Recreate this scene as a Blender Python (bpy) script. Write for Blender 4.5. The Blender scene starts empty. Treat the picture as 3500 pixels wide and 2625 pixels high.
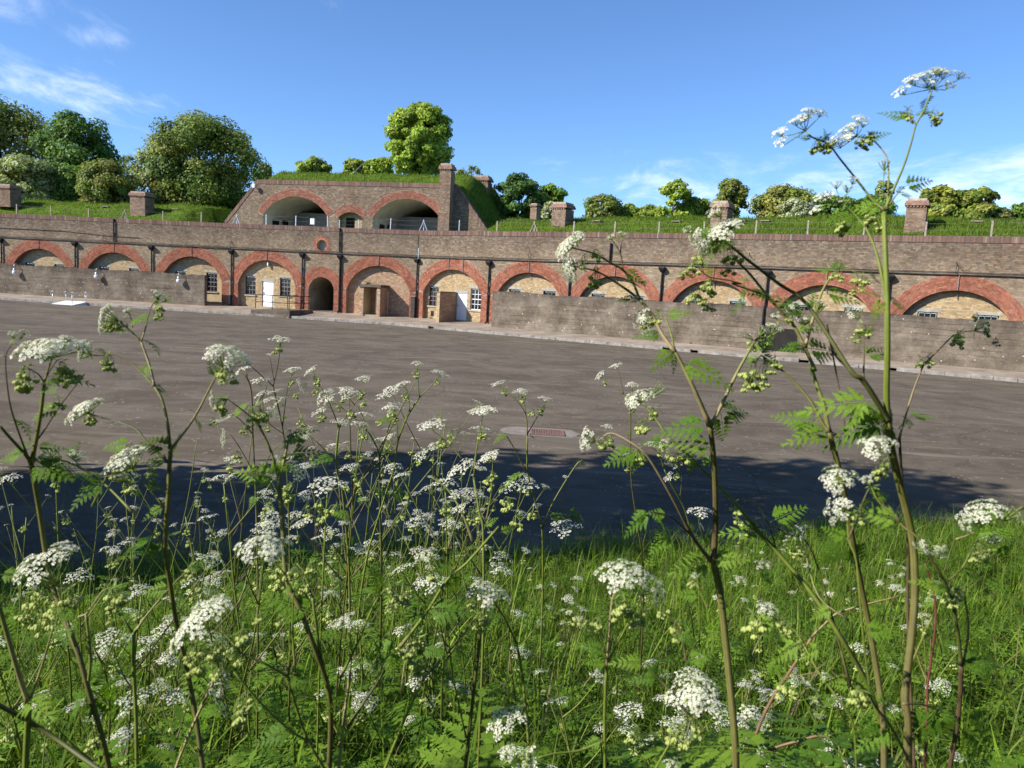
import bpy, math, random
import numpy as np
from mathutils import Vector, Matrix
random.seed(7); RNG = np.random.default_rng(11)
scene = bpy.context.scene
COL = scene.collection

# ------------------------------------------------------------------ camera
EYE_Z = 2.95
ROLL, PITCH, FPX = 0.05468, 0.12294, 2630.0      # photograph is 3500 x 2625
cam_d = bpy.data.cameras.new('camera'); cam = bpy.data.objects.new('camera', cam_d)
COL.objects.link(cam); scene.camera = cam
cam_d.sensor_width = 36.0; cam_d.lens = 36.0 * FPX / 3500.0
cam_d.clip_start = 0.05; cam_d.clip_end = 5000
cam.location = (0, 0, EYE_Z)
_c, _s = math.cos(ROLL), math.sin(ROLL); _cp, _sp = math.cos(PITCH), math.sin(PITCH)
_right = Vector((_c, _s * _sp, _s * _cp)); _up = Vector((-_s, _c * _sp, _c * _cp)); _back = _right.cross(_up)
cam.rotation_mode = 'QUATERNION'
cam.rotation_quaternion = Matrix((_right, _up, _back)).transposed().to_quaternion()
cam_d.dof.use_dof = True; cam_d.dof.focus_distance = 4.0; cam_d.dof.aperture_fstop = 11.0

# ------------------------------------------------------------------ sky, sun, exposure
SUN_AZ, SUN_EL = math.radians(67.0), math.radians(35.0)   # azimuth measured from straight behind the camera towards the left
SUN_DIR = Vector((-math.sin(SUN_AZ) * math.cos(SUN_EL), -math.cos(SUN_AZ) * math.cos(SUN_EL), math.sin(SUN_EL)))
world = bpy.data.worlds.new('World'); scene.world = world; world.use_nodes = True
wn, wl = world.node_tree.nodes, world.node_tree.links
wn.clear()
w_out = wn.new('ShaderNodeOutputWorld'); w_bg = wn.new('ShaderNodeBackground'); w_bg.inputs['Strength'].default_value = 0.125
sky = wn.new('ShaderNodeTexSky'); sky.sky_type = 'NISHITA'; sky.sun_disc = False
sky.sun_elevation = SUN_EL; sky.sun_rotation = math.atan2(SUN_DIR.x, SUN_DIR.y)
sky.altitude = 60; sky.air_density = 0.8; sky.dust_density = 0.1; sky.ozone_density = 8.0
tc = wn.new('ShaderNodeTexCoord')
def wnode(t, **kw):
    n = wn.new(t)
    for k, v in kw.items(): setattr(n, k, v)
    return n
def wmath(op, a, b=None, c=None):
    n = wnode('ShaderNodeMath', operation=op)
    for i, v in enumerate((a, b, c)):
        if v is None: continue
        if isinstance(v, (int, float)): n.inputs[i].default_value = v
        else: wl.new(v, n.inputs[i])
    return n.outputs[0]
def smooth(v, lo, hi):
    n = wnode('ShaderNodeMapRange', interpolation_type='SMOOTHSTEP')
    wl.new(v, n.inputs[0]); n.inputs[1].default_value = lo; n.inputs[2].default_value = hi
    return n.outputs[0]
sep = wnode('ShaderNodeSeparateXYZ'); wl.new(tc.outputs['Generated'], sep.inputs[0])
dx, dy, dz = sep.outputs
# thin high cloud: streaks on a flat layer overhead (direction divided by its height)
hz = wmath('ADD', wmath('MAXIMUM', dz, 0.0), 0.10)
cu = wmath('DIVIDE', dx, hz); cv = wmath('DIVIDE', dy, hz)
cmb = wnode('ShaderNodeCombineXYZ'); wl.new(cu, cmb.inputs[0]); wl.new(wmath('MULTIPLY', cv, 0.55), cmb.inputs[1])
def wnoise(scale, detail, rough, off, dist=0.0):
    mp = wnode('ShaderNodeMapping'); mp.inputs['Location'].default_value = off
    mp.inputs['Rotation'].default_value = (0, 0, 0.35)
    wl.new(cmb.outputs[0], mp.inputs[0])
    n = wnode('ShaderNodeTexNoise'); n.inputs['Scale'].default_value = scale; n.inputs['Detail'].default_value = detail
    n.inputs['Roughness'].default_value = rough; n.inputs['Distortion'].default_value = dist
    wl.new(mp.outputs[0], n.inputs['Vector']); return n.outputs[0]
fine = wnoise(2.6, 10, 0.66, (3.1, 1.7, 0), 0.45)
broad = wnoise(0.40, 3, 0.5, (1.3, 4.2, 0))
az = wmath('ARCTAN2', dx, dy)
el = wmath('ARCSINE', dz)
def patch(px, py, rx, ry, k):
    """soft bank of thin cloud around a direction"""
    x, y = (px - 1750) / FPX, -(py - 1312.5) / FPX; d = (_right * x + _up * y - _back).normalized(); a0, e0 = math.atan2(d.x, d.y), math.asin(d.z)
    u = wmath('DIVIDE', wmath('SUBTRACT', az, a0), rx / FPX); v = wmath('DIVIDE', wmath('SUBTRACT', el, e0), ry / FPX)
    return wmath('MULTIPLY', smooth(wmath('ADD', wmath('MULTIPLY', u, u), wmath('MULTIPLY', v, v)), 1.0, 0.0), k)
cov = wmath('MULTIPLY', wmath('SUBTRACT', broad, 0.58), 0.9)
for q in ((120, 360, 520, 170, 0.27), (230, 60, 280, 80, 0.16), (330, 170, 150, 70, 0.14), (1000, 310, 170, 60, 0.14), (3050, 640, 1200, 170, 0.26), (2200, 630, 260, 40, 0.08), (600, 30, 110, 120, 0.10)): cov = wmath('ADD', cov, patch(*q))
cl = smooth(wmath('ADD', fine, cov), 0.53, 1.02)
cl = wmath('MULTIPLY', wmath('MULTIPLY', cl, smooth(dz, -0.02, 0.05)), 0.85)
cmix = wnode('ShaderNodeMix', data_type='RGBA'); wl.new(cl, cmix.inputs[0]); wl.new(sky.outputs[0], cmix.inputs[6])
cmix.inputs[7].default_value = (6.2, 6.7, 7.6, 1)
wl.new(cmix.outputs[2], w_bg.inputs['Color']); wl.new(w_bg.outputs[0], w_out.inputs['Surface'])

sun_d = bpy.data.lights.new('sun', 'SUN'); sun_d.energy = 5.0; sun_d.angle = math.radians(0.53); sun_d.color = (1.0, 0.95, 0.87)
sun = bpy.data.objects.new('sun', sun_d); COL.objects.link(sun); sun.location = SUN_DIR * 60
sun.rotation_mode = 'QUATERNION'; sun.rotation_quaternion = SUN_DIR.to_track_quat('Z', 'Y')
vs = scene.view_settings; vs.view_transform = 'Standard'; vs.look = 'None'; vs.exposure = 0.75; vs.gamma = 1.0; vs.use_curve_mapping = False
scene.cycles.max_bounces = 6; scene.cycles.diffuse_bounces = 3; scene.cycles.transmission_bounces = 4; scene.cycles.transparent_max_bounces = 6
scene.cycles.caustics_reflective = False; scene.cycles.caustics_refractive = False

# ------------------------------------------------------------------ helpers
def ray(px, py):
    x = (px - 1750) / FPX; y = -(py - 1312.5) / FPX
    return _right * x + _up * y - _back
def at_depth(px, py, depth):
    r = ray(px, py); return Vector((0, 0, EYE_Z)) + r * (depth / r.y)
def on_plane_z(px, py, z):
    r = ray(px, py); return Vector((0, 0, EYE_Z)) + r * ((z - EYE_Z) / r.z)

def link(name, me, parent=None, mats=None):
    o = bpy.data.objects.new(name, me); COL.objects.link(o)
    if parent is not None: o.parent = parent
    if mats is not None and me is not None and len(me.materials) == 0:
        for m in (mats if isinstance(mats, (list, tuple)) else [mats]): me.materials.append(m)
    return o
def tag(o, label=None, cat=None, group=None, kind=None):
    if label: o['label'] = label
    if cat: o['category'] = cat
    if group: o['group'] = group
    if kind: o['kind'] = kind
    return o
def empty(name, loc=(0, 0, 0), parent=None):
    o = bpy.data.objects.new(name, None); COL.objects.link(o); o.location = loc; o.empty_display_size = 0.2
    if parent is not None: o.parent = parent
    return o

class MB:
    """collects vertices / faces (with an optional material index and face colour) into one mesh"""
    def __init__(self): self.v = []; self.f = []; self.m = []; self.c = []
    def add(self, vs, fs, mi=0, col=None):
        b = len(self.v); self.v.extend([tuple(p) for p in vs])
        for f in fs: self.f.append(tuple(b + i for i in f)); self.m.append(mi); self.c.append(col)
    def quad(self, a, b, c, d, mi=0, col=None): self.add((a, b, c, d), ((0, 1, 2, 3),), mi, col)
    def box(self, P, x0, x1, y0, y1, z0, z1, mi=0, col=None):
        """box given in a local frame; P maps (x, y, z) to the world"""
        vs = [P(x, y, z) for z in (z0, z1) for y in (y0, y1) for x in (x0, x1)]
        self.add(vs, ((0, 2, 3, 1), (4, 5, 7, 6), (0, 1, 5, 4), (2, 6, 7, 3), (0, 4, 6, 2), (1, 3, 7, 5)), mi, col)
    def tube(self, pts, rads, n=8, mi=0, col=None, cap=True, ridge=0.0):
        pts = [Vector(p) for p in pts]; rings = []
        if isinstance(rads, (int, float)): rads = [rads] * len(pts)
        ref = None
        for i, p in enumerate(pts):
            t = (pts[min(i + 1, len(pts) - 1)] - pts[max(i - 1, 0)])
            t = t.normalized() if t.length > 1e-9 else Vector((0, 0, 1))
            if ref is None: ref = Vector((1, 0, 0)) if abs(t.x) < 0.8 else Vector((0, 1, 0))
            a = (ref - t * ref.dot(t)).normalized(); b = t.cross(a); ref = a
            rings.append([p + (a * math.cos(2 * math.pi * k / n) + b * math.sin(2 * math.pi * k / n)) * rads[i] * (1 - (ridge if k % 2 else 0)) for k in range(n)])
        vs = [q for r in rings for q in r]; fs = []
        for i in range(len(rings) - 1):
            for k in range(n): fs.append((i * n + k, i * n + (k + 1) % n, (i + 1) * n + (k + 1) % n, (i + 1) * n + k))
        if cap: fs.append(tuple(range(n - 1, -1, -1))); fs.append(tuple((len(rings) - 1) * n + k for k in range(n)))
        self.add(vs, fs, mi, col)
    def mesh(self, name, smooth=False):
        me = bpy.data.meshes.new(name); me.from_pydata(self.v, [], self.f)
        if any(self.m): me.polygons.foreach_set('material_index', self.m)
        if self.c and self.c[0] is not None:
            at = me.attributes.new('Col', 'FLOAT_COLOR', 'FACE')
            at.data.foreach_set('color', np.array([list(c) + [1.0] for c in self.c], np.float32).ravel())
        me.polygons.foreach_set('use_smooth', [bool(smooth)] * len(me.polygons))
        me.update(); return me
    def build(self, name, mats, parent=None, smooth=False):
        me = self.mesh(name, smooth)
        return link(name, me, parent, mats)

def np_mesh(name, V, Fq, col=None, smooth=False):
    """fast mesh from arrays; Fq is (n, 3) or (n, 4); col is one colour per face"""
    me = bpy.data.meshes.new(name); V = np.asarray(V, np.float32); Fq = np.asarray(Fq, np.int32)
    n, k = Fq.shape
    me.vertices.add(len(V)); me.vertices.foreach_set('co', V.ravel())
    me.loops.add(n * k); me.loops.foreach_set('vertex_index', Fq.ravel())
    me.polygons.add(n); me.polygons.foreach_set('loop_start', np.arange(0, n * k, k, dtype=np.int32))
    if col is not None:
        a = me.attributes.new('Col', 'FLOAT_COLOR', 'FACE')
        c4 = np.ones((n, 4), np.float32); c4[:, :3] = col; a.data.foreach_set('color', c4.ravel())
    me.update(calc_edges=True); me.validate()
    me.polygons.foreach_set('use_smooth', [bool(smooth)] * n)
    return me

# ------------------------------------------------------------------ materials
def new_mat(name, rough=0.85, spec=0.3):
    m = bpy.data.materials.new(name); m.use_nodes = True; nt = m.node_tree
    b = nt.nodes['Principled BSDF']; b.inputs['Roughness'].default_value = rough; b.inputs['Specular IOR Level'].default_value = spec
    return m, nt, b
def nnode(nt, t, **kw):
    n = nt.nodes.new(t)
    for k, v in kw.items():
        if hasattr(n, k) and not k[0].isupper(): setattr(n, k, v)
        else: n.inputs[k.replace('_', ' ')].default_value = v
    return n
def noise(nt, scale, detail=5, rough=0.6, vec=None, dist=0.0):
    n = nnode(nt, 'ShaderNodeTexNoise', Scale=scale, Detail=detail, Roughness=rough, Distortion=dist)
    if vec is None:
        g = nt.nodes.get('GEO') or nt.nodes.new('ShaderNodeNewGeometry'); g.name = 'GEO'; vec = g.outputs['Position']
    nt.links.new(vec, n.inputs['Vector']); return n.outputs[0]
def ramp(nt, v, stops):
    r = nt.nodes.new('ShaderNodeValToRGB'); e = r.color_ramp.elements
    e[0].position, e[0].color = stops[0][0], (*stops[0][1], 1); e[1].position, e[1].color = stops[-1][0], (*stops[-1][1], 1)
    for p, c in stops[1:-1]: x = e.new(p); x.color = (*c, 1)
    nt.links.new(v, r.inputs[0]); return r.outputs[0]
def mix(nt, f, a, b, mode='MIX'):
    m = nnode(nt, 'ShaderNodeMix', data_type='RGBA', blend_type=mode)
    for s, v in ((0, f), (6, a), (7, b)):
        if isinstance(v, (int, float)): m.inputs[s].default_value = v
        elif isinstance(v, tuple): m.inputs[s].default_value = (*v, 1)
        else: nt.links.new(v, m.inputs[s])
    return m.outputs[2]
def bump(nt, b, h, strength=0.4, dist=0.02):
    n = nnode(nt, 'ShaderNodeBump', Strength=strength, Distance=dist); nt.links.new(h, n.inputs['Height']); nt.links.new(n.outputs[0], b.inputs['Normal'])
def maprange(nt, v, lo, hi, a=0.0, c=1.0):
    n = nnode(nt, 'ShaderNodeMapRange'); nt.links.new(v, n.inputs[0])
    for i, x in enumerate((lo, hi, a, c)): n.inputs[i + 1].default_value = x
    return n.outputs[0]
def stretch(nt, sx, sy, sz):
    g = nt.nodes.get('GEO') or nt.nodes.new('ShaderNodeNewGeometry'); g.name = 'GEO'
    m = nnode(nt, 'ShaderNodeMapping'); m.inputs['Scale'].default_value = (sx, sy, sz)
    nt.links.new(g.outputs['Position'], m.inputs[0]); return m.outputs[0]
def simple(name, col, rough=0.7, var=0.25, scale=6.0, metal=0.0, spec=0.3):
    m, nt, b = new_mat(name, rough, spec); b.inputs['Metallic'].default_value = metal
    c = ramp(nt, noise(nt, scale), [(0.3, tuple(x * (1 - var) for x in col)), (0.7, tuple(min(1, x * (1 + var)) for x in col))])
    nt.links.new(c, b.inputs['Base Color']); return m
M = {}
# brick: the face colour carried by each brick, grime and lime streaks over it
def brick_mat(name, grime=0.6, streak=0.35):
    m, nt, b = new_mat(name, 0.97, 0.04)
    a = nnode(nt, 'ShaderNodeAttribute', attribute_name='Col')
    g = ramp(nt, noise(nt, 0.55, 6, 0.62), [(0.36, (0, 0, 0)), (0.68, (1, 1, 1))])
    c = mix(nt, g, a.outputs['Color'], (0.52, 0.47, 0.43), 'MULTIPLY')
    c = mix(nt, grime, a.outputs['Color'], c)
    s = ramp(nt, noise(nt, 1.0, 6, 0.65, stretch(nt, 2.2, 2.2, 0.35)), [(0.60, (0, 0, 0)), (0.78, (1, 1, 1))])
    sf = mix(nt, 1.0, s, (streak,) * 3, 'MULTIPLY')
    c = mix(nt, sf, c, (0.42, 0.37, 0.32))
    n2 = noise(nt, 22, 4, 0.7); c = mix(nt, 0.5, c, mix(nt, 1.0, c, ramp(nt, n2, [(0.25, (0.55,) * 3), (0.8, (1.45,) * 3)]), 'MULTIPLY'))
    nt.links.new(c, b.inputs['Base Color']); bump(nt, b, n2, 0.5, 0.012); return m
M['brick'] = brick_mat('stock_brick'); M['red_brick'] = brick_mat('red_brick', 0.35, 0.16); M['yellow_brick'] = brick_mat('yellow_brick', 0.30, 0.15)
def mortar_mat(name, c0, c1):
    m, nt, b = new_mat(name, 0.95, 0.1)
    nt.links.new(ramp(nt, noise(nt, 1.2, 6, 0.65), [(0.3, c0), (0.7, c1)]), b.inputs['Base Color']); bump(nt, b, noise(nt, 40), 0.4, 0.01); return m
M['mortar'] = mortar_mat('wall_mortar', (0.19, 0.15, 0.115), (0.38, 0.31, 0.235))
M['red_mortar'] = mortar_mat('arch_mortar', (0.20, 0.11, 0.085), (0.40, 0.24, 0.18))
M['yellow_mortar'] = mortar_mat('niche_mortar', (0.36, 0.27, 0.16), (0.48, 0.375, 0.235))
# rough shuttered concrete with pale shells in it
m, nt, b = new_mat('shuttered_concrete', 0.98, 0.03)
c = ramp(nt, noise(nt, 0.9, 7, 0.68), [(0.28, (0.095, 0.077, 0.059)), (0.5, (0.185, 0.152, 0.118)), (0.75, (0.30, 0.25, 0.195))])
c = mix(nt, ramp(nt, noise(nt, 1.0, 5, 0.7, stretch(nt, 0.25, 0.25, 3.4)), [(0.40, (0.5,) * 3), (0.62, (0, 0, 0))]), c, (0.6, 0.56, 0.52), 'MULTIPLY')
vo = nnode(nt, 'ShaderNodeTexVoronoi', Scale=2.6); g = nt.nodes['GEO']; nt.links.new(g.outputs['Position'], vo.inputs['Vector'])
c = mix(nt, ramp(nt, vo.outputs['Distance'], [(0.03, (1, 1, 1)), (0.13, (0, 0, 0))]), c, (0.58, 0.55, 0.5))
vo2 = nnode(nt, 'ShaderNodeTexVoronoi', Scale=6.5); nt.links.new(g.outputs['Position'], vo2.inputs['Vector'])
c = mix(nt, ramp(nt, vo2.outputs['Distance'], [(0.06, (0.75,) * 3), (0.13, (0, 0, 0))]), c, (0.40, 0.37, 0.33))
sz = nnode(nt, 'ShaderNodeSeparateXYZ'); nt.links.new(g.outputs['Position'], sz.inputs[0])
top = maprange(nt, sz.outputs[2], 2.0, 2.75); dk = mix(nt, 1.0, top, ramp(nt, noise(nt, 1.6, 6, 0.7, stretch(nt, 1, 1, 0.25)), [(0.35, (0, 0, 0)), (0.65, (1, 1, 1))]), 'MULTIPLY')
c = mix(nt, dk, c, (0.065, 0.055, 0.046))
wv = nnode(nt, 'ShaderNodeTexWave', Scale=1.05, Distortion=1.6, Detail=4.0); wv.bands_direction = 'Z'; wv.inputs['Detail Scale'].default_value = 2.2; nt.links.new(g.outputs['Position'], wv.inputs['Vector'])
c = mix(nt, mix(nt, 1.0, ramp(nt, wv.outputs['Fac'], [(0.0, (0.75,) * 3), (0.10, (0, 0, 0))]), ramp(nt, noise(nt, 0.8, 4, 0.6), [(0.4, (0, 0, 0)), (0.6, (1, 1, 1))]), 'MULTIPLY'), c, (0.5, 0.46, 0.42), 'MULTIPLY')
c = mix(nt, 0.7, c, mix(nt, 1.0, c, ramp(nt, noise(nt, 5, 6, 0.8), [(0.25, (0.5,) * 3), (0.8, (1.45,) * 3)]), 'MULTIPLY'))
nt.links.new(c, b.inputs['Base Color'])
bump(nt, b, mix(nt, 0.5, noise(nt, 9, 8, 0.75), noise(nt, 1.0, 5, 0.7, stretch(nt, 0.25, 0.25, 5))), 0.9, 0.05); M['concrete'] = m
# asphalt: worn, patched, streaked along the yard, with pale flecks
m, nt, b = new_mat('worn_asphalt', 0.95, 0.02)
g = nt.nodes.new('ShaderNodeNewGeometry'); g.name = 'GEO'
rot = nnode(nt, 'ShaderNodeMapping'); rot.inputs['Rotation'].default_value = (0, 0, 0.42); rot.inputs['Scale'].default_value = (0.10, 0.75, 1); nt.links.new(g.outputs['Position'], rot.inputs[0])
c = ramp(nt, noise(nt, 0.22, 6, 0.6), [(0.3, (0.110, 0.093, 0.072)), (0.7, (0.152, 0.128, 0.099))])
c = mix(nt, ramp(nt, noise(nt, 0.55, 7, 0.7, None, 0.8), [(0.42, (0.75,) * 3), (0.56, (0, 0, 0))]), c, (0.66, 0.64, 0.63), 'MULTIPLY')
c = mix(nt, ramp(nt, noise(nt, 1.0, 8, 0.72, rot.outputs[0], 0.7), [(0.51, (0, 0, 0)), (0.67, (0.36,) * 3)]), c, (0.19, 0.15, 0.11))
c = mix(nt, ramp(nt, noise(nt, 2.6, 8, 0.74, rot.outputs[0], 0.4), [(0.55, (0, 0, 0)), (0.66, (0.55,) * 3)]), c, (0.24, 0.20, 0.155))
ck = nnode(nt, 'ShaderNodeTexVoronoi', Scale=0.19); ck.feature = 'DISTANCE_TO_EDGE'
cw = nnode(nt, 'ShaderNodeVectorMath', operation='ADD'); cn = nnode(nt, 'ShaderNodeTexNoise', Scale=0.5, Detail=8.0); nt.links.new(g.outputs['Position'], cn.inputs['Vector']); nt.links.new(g.outputs['Position'], cw.inputs[0]); nt.links.new(cn.outputs['Color'], cw.inputs[1]); nt.links.new(cw.outputs[0], ck.inputs['Vector'])
c = mix(nt, ramp(nt, ck.outputs['Distance'], [(0.002, (0.30,) * 3), (0.008, (0, 0, 0))]), c, (0.05, 0.04, 0.034))
vo = nnode(nt, 'ShaderNodeTexVoronoi', Scale=7.5); nt.links.new(g.outputs['Position'], vo.inputs['Vector'])
fl = ramp(nt, vo.outputs['Distance'], [(0.10, (0.9,) * 3), (0.24, (0, 0, 0))])
fl = mix(nt, 1.0, fl, ramp(nt, noise(nt, 1.4, 3, 0.6), [(0.46, (0, 0, 0)), (0.62, (1, 1, 1))]), 'MULTIPLY')
c = mix(nt, fl, c, (0.34, 0.31, 0.27))
c = mix(nt, 0.55, c, mix(nt, 1.0, c, ramp(nt, noise(nt, 60, 3, 0.8), [(0.2, (0.5,) * 3), (0.8, (1.5,) * 3)]), 'MULTIPLY'))
nt.links.new(c, b.inputs['Base Color']); bump(nt, b, noise(nt, 70, 3, 0.8), 0.6, 0.01); M['asphalt'] = m
# pavement, kerb, stone
m, nt, b = new_mat('pavement_concrete', 0.95, 0.05)
c = ramp(nt, noise(nt, 0.7, 7, 0.68), [(0.28, (0.17, 0.135, 0.105)), (0.55, (0.30, 0.245, 0.19)), (0.8, (0.42, 0.36, 0.28))])
c = mix(nt, 0.6, c, mix(nt, 1.0, c, ramp(nt, noise(nt, 14, 4, 0.7), [(0.25, (0.6,) * 3), (0.8, (1.35,) * 3)]), 'MULTIPLY'))
nt.links.new(c, b.inputs['Base Color']); bump(nt, b, noise(nt, 18), 0.4, 0.02); M['pavement'] = m
M['kerb'] = simple('granite_kerb', (0.26, 0.24, 0.215), 0.95, 0.4, 3.0, 0.0, 0.05)
M['lintel'] = simple('pale_stone_lintel', (0.34, 0.31, 0.25), 0.9, 0.25, 4.0)
M['shaded_wash'] = simple('shaded_limewash', (0.30, 0.32, 0.33), 0.95, 0.12, 1.0)  # whitewash of the partition, with the vault's shade put into its colour
M['white_paint'] = simple('white_paint', (0.80, 0.80, 0.80), 0.5, 0.03, 2.0)
M['white_wash'] = simple('old_whitewash', (0.62, 0.61, 0.53), 0.95, 0.2, 0.8)
M['dark_paint'] = simple('dark_frame_paint', (0.035, 0.018, 0.016), 0.5, 0.3, 8.0)
M['black_iron'] = simple('black_iron', (0.012, 0.012, 0.013), 0.55, 0.3, 10.0)
M['cable'] = simple('grey_brown_cable', (0.05, 0.043, 0.038), 0.7, 0.3, 5.0)
M['conduit'] = simple('grey_conduit', (0.22, 0.20, 0.19), 0.6, 0.3, 5.0)
M['steel'] = simple('galvanised_steel', (0.55, 0.56, 0.58), 0.4, 0.15, 10.0, 0.6)
M['post'] = simple('weathered_post', (0.30, 0.26, 0.21), 0.9, 0.3, 5.0)
M['dark_void'] = simple('dark_interior', (0.02, 0.018, 0.016), 0.95, 0.3, 2.0)  # near-black colour stands in for the shade inside openings
M['passage'] = simple('passage_render', (0.26, 0.23, 0.17), 0.95, 0.35, 0.9)
M['blue_white'] = simple('white_ramp_sheet', (0.75, 0.75, 0.74), 0.5, 0.05, 3.0)
m, nt, b = new_mat('window_glass', 0.08, 0.5); b.inputs['Base Color'].default_value = (0.012, 0.014, 0.018, 1); M['glass'] = m
m, nt, b = new_mat('milky_glass', 0.25, 0.5); b.inputs['Base Color'].default_value = (0.75, 0.76, 0.76, 1); M['lamp_glass'] = m
# ------------------------------------------------------------------ plan of the fort: three straight fronts
class Front:
    def __init__(self, B, ang):
        self.B = Vector((B[0], B[1], 0)); self.u = Vector((math.cos(ang), -math.sin(ang), 0)); self.n = Vector((-math.sin(ang), -math.cos(ang), 0)); self.ang = ang
    def P(self, s, d, z): return self.B + self.u * s + self.n * d + Vector((0, 0, z))
    def hit(self, px, py, d=0.0):
        """(s, z) of the point of the plane d metres before this front that is seen at a pixel of the photograph"""
        r = ray(px, py); o = Vector((0, 0, EYE_Z)); B = self.B + self.n * d
        t = (B - o).dot(self.n) / r.dot(self.n); p = o + r * t
        return (p - B).dot(self.u), p.z
    def mat(self, s, d, z):
        m = Matrix.Identity(4); m.col[0][:3] = self.u; m.col[1][:3] = -self.n; m.col[2][:3] = (0, 0, 1); m.col[3][:3] = self.P(s, d, z); return m
FR = [Front((-22.696, 61.462), math.radians(9.1665)), Front((-22.696, 61.462), math.radians(13.584)), Front((-7.501, 57.791), math.radians(30.713))]
Z0, ZTOP, ZCAB = 0.45, 6.85, 4.90
def crop(x0, y0, sc): return lambda x, y: (x0 + x / sc, y0 + y / sc)
c1 = crop(760, 820, 5.0273); c2 = crop(1150, 820, 5.0273); c3 = crop(1400, 820, 5.3525)

def pick(pal, n, w=None):
    pal = np.array(pal); i = RNG.choice(len(pal), n, p=w); c = pal[i] * RNG.uniform(0.86, 1.14, (n, 1)); return c
PAL_STOCK = [(0.185, 0.142, 0.106), (0.23, 0.18, 0.134), (0.28, 0.218, 0.153), (0.23, 0.192, 0.153), (0.22, 0.155, 0.115), (0.31, 0.245, 0.17)]
PAL_RED = [(0.33, 0.13, 0.08), (0.29, 0.112, 0.072), (0.38, 0.165, 0.10), (0.25, 0.10, 0.068), (0.32, 0.15, 0.105)]
PAL_YEL = [(0.47, 0.35, 0.20), (0.43, 0.32, 0.18), (0.51, 0.395, 0.24), (0.37, 0.27, 0.155), (0.45, 0.33, 0.195)]
PAL_PINK = [(0.46, 0.32, 0.20), (0.40, 0.25, 0.16), (0.50, 0.37, 0.25), (0.38, 0.29, 0.20), (0.42, 0.22, 0.14)]
PAL_COPE = [(0.165, 0.105, 0.085), (0.20, 0.125, 0.10), (0.14, 0.10, 0.085), (0.23, 0.15, 0.115)]

QB = np.array([(0, 1, 3, 2), (0, 2, 6, 4), (1, 5, 7, 3), (2, 3, 7, 6), (0, 4, 5, 1)])   # open at the back
def wall_bricks(s0, s1, z0, z1, keep, row=0.085, st=0.235, hd=0.122, joint=0.011):
    """bricks of a wall in Flemish bond as (s_min, s_max, z_min, z_max); keep(s, z) -> bool array on brick centres"""
    out = []
    nrow = int(round((z1 - z0) / row))
    for r in range(nrow):
        z = z0 + r * row; s = s0 - RNG.uniform(0, 0.357)
        n = int((s1 - s0) / (st + hd)) + 3
        w = np.empty(2 * n); w[0::2] = st; w[1::2] = hd
        a = s + np.concatenate(([0], np.cumsum(w)[:-1])); b = a + w - joint * 0.75
        a = np.maximum(a, s0); b = np.minimum(b, s1); ok = b - a > 0.03
        a, b = a[ok], b[ok]; zz = np.full(len(a), z)
        out.append(np.stack([a, b, zz + joint, zz + row], 1))
    B = np.concatenate(out); c = (B[:, 0] + B[:, 1]) / 2, (B[:, 2] + B[:, 3]) / 2
    return B[keep(c[0], c[1])]
def bricks_mesh(name, fr, Bk, d, col, thick=0.02):
    n = len(Bk); dd = d + RNG.uniform(-0.003, 0.004, n)
    V = np.empty((n, 8, 3)); u = np.array(fr.u); nn = np.array(fr.n); B = np.array(fr.B)
    j = 0
    for y in (0, 1):
        for z in (0, 1):
            for x in (0, 1):
                s = Bk[:, x]; zz = Bk[:, 2 + z]; off = dd - y * thick
                V[:, j, :] = B + s[:, None] * u + off[:, None] * nn; V[:, j, 2] = zz; j += 1
    F = (np.arange(n)[:, None, None] * 8 + QB[None]).reshape(-1, 4)
    return np_mesh(name, V.reshape(-1, 3), F, np.repeat(col, 5, 0))
def single_bricks(fr, Bk, d, col, mat, parent, thick=0.02):
    """the same bricks as objects of their own; a few shared meshes by length and colour"""
    cache = {}
    for (a, b, z0, z1), c in zip(Bk, col):
        key = (round((b - a) / 0.03), int(np.argmin(((np.array(PAL_STOCK + PAL_RED + PAL_YEL) - c) ** 2).sum(1))))
        if key not in cache:
            mb = MB(); w, h = (b - a) / 2, (z1 - z0) / 2
            mb.box(lambda x, y, z: (x, y, z), -w, w, 0, thick, -h, h, 0, tuple(c)); me = mb.mesh('brick'); me.materials.append(mat); cache[key] = me
        o = link('brick', cache[key], parent); o.matrix_world = fr.mat((a + b) / 2, d, (z0 + z1) / 2)

barracks = empty('casemate_barracks', FR[1].P(7, -1, Z0))
tag(barracks, 'long brown brick barracks front with red brick arches, black drainpipes and a brick parapet', 'building')
def bpart(o): o.parent = barracks; o.matrix_parent_inverse = barracks.matrix_basis.inverted(); return o

# bays: front, s0, s1, half width, rise, z of inner crown, kind
RING = 0.80
BAYS = []
for i in range(4): BAYS.append(dict(k=0, s0=-6.87 * (i + 1), s1=-6.87 * i, hw=2.62, rise=1.85, crown=4.12, L=0.45, kind='windows'))
BAYS.append(dict(k=1, s0=0.0, s1=6.25, hw=2.52, rise=1.87, crown=4.12, L=0.36, kind='door'))
BAYS.append(dict(k=1, s0=6.25, s1=9.42, hw=1.06, rise=0.95, crown=3.05, L=9.0, kind='passage'))
BAYS.append(dict(k=1, s0=9.42, s1=15.63, hw=2.58, rise=1.87, crown=4.12, L=0.36, kind='porch'))
for i in range(7): BAYS.append(dict(k=2, s0=0.05 + 6.35 * i, s1=0.05 + 6.35 * (i + 1), hw=2.58, rise=1.75, crown=4.10, L=0.34, kind='wing_wall' if i == 0 else 'windows'))
BAYS[0]['s1'] = 0.0
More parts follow.
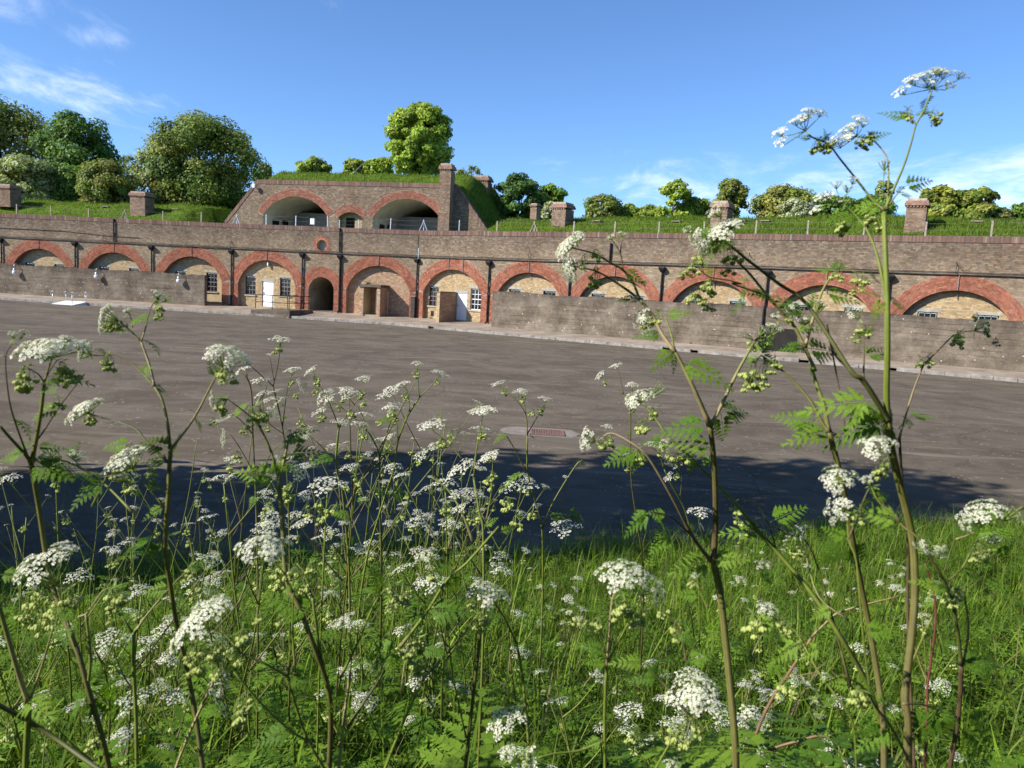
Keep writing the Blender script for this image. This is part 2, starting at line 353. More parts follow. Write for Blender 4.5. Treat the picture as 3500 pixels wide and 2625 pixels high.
def arc(b, n=28, grow=0.0):
    R = (b['hw'] ** 2 + b['rise'] ** 2) / (2 * b['rise']); sc = (b['s0'] + b['s1']) / 2; zc = b['crown'] - R
    a0 = math.asin(min(1, b['hw'] / R)); a0 = a0 if b['rise'] <= R else math.pi - a0
    b['R'], b['sc'], b['zc'], b['spring'], b['a0'] = R, sc, zc, b['crown'] - b['rise'], a0
    return [(sc + (R + grow) * math.sin(-a0 + 2 * a0 * i / n), zc + (R + grow) * math.cos(-a0 + 2 * a0 * i / n)) for i in range(n + 1)]
def in_ring(b, s, z):
    """true inside the arch opening or its red surround"""
    r = np.hypot(s - b['sc'], z - b['zc']); up = z > b['spring']
    return np.where(up, r < b['R'] + RING, np.abs(s - b['sc']) < b['hw'] + 0.62) & (s > b['s0']) & (s < b['s1'])
def in_open(b, s, z, g=0.0):
    r = np.hypot(s - b['sc'], z - b['zc']); return np.where(z > b['spring'], r < b['R'] + g, np.abs(s - b['sc']) < b['hw'] + g)

def box_at(mb, fr, s0, s1, d0, d1, z0, z1, mi=0): mb.box(lambda s, d, z: fr.P(s, d, z), s0, s1, d0, d1, z0, z1, mi)
def window_part(fr, d, s0, s1, z0, z1, cols, rows, fm, bm, parent, lit=None):
    """a sash window set into an opening: frame, glazing bars and panes"""
    f = 0.055; dd = d - 0.13
    mb = MB()
    for a in ((s0, s0 + f, z0, z1), (s1 - f, s1, z0, z1), (s0 + f, s1 - f, z0, z0 + f), (s0 + f, s1 - f, z1 - f, z1)): box_at(mb, fr, a[0], a[1], dd - 0.05, dd + 0.03, a[2], a[3])
    w = mb.build('window', fm); bpart(w)
    a, bb, c, e = s0 + f, s1 - f, z0 + f, z1 - f
    def sub(name, s, z, me):
        o = link(name, me); o.parent = w; o.matrix_world = fr.mat(s, dd, z); return o
    def bx(name, hx, hy, hz, mat):
        q = MB(); q.box(lambda x, y, z: (x, y, z), -hx, hx, -hy, hy, -hz, hz); me = q.mesh(name); me.materials.append(mat); return me
    pw, ph = (bb - a) / cols, (e - c) / rows
    vb = bx('glazing_bar', 0.014, 0.018, (e - c) / 2, bm); hb = bx('glazing_bar', (bb - a) / 2, 0.018, 0.016, bm); hb2 = bx('glazing_bar', (bb - a) / 2, 0.024, 0.026, bm)
    pm = bx('pane', pw / 2 - 0.016, 0.003, ph / 2 - 0.018, M['glass'])
    for i in range(1, cols): sub('glazing_bar', a + pw * i, (c + e) / 2, vb)
    for j in range(1, rows): sub('glazing_bar', (a + bb) / 2, c + ph * j, hb2 if j * 2 == rows else hb)
    for i in range(cols):
        for j in range(rows): sub('pane', a + pw * (i + .5), c + ph * (j + .5), pm)
    return w

def rect_grid(mb, P, xs, zs, holes):
    xs = sorted(set(xs + [h[0] for h in holes] + [h[1] for h in holes])); zs = sorted(set(zs + [h[2] for h in holes] + [h[3] for h in holes]))
    for i in range(len(xs) - 1):
        for j in range(len(zs) - 1):
            cx, cz = (xs[i] + xs[i + 1]) / 2, (zs[j] + zs[j + 1]) / 2
            if any(h[0] < cx < h[1] and h[2] < cz < h[3] for h in holes): continue
            mb.quad(P(xs[i], zs[j]), P(xs[i + 1], zs[j]), P(xs[i + 1], zs[j + 1]), P(xs[i], zs[j + 1]))

nearest = BAYS[-2]                                    # the nearest arch that the photograph shows whole
for b in BAYS:
    fr = FR[b['k']]; pts = arc(b); dm = -0.014
    # bare wall (mortar) with the arched opening, its jambs and soffit
    mb = MB(); P = lambda s, d, z: fr.P(s, d, z)
    zt = ZTOP - 0.33
    zu = zt
    if b['kind'] == 'passage':                           # the round opening sits over this bay
        so, zo = fr.hit(*c1(1708, 96)); zu = zo - 0.55
        rect_grid(mb, lambda s, z: P(s, dm, z), [b['s0'], b['s1']], [zu, zt], [(so - 0.5, so + 0.5, zo - 0.5, zo + 0.5)])
    for (sa, za), (sb, zb) in zip(pts[:-1], pts[1:]): mb.quad(P(sa, dm, za), P(sb, dm, zb), P(sb, dm, zu), P(sa, dm, zu))
    for sa, sb in ((b['s0'], pts[0][0]), (pts[-1][0], b['s1'])): mb.quad(P(sa, dm, 0.0), P(sb, dm, 0.0), P(sb, dm, zu), P(sa, dm, zu))
    o = mb.build('front_wall', M['mortar']); bpart(o); b['wall'] = o
    outline = [(pts[0][0], 0.0)] + pts + [(pts[-1][0], 0.0)]
    mb = MB(); lin = []
    for (sa, za), (sb, zb) in zip(outline[:-1], outline[1:]): mb.quad(P(sa, 0.008, za), P(sb, 0.008, zb), P(sb, -b['L'], zb), P(sa, -b['L'], za))
    soff = mb.build('arch_soffit', M['passage'] if b['kind'] == 'passage' else M['red_mortar']); bpart(soff)
    # red brick surround: concentric rings over the arch, toothed jambs below
    rb = []; step = 0.088
    for j in range(int(RING / step)):
        r0 = b['R'] + 0.006 + j * step; ln = 0.125 if j % 2 else 0.235
        nb = max(6, int(2 * b['a0'] * r0 / ln)); off = 0.5 * (j % 2)
        for i in range(nb):
            a0 = -b['a0'] + 2 * b['a0'] * (i + off) / nb; a1 = a0 + 2 * b['a0'] / nb - 0.011 / r0
            a1 = min(a1, b['a0'])
            ss = b['sc'] + (r0 + step / 2) * math.sin((a0 + a1) / 2)
            if a1 - a0 < 0.01 or not (b['s0'] + 0.03 < ss < b['s1'] - 0.03): continue
            rb.append((a0, a1, r0, r0 + step - 0.010))
    V, F, C = [], [], []
    rc = pick(PAL_RED, len(rb)); order = sorted(range(len(rb)), key=lambda i: -(b['sc'] + rb[i][2] * math.sin(rb[i][0])))
    singles = set(order[:300]) if b is nearest else set()
    ring = None
    mb = MB(); out = arc(b, 28, RING)
    for (p0, p1), (q0, q1) in zip(zip(pts[:-1], pts[1:]), zip(out[:-1], out[1:])):
        cl = lambda p: fr.P(min(max(p[0], b['s0'] + 0.005), b['s1'] - 0.005), -0.006, p[1])
        mb.quad(cl(p0), cl(p1), cl(q1), cl(q0))
    surround = mb.build('arch_ring', M['red_mortar']); bpart(surround)
    if b['spring'] > Z0 + 0.2:
        for e0, e1 in ((max(b['s0'] + 0.012, b['sc'] - b['hw'] - 0.58), b['sc'] - b['hw'] - 0.002), (b['sc'] + b['hw'] + 0.002, min(b['s1'] - 0.012, b['sc'] + b['hw'] + 0.58))):
            mb = MB(); mb.quad(fr.P(e0, -0.006, Z0), fr.P(e1, -0.006, Z0), fr.P(e1, -0.006, b['spring']), fr.P(e0, -0.006, b['spring']))
            jm = mb.build('arch_jamb', M['red_mortar']); bpart(jm)
            jb = wall_bricks(e0, e1, Z0, b['spring'], lambda s, z: s > -1e9)
            o = link('jamb_bricks', bricks_mesh('jamb_bricks', fr, jb, 0.008, pick(PAL_RED, len(jb))), None, M['red_brick']); o.parent = jm; o['kind'] = 'stuff'
    mb = MB()
    for i, (a0, a1, r0, r1) in enumerate(rb):
        d0 = 0.010 + random.uniform(-0.003, 0.004)
        q = [(b['sc'] + r * math.sin(a), b['zc'] + r * math.cos(a)) for r in (r0, r1) for a in (a0, a1)]
        if i in singles:
            m1 = MB(); w0 = [fr.P(s, d, z) for d in (d0, d0 - 0.03) for s, z in q]; m1.add(w0, [tuple(f) for f in QB], 0, tuple(rc[i]))
            o = m1.build('brick', M['red_brick']); o.parent = surround; o.matrix_parent_inverse = surround.matrix_world.inverted()
        else: mb.add([fr.P(s, d, z) for d in (d0, d0 - 0.03) for s, z in q], [tuple(f) for f in QB], 0, tuple(rc[i]))
    o = mb.build('ring_bricks', M['red_brick']); o.parent = surround; o['kind'] = 'stuff'
    # stock brick facing above and between the surrounds
    fb = wall_bricks(b['s0'], b['s1'], Z0, zt, lambda s, z: ~in_ring(b, s, z) & ((np.hypot(s - so, z - zo) > 0.70) if b['kind'] == 'passage' else True))
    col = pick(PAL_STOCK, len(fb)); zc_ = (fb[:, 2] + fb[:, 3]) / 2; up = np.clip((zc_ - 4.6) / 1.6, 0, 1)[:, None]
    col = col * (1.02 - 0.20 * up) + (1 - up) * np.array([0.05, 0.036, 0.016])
    if b is nearest:
        idx = np.argsort(-fb[:, 0]); si = idx[:300]; ri = idx[300:]
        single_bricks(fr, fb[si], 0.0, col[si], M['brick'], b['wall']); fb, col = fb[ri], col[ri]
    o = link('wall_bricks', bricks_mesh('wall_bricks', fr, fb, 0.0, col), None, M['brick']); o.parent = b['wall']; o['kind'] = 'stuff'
    # what closes the arch
    if b['kind'] == 'passage': continue
    L = b['L']; holes = []; wins = []; sc = b['sc']
    if b['kind'] == 'door':
        a = fr.hit(*c1(395, 615), -L); e = fr.hit(*c1(566, 945), -L); wins.append((a[0], e[0], e[1], a[1], 'dark'))
        a = fr.hit(*c1(990, 648), -L); e = fr.hit(*c1(1166, 965), -L); wins.append((a[0], e[0], e[1], a[1], 'dark'))
        a = fr.hit(*c1(686, 705), -L); e = fr.hit(*c1(872, 1135), -L); b['door'] = (a[0], e[0], Z0 + 0.06, a[1])
    elif b['kind'] == 'wing_wall':
        a = fr.hit(*c3(362, 850), -L); e = fr.hit(*c3(520, 1210), -L); wins.append((a[0], e[0], e[1], a[1], 'dark'))
        a = fr.hit(*c3(1118, 885), -L); e = fr.hit(*c3(1300, 1290), -L); wins.append((a[0], e[0], e[1], a[1], 'white'))
        a = fr.hit(*c3(858, 965), -L); e = fr.hit(*c3(1032, 1465), -L); b['door'] = (a[0], e[0], Z0 + 0.04, a[1])
    elif b['kind'] == 'windows':
        w = 0.93; zt2 = 2.93; zb2 = 1.42
        for q, off in ((0, -1.72), (1, 1.02)): wins.append((sc + off, sc + off + w, zb2, zt2, 'dark'))
    holes = [w[:4] for w in wins] + ([b['door']] if 'door' in b else [])
    ym = M['yellow_mortar']
    mb = MB(); rect_grid(mb, lambda s, z: fr.P(s, -L - 0.012, z), [sc - b['hw'] - .05, sc + b['hw'] + .05], [0.0, b['crown'] + 0.05], holes)
    for h in holes:
        for q in (((h[0], h[2]), (h[0], h[3])), ((h[1], h[3]), (h[1], h[2])), ((h[0], h[3]), (h[1], h[3])), ((h[1], h[2]), (h[0], h[2]))):
            mb.quad(fr.P(q[0][0], -L, q[0][1]), fr.P(q[1][0], -L, q[1][1]), fr.P(q[1][0], -L - 0.2, q[1][1]), fr.P(q[0][0], -L - 0.2, q[0][1]))
    nw = mb.build('niche_wall', ym); bpart(nw)
    pad = [(h[0] - 0.0, h[1] + 0.0, h[2], h[3]) for h in holes]
    def keep(s, z):
        k = in_open(b, s, z, 0.06)
        for h in pad: k &= ~((s > h[0] - 0.05) & (s < h[1] + 0.05) & (z > h[2] - 0.02) & (z < h[3] + 0.03))
        return k
    nb_ = wall_bricks(sc - b['hw'], sc + b['hw'], Z0 if b['kind'] != 'windows' else 2.3, b['crown'], keep)
    o = link('niche_bricks', bricks_mesh('niche_bricks', fr, nb_, -L, pick(PAL_PINK if b['kind'] == 'porch' else PAL_YEL, len(nb_))), None, M['yellow_brick']); o.parent = nw; o['kind'] = 'stuff'
    for i, (s0, s1, z0, z1, kind) in enumerate(wins):
        mb = MB(); box_at(mb, fr, s0 - 0.16, s1 + 0.16, -L - 0.01, -L + 0.012, z1, z1 + 0.19); bpart(mb.build('lintel', M['lintel']))
        mb = MB(); box_at(mb, fr, s0 - 0.10, s1 + 0.10, -L - 0.15, -L + 0.07, z0 - 0.11, z0); bpart(mb.build('window_sill', M['lintel']))
        hid = b['kind'] == 'windows' and not (b['k'] == 0 and i == 1 and b['s1'] == 0.0)
        window_part(fr, -L, s0, s1, z0, z1, 3, 2 if hid else 4, M['white_paint' if kind == 'white' else 'dark_paint'], M['white_paint' if kind == 'white' else 'conduit'], barracks)
    if 'door' in b:
        s0, s1, z0, z1 = b['door']
        mb = MB(); box_at(mb, fr, s0 - 0.16, s1 + 0.14, -L - 0.01, -L + 0.02, z1, z1 + 0.20); bpart(mb.build('lintel', M['lintel']))
        mb = MB(); box_at(mb, fr, s0 + 0.04, s1 - 0.01, -L - 0.12, -L - 0.06, z0, z1 - 0.03)
        for zz in (z0 + 0.5, z0 + 1.4): box_at(mb, fr, s0 + 0.14, s1 - 0.11, -L - 0.062, -L - 0.052, zz - 0.32, zz + 0.34)
        dr = mb.build('door', M['white_paint']); bpart(dr); dr['label'] = 'white painted door'
        mb = MB(); mb.tube([fr.P(s0 + 0.13, -L - 0.03, z0 + 0.95), fr.P(s0 + 0.13, -L - 0.03, z0 + 1.12)], 0.018, 6); h = mb.build('door_handle', M['black_iron']); h.parent = dr

# parapet coping: bricks on edge along the top, with a bedding course
for k, s0, s1 in ((0, -27.5, 0.0), (1, 0.0, 15.63), (2, 0.0, 44.5)):
    fr = FR[k]; mb = MB()
    box_at(mb, fr, s0, s1, -0.75, 0.012, ZTOP - 0.33, ZTOP - 0.012); cp = mb.build('coping_bed', M['mortar']); bpart(cp)
    n = int((s1 - s0) / 0.085); a = s0 + np.arange(n) * (s1 - s0) / n
    Bk = np.stack([a, a + 0.076, np.full(n, ZTOP - 0.325), ZTOP + RNG.uniform(-0.012, 0.008, n)], 1)
    cc = pick(PAL_COPE, n); lich = RNG.random(n) < 0.03; cc[lich] = (0.27, 0.23, 0.20)
    me = bricks_mesh('coping_bricks', fr, Bk, 0.03, cc, 0.80); o = link('coping_bricks', me, None, M['red_brick']); o.parent = cp; o['kind'] = 'stuff'
# the round opening over the passage
fr = FR[1]; so, zo = fr.hit(*c1(1708, 96)); mb = MB(); R0, R1 = 0.42, 0.72; n = 26
for i in range(n):
    a0, a1 = 2 * math.pi * i / n, 2 * math.pi * (i + 0.86) / n
    for r0, r1 in ((R0 + .01, R0 + 0.15), (R0 + 0.165, R1)):
        q = [(so + r * math.sin(a), zo + r * math.cos(a)) for r in (r0, r1) for a in (a0, a1)]
        mb.add([fr.P(s, d, z) for d in (0.014, -0.05) for s, z in q], [tuple(f) for f in QB], 0, tuple(pick(PAL_RED, 1)[0] * 1.15))
oc = mb.build('oculus_ring', M['red_brick']); bpart(oc)
mb = MB(); ring0 = [fr.P(so + R0 * math.sin(2 * math.pi * i / 32), -0.004, zo + R0 * math.cos(2 * math.pi * i / 32)) for i in range(32)]
ring1 = [fr.P(so + R1 * math.sin(2 * math.pi * i / 32), -0.004, zo + R1 * math.cos(2 * math.pi * i / 32)) for i in range(32)]
for i in range(32): j = (i + 1) % 32; mb.quad(ring0[i], ring0[j], ring1[j], ring1[i])
o = mb.build('oculus_mortar', M['red_mortar']); o.parent = oc; o.matrix_parent_inverse = oc.matrix_world.inverted()
# the round window itself: a dark recess with a lit crescent of reveal
mb = MB(); mb.tube([fr.P(so, 0.004, zo), fr.P(so, -0.36, zo)], R0, 32, cap=False)
o = mb.build('oculus_reveal', M['lintel']); o.parent = oc; o.matrix_parent_inverse = oc.matrix_world.inverted()
mb = MB(); back = [fr.P(so + R0 * math.sin(2 * math.pi * i / 32), -0.35, zo + R0 * math.cos(2 * math.pi * i / 32)) for i in range(32)]
mb.add(back, [tuple(range(32))]); o = mb.build('oculus_panel', M['lintel']); o.parent = oc; o.matrix_parent_inverse = oc.matrix_world.inverted()
# passage end: near-black wall put in for the tunnel's deep shade
b = [q for q in BAYS if q['kind'] == 'passage'][0]; mb = MB()
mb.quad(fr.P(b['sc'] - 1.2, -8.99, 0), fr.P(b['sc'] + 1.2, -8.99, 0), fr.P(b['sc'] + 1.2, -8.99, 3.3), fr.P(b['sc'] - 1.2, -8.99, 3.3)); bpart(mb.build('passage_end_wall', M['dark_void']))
mb = MB(); mb.quad(fr.P(b['sc'] - 1.2, -9, Z0), fr.P(b['sc'] + 1.2, -9, Z0), fr.P(b['sc'] + 1.2, 0.0, Z0), fr.P(b['sc'] - 1.2, 0.0, Z0)); bpart(mb.build('passage_floor', M['pavement']))

# ------------------------------------------------------------------ pipes and cables on the barracks front
def downpipe(fr, s, z0, z1, r=0.075, hopper=True):
    mb = MB(); mb.tube([fr.P(s, 0.10, z0), fr.P(s, 0.10, z1)], r, 10)
    for z in np.arange(z0 + 0.6, z1 - 0.2, 1.25): mb.tube([fr.P(s, 0.10, z), fr.P(s, 0.10, z + 0.10)], r * 1.35, 10)
    if z0 < 1: mb.tube([fr.P(s, 0.10, z0 + 0.05), fr.P(s, 0.20, z0 - 0.02), fr.P(s, 0.30, z0 - 0.04)], r, 8)
    p = mb.build('drainpipe', M['black_iron'], smooth=False); bpart(p)
    if hopper:
        q = MB(); vs = [fr.P(s + a, d, z) for a, d, z in ((-.09, .04, z1 - .22), (.09, .04, z1 - .22), (.09, .22, z1 - .22), (-.09, .22, z1 - .22), (-.19, .02, z1), (.19, .02, z1), (.19, .34, z1), (-.19, .34, z1), (-.19, .02, z1 + .10), (.19, .02, z1 + .10), (.19, .34, z1 + .10), (-.19, .34, z1 + .10))]
        q.add(vs, ((0, 1, 2, 3), (0, 4, 5, 1), (1, 5, 6, 2), (2, 6, 7, 3), (3, 7, 4, 0), (4, 8, 9, 5), (5, 9, 10, 6), (6, 10, 11, 7), (7, 11, 8, 4)))
        h = q.build('hopper_head', M['black_iron']); h.parent = p
for k, ss in ((0, (-20.61, -13.74, -6.87, 0.05)), (1, (6.25, 9.42)), (2, (0.07, 6.42, 12.75, 19.1, 25.45, 31.8, 38.15))):
    for s in ss: downpipe(FR[k], s, Z0 + 0.05, ZCAB - 0.22, 0.055 if s != 9.42 else 0.075)
for k, px, py0, py1 in ((0, 391, 748, 826), (1, 1164, 780, 862), (2, 2090, 830, 893)):
    s, z1 = FR[k].hit(px, py0); _, z0 = FR[k].hit(px, py1); downpipe(FR[k], s, max(z0, ZCAB + 0.06), z1, 0.06, False)
for k, s0, s1 in ((0, -27.5, 0.0), (1, 0.0, 15.63), (2, 0.0, 44.5)):
    fr = FR[k]
    for z, r, dd, nm in ((ZCAB, 0.032, 0.07, 'service_pipe'), (ZCAB + 0.13, 0.014, 0.05, 'cable')):
        n = int((s1 - s0) / 1.6) + 1; mb = MB()
        mb.tube([fr.P(s0 + (s1 - s0) * i / n, dd, z + (0.018 * math.sin(i * 2.1) if nm == 'cable' else 0.008 * math.sin(i * 1.7))) for i in range(n + 1)], r, 8)
        bpart(mb.build(nm, M['cable'], smooth=True))
mb = MB(); mb.tube([FR[0].P(-27.5, 0.05, ZCAB + 0.78), FR[0].P(-15, 0.05, ZCAB + 0.76), FR[0].P(-11, 0.05, ZCAB + 0.55), FR[0].P(-8, 0.05, ZCAB + 0.5)], 0.022, 6); bpart(mb.build('cable', M['cable']))
for b in BAYS:
    if b['kind'] == 'passage': continue
    fr = FR[b['k']]
    for off in ((-0.35, 0.9) if b['kind'] == 'wing_wall' else (0.0,)):
        mb = MB(); s = b['sc'] + off; zl = b['crown'] - (0.45 if b['k'] else 0.1)
        mb.tube([fr.P(s, 0.06, ZCAB - 0.03), fr.P(s, 0.06, b['crown'] + 0.02 - abs(off) * 0.12), fr.P(s, -b['L'] * 0.75, b['crown'] - 0.05 - abs(off) * 0.12), fr.P(s + .02, -b['L'] * 0.8, zl)], 0.020, 6)
        cd = mb.build('conduit', M['conduit']); bpart(cd)
        if b['kind'] == 'door':
            mb = MB(); mb.tube([fr.P(s, -0.18, b['crown'] - 0.16), fr.P(s, -0.18, b['crown'] - 0.24), fr.P(s, -0.18, b['crown'] - 0.42), fr.P(s, -0.18, b['crown'] - 0.5)], [0.03, 0.075, 0.075, 0.045], 10)
            lp = mb.build('bulkhead_lamp', M['lamp_glass'], smooth=True); bpart(lp)
# small iron brackets scattered on the brickwork
for k, px, py in ((2, 3268, 915), (2, 2560, 880), (2, 1810, 870), (0, 355, 812), (1, 1428, 870), (0, 791, 835)):
    fr = FR[k]; s, z = fr.hit(px, py); mb = MB()
    mb.tube([fr.P(s, 0.0, z - 0.25), fr.P(s, 0.12, z - 0.2), fr.P(s + 0.03, 0.14, z + 0.1), fr.P(s + 0.25, 0.16, z - 0.02)], 0.018, 6); mb.tube([fr.P(s + 0.03, 0.14, z + 0.1), fr.P(s - .02, 0.0, z + 0.3)], 0.018, 6)
    bpart(mb.build('iron_bracket', M['cable']))
fr = FR[2]                                            # ventilator beside the wing wall
for x, y, w, h in ((415, 1348, 0.14, 0.2), (392, 1436, 0.15, 0.07)):
    s, z = fr.hit(*c3(x, y), -0.34); mb = MB(); box_at(mb, fr, s - w, s + w, -0.4, -0.327, z - h, z + h); bpart(mb.build('air_vent', M['dark_void']))

# ------------------------------------------------------------------ paved apron, kerb, yard
DK = [5.1, 4.5, 4.2]                                   # kerb line, metres out from each front
def lineint(p, u, q, v):
    den = u.x * v.y - u.y * v.x; w = q - p; t = (w.x * v.y - w.y * v.x) / den; return p + u * t
def front_line(k, d): return FR[k].P(0, d, 0), FR[k].u
def corners(ds):
    a = FR[0].P(-30, ds[0], 0); b = lineint(*front_line(0, ds[0]), *front_line(1, ds[1])); c = lineint(*front_line(1, ds[1]), *front_line(2, ds[2])); e = FR[2].P(46, ds[2], 0)
    return [a, b, c, e]
kin = corners(DK); wal = corners([-0.6] * 3)
ZK = 0.13
mb = MB()
for i in range(3):
    n = 10
    for j in range(n):
        A, Bq = wal[i].lerp(wal[i + 1], j / n), wal[i].lerp(wal[i + 1], (j + 1) / n); Cq, D = kin[i].lerp(kin[i + 1], (j + 1) / n), kin[i].lerp(kin[i + 1], j / n)
        z = lambda p, h: Vector((p.x, p.y, h))
        mb.quad(z(A, Z0), z(D, ZK), z(Cq, ZK), z(Bq, Z0))
pav = mb.build('pavement', M['pavement']); tag(pav, kind='structure')
stone_cache = []
for v in range(7):
    q = MB(); L = 1.0; h = 0.17; w = 0.16; r = random.Random(v); j = lambda: r.uniform(-0.012, 0.012)
    vs = [(x + j(), y + j(), z + j()) for z in (-0.05, h - 0.02) for y in (-w, w) for x in (-L / 2, L / 2)] + [(x + j(), y + j(), h + j() * .5) for y in (-w + 0.02, w - 0.02) for x in (-L / 2 + 0.02, L / 2 - 0.02)]
    q.add(vs, ((0, 1, 5, 4), (2, 6, 7, 3), (0, 4, 6, 2), (1, 3, 7, 5), (4, 5, 9, 8), (5, 7, 11, 9), (7, 6, 10, 11), (6, 4, 8, 10), (8, 9, 11, 10)))
    me = q.mesh('kerb_stone'); me.materials.append(M['kerb']); stone_cache.append(me)
rk = random.Random(5)
for i in range(3):
    A, Bq = kin[i], kin[i + 1]; tot = (Bq - A).length; u = (Bq - A).normalized(); t = 0.0
    while t < tot - 0.3:
        L = rk.uniform(0.75, 1.35); L = min(L, tot - t)
        x = A + u * (t + L / 2); gap = (i == 2 and rk.random() < 0.16) or (i == 0 and rk.random() < 0.10)
        if not gap:
            o = link('kerb_stone', stone_cache[rk.randrange(7)], pav)
            ang = math.atan2(u.y, u.x) + rk.uniform(-0.012, 0.012)
            o.matrix_world = Matrix.Translation((x.x, x.y, rk.uniform(-0.02, 0.012))) @ Matrix.Rotation(ang, 4, 'Z') @ Matrix.Diagonal((L - 0.025, 1, 1, 1))
        t += L
        if gap: t -= L * 0.55
mb = MB()
N = 48
for i in range(N):
    for j in range(N):
        x0, x1 = -160 + 320 * i / N, -160 + 320 * (i + 1) / N; y0, y1 = -60 + 220 * j / N, -60 + 220 * (j + 1) / N
        mb.quad((x0, y0, 0), (x1, y0, 0), (x1, y1, 0), (x0, y1, 0))
yard = mb.build('asphalt_yard', M['asphalt']); tag(yard, kind='structure')
# rubble where kerb stones are missing
mb = MB(); rr = random.Random(3)
for q in range(160):
    i = rr.choice((0, 2, 2)); p = kin[i].lerp(kin[i + 1], rr.random()); s = rr.uniform(0.02, 0.06); p = p + FR[i].n * rr.uniform(-0.05, 0.3)
    vs = [p + Vector((rr.gauss(0, s), rr.gauss(0, s), abs(rr.gauss(0, s * .6)) + 0.004)) for _ in range(4)] ; mb.add(vs, ((0, 1, 2), (0, 2, 3), (0, 3, 1), (1, 3, 2)))
o = mb.build('kerb_rubble', M['post']); o['kind'] = 'stuff'; o['label'] = 'broken bits of stone along the worn kerb'
# drain cover in its pale concrete patch
p = on_plane_z(1850, 1479, 0); mb = MB(); rs = random.Random(2); n = 30
def blob(cx, cy, rx, ry, z, n, a=0.42):
    out = []
    for i in range(n):
        t = 2 * math.pi * i / n; k = (abs(math.cos(t)) ** 4 + abs(math.sin(t)) ** 4) ** -0.25 * rs.uniform(0.94, 1.05); x, y = rx * k * math.cos(t), ry * k * math.sin(t)
        out.append((cx + x * math.cos(a) + y * math.sin(a), cy - x * math.sin(a) + y * math.cos(a), z))
    return out
mb.add(blob(p.x - 0.02, p.y + 0.05, 0.80, 0.50, 0.004, n, 0.05), [tuple(range(n))]); M['patch'] = simple('worn_patch', (0.20, 0.17, 0.14), .9, .3, 3.0); pc = mb.build('concrete_patch', M['patch']); tag(pc, kind='structure')
dc = empty('drain_cover', (p.x + 0.12, p.y, 0.006)); tag(dc, 'small rusty square drain grate in a pale concrete patch on the asphalt', 'drain cover')
mb = MB()
for x0, x1, y0, y1 in ((-.36, .36, -.30, -.25), (-.36, .36, .25, .30), (-.36, -.31, -.25, .25), (.31, .36, -.25, .25)): mb.box(lambda x, y, z: (x, y, z), x0, x1, y0, y1, 0, .02)
M['rust'] = simple('rusty_iron', (0.20, 0.11, 0.085), 0.85, 0.35, 20); f = mb.build('frame', M['rust'], dc)
q = MB(); q.box(lambda x, y, z: (x, y, z), -.012, .012, -.25, .25, 0.0, .014); gm = q.mesh('grate_bar'); gm.materials.append(M['rust'])
for i in range(12): o = link('grate_bar', gm, dc); o.location = (-.285 + i * .052, 0, 0.001)
# ------------------------------------------------------------------ concrete blast walls before the arches
def prism_wall(name, fr, s0, s1, d0, d1, z0, z1, mat):
    """thick wall with a slightly uneven top"""
    n = max(2, int((s1 - s0) / 0.35)); mb = MB(); rr = random.Random(int(s1 * 10)); prof = [(s0 + (s1 - s0) * i / n, z1 + rr.uniform(-0.03, 0.03) + 0.04 * math.sin(i * 0.31)) for i in range(n + 1)]
    for (a, za), (b_, zb) in zip(prof[:-1], prof[1:]):
        mb.quad(fr.P(a, d1, z0), fr.P(b_, d1, z0), fr.P(b_, d1, zb), fr.P(a, d1, za)); mb.quad(fr.P(b_, d0, z0), fr.P(a, d0, z0), fr.P(a, d0, za), fr.P(b_, d0, zb)); mb.quad(fr.P(a, d1, za), fr.P(b_, d1, zb), fr.P(b_, d0, zb), fr.P(a, d0, za))
    for s, z, f in ((s0, prof[0][1], 1), (s1, prof[-1][1], -1)): mb.quad(*[fr.P(s, d, q) for d, q in ((d0, z0), (d1, z0), (d1, z), (d0, z))][::f])
    return mb.build(name, mat)
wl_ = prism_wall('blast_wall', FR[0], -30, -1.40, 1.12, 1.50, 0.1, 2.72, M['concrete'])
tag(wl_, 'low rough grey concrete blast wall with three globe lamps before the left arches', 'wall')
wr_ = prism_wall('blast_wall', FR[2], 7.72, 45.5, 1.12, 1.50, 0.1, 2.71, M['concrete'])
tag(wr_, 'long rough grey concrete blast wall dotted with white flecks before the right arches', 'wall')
fr = FR[2]
# hatch at the foot of the right wall, its pipe, a weep hole
s0, zt = fr.hit(2602, 1122, 1.5); s1, _ = fr.hit(2722, 1130, 1.5); mb = MB(); box_at(mb, fr, s0, s1, 1.30, 1.515, 0.3, zt); o = mb.build('hatch', M['dark_void']); o.parent = wr_
mb = MB()
for a in ((s0 - .07, s0, 0.30, zt + .07), (s1, s1 + .07, 0.30, zt + .07), (s0, s1, zt, zt + .07)): box_at(mb, fr, a[0], a[1], 1.30, 1.53, a[2], a[3])
o = mb.build('hatch_frame', M['black_iron']); o.parent = wr_
sp, _ = fr.hit(2609, 1090, 1.5); mb = MB(); mb.tube([fr.P(sp - .02, 1.0, 2.76), fr.P(sp, 1.57, 2.78), fr.P(sp, 1.58, 2.6), fr.P(sp, 1.58, 0.6)], 0.06, 8); o = mb.build('drainpipe', M['black_iron']); o.parent = wr_
s, z = fr.hit(2361, 1175, 1.5); mb = MB(); mb.tube([fr.P(s, 1.3, z), fr.P(s, 1.512, z)], 0.07, 12); o = mb.build('weep_hole', M['dark_void']); o.parent = wr_
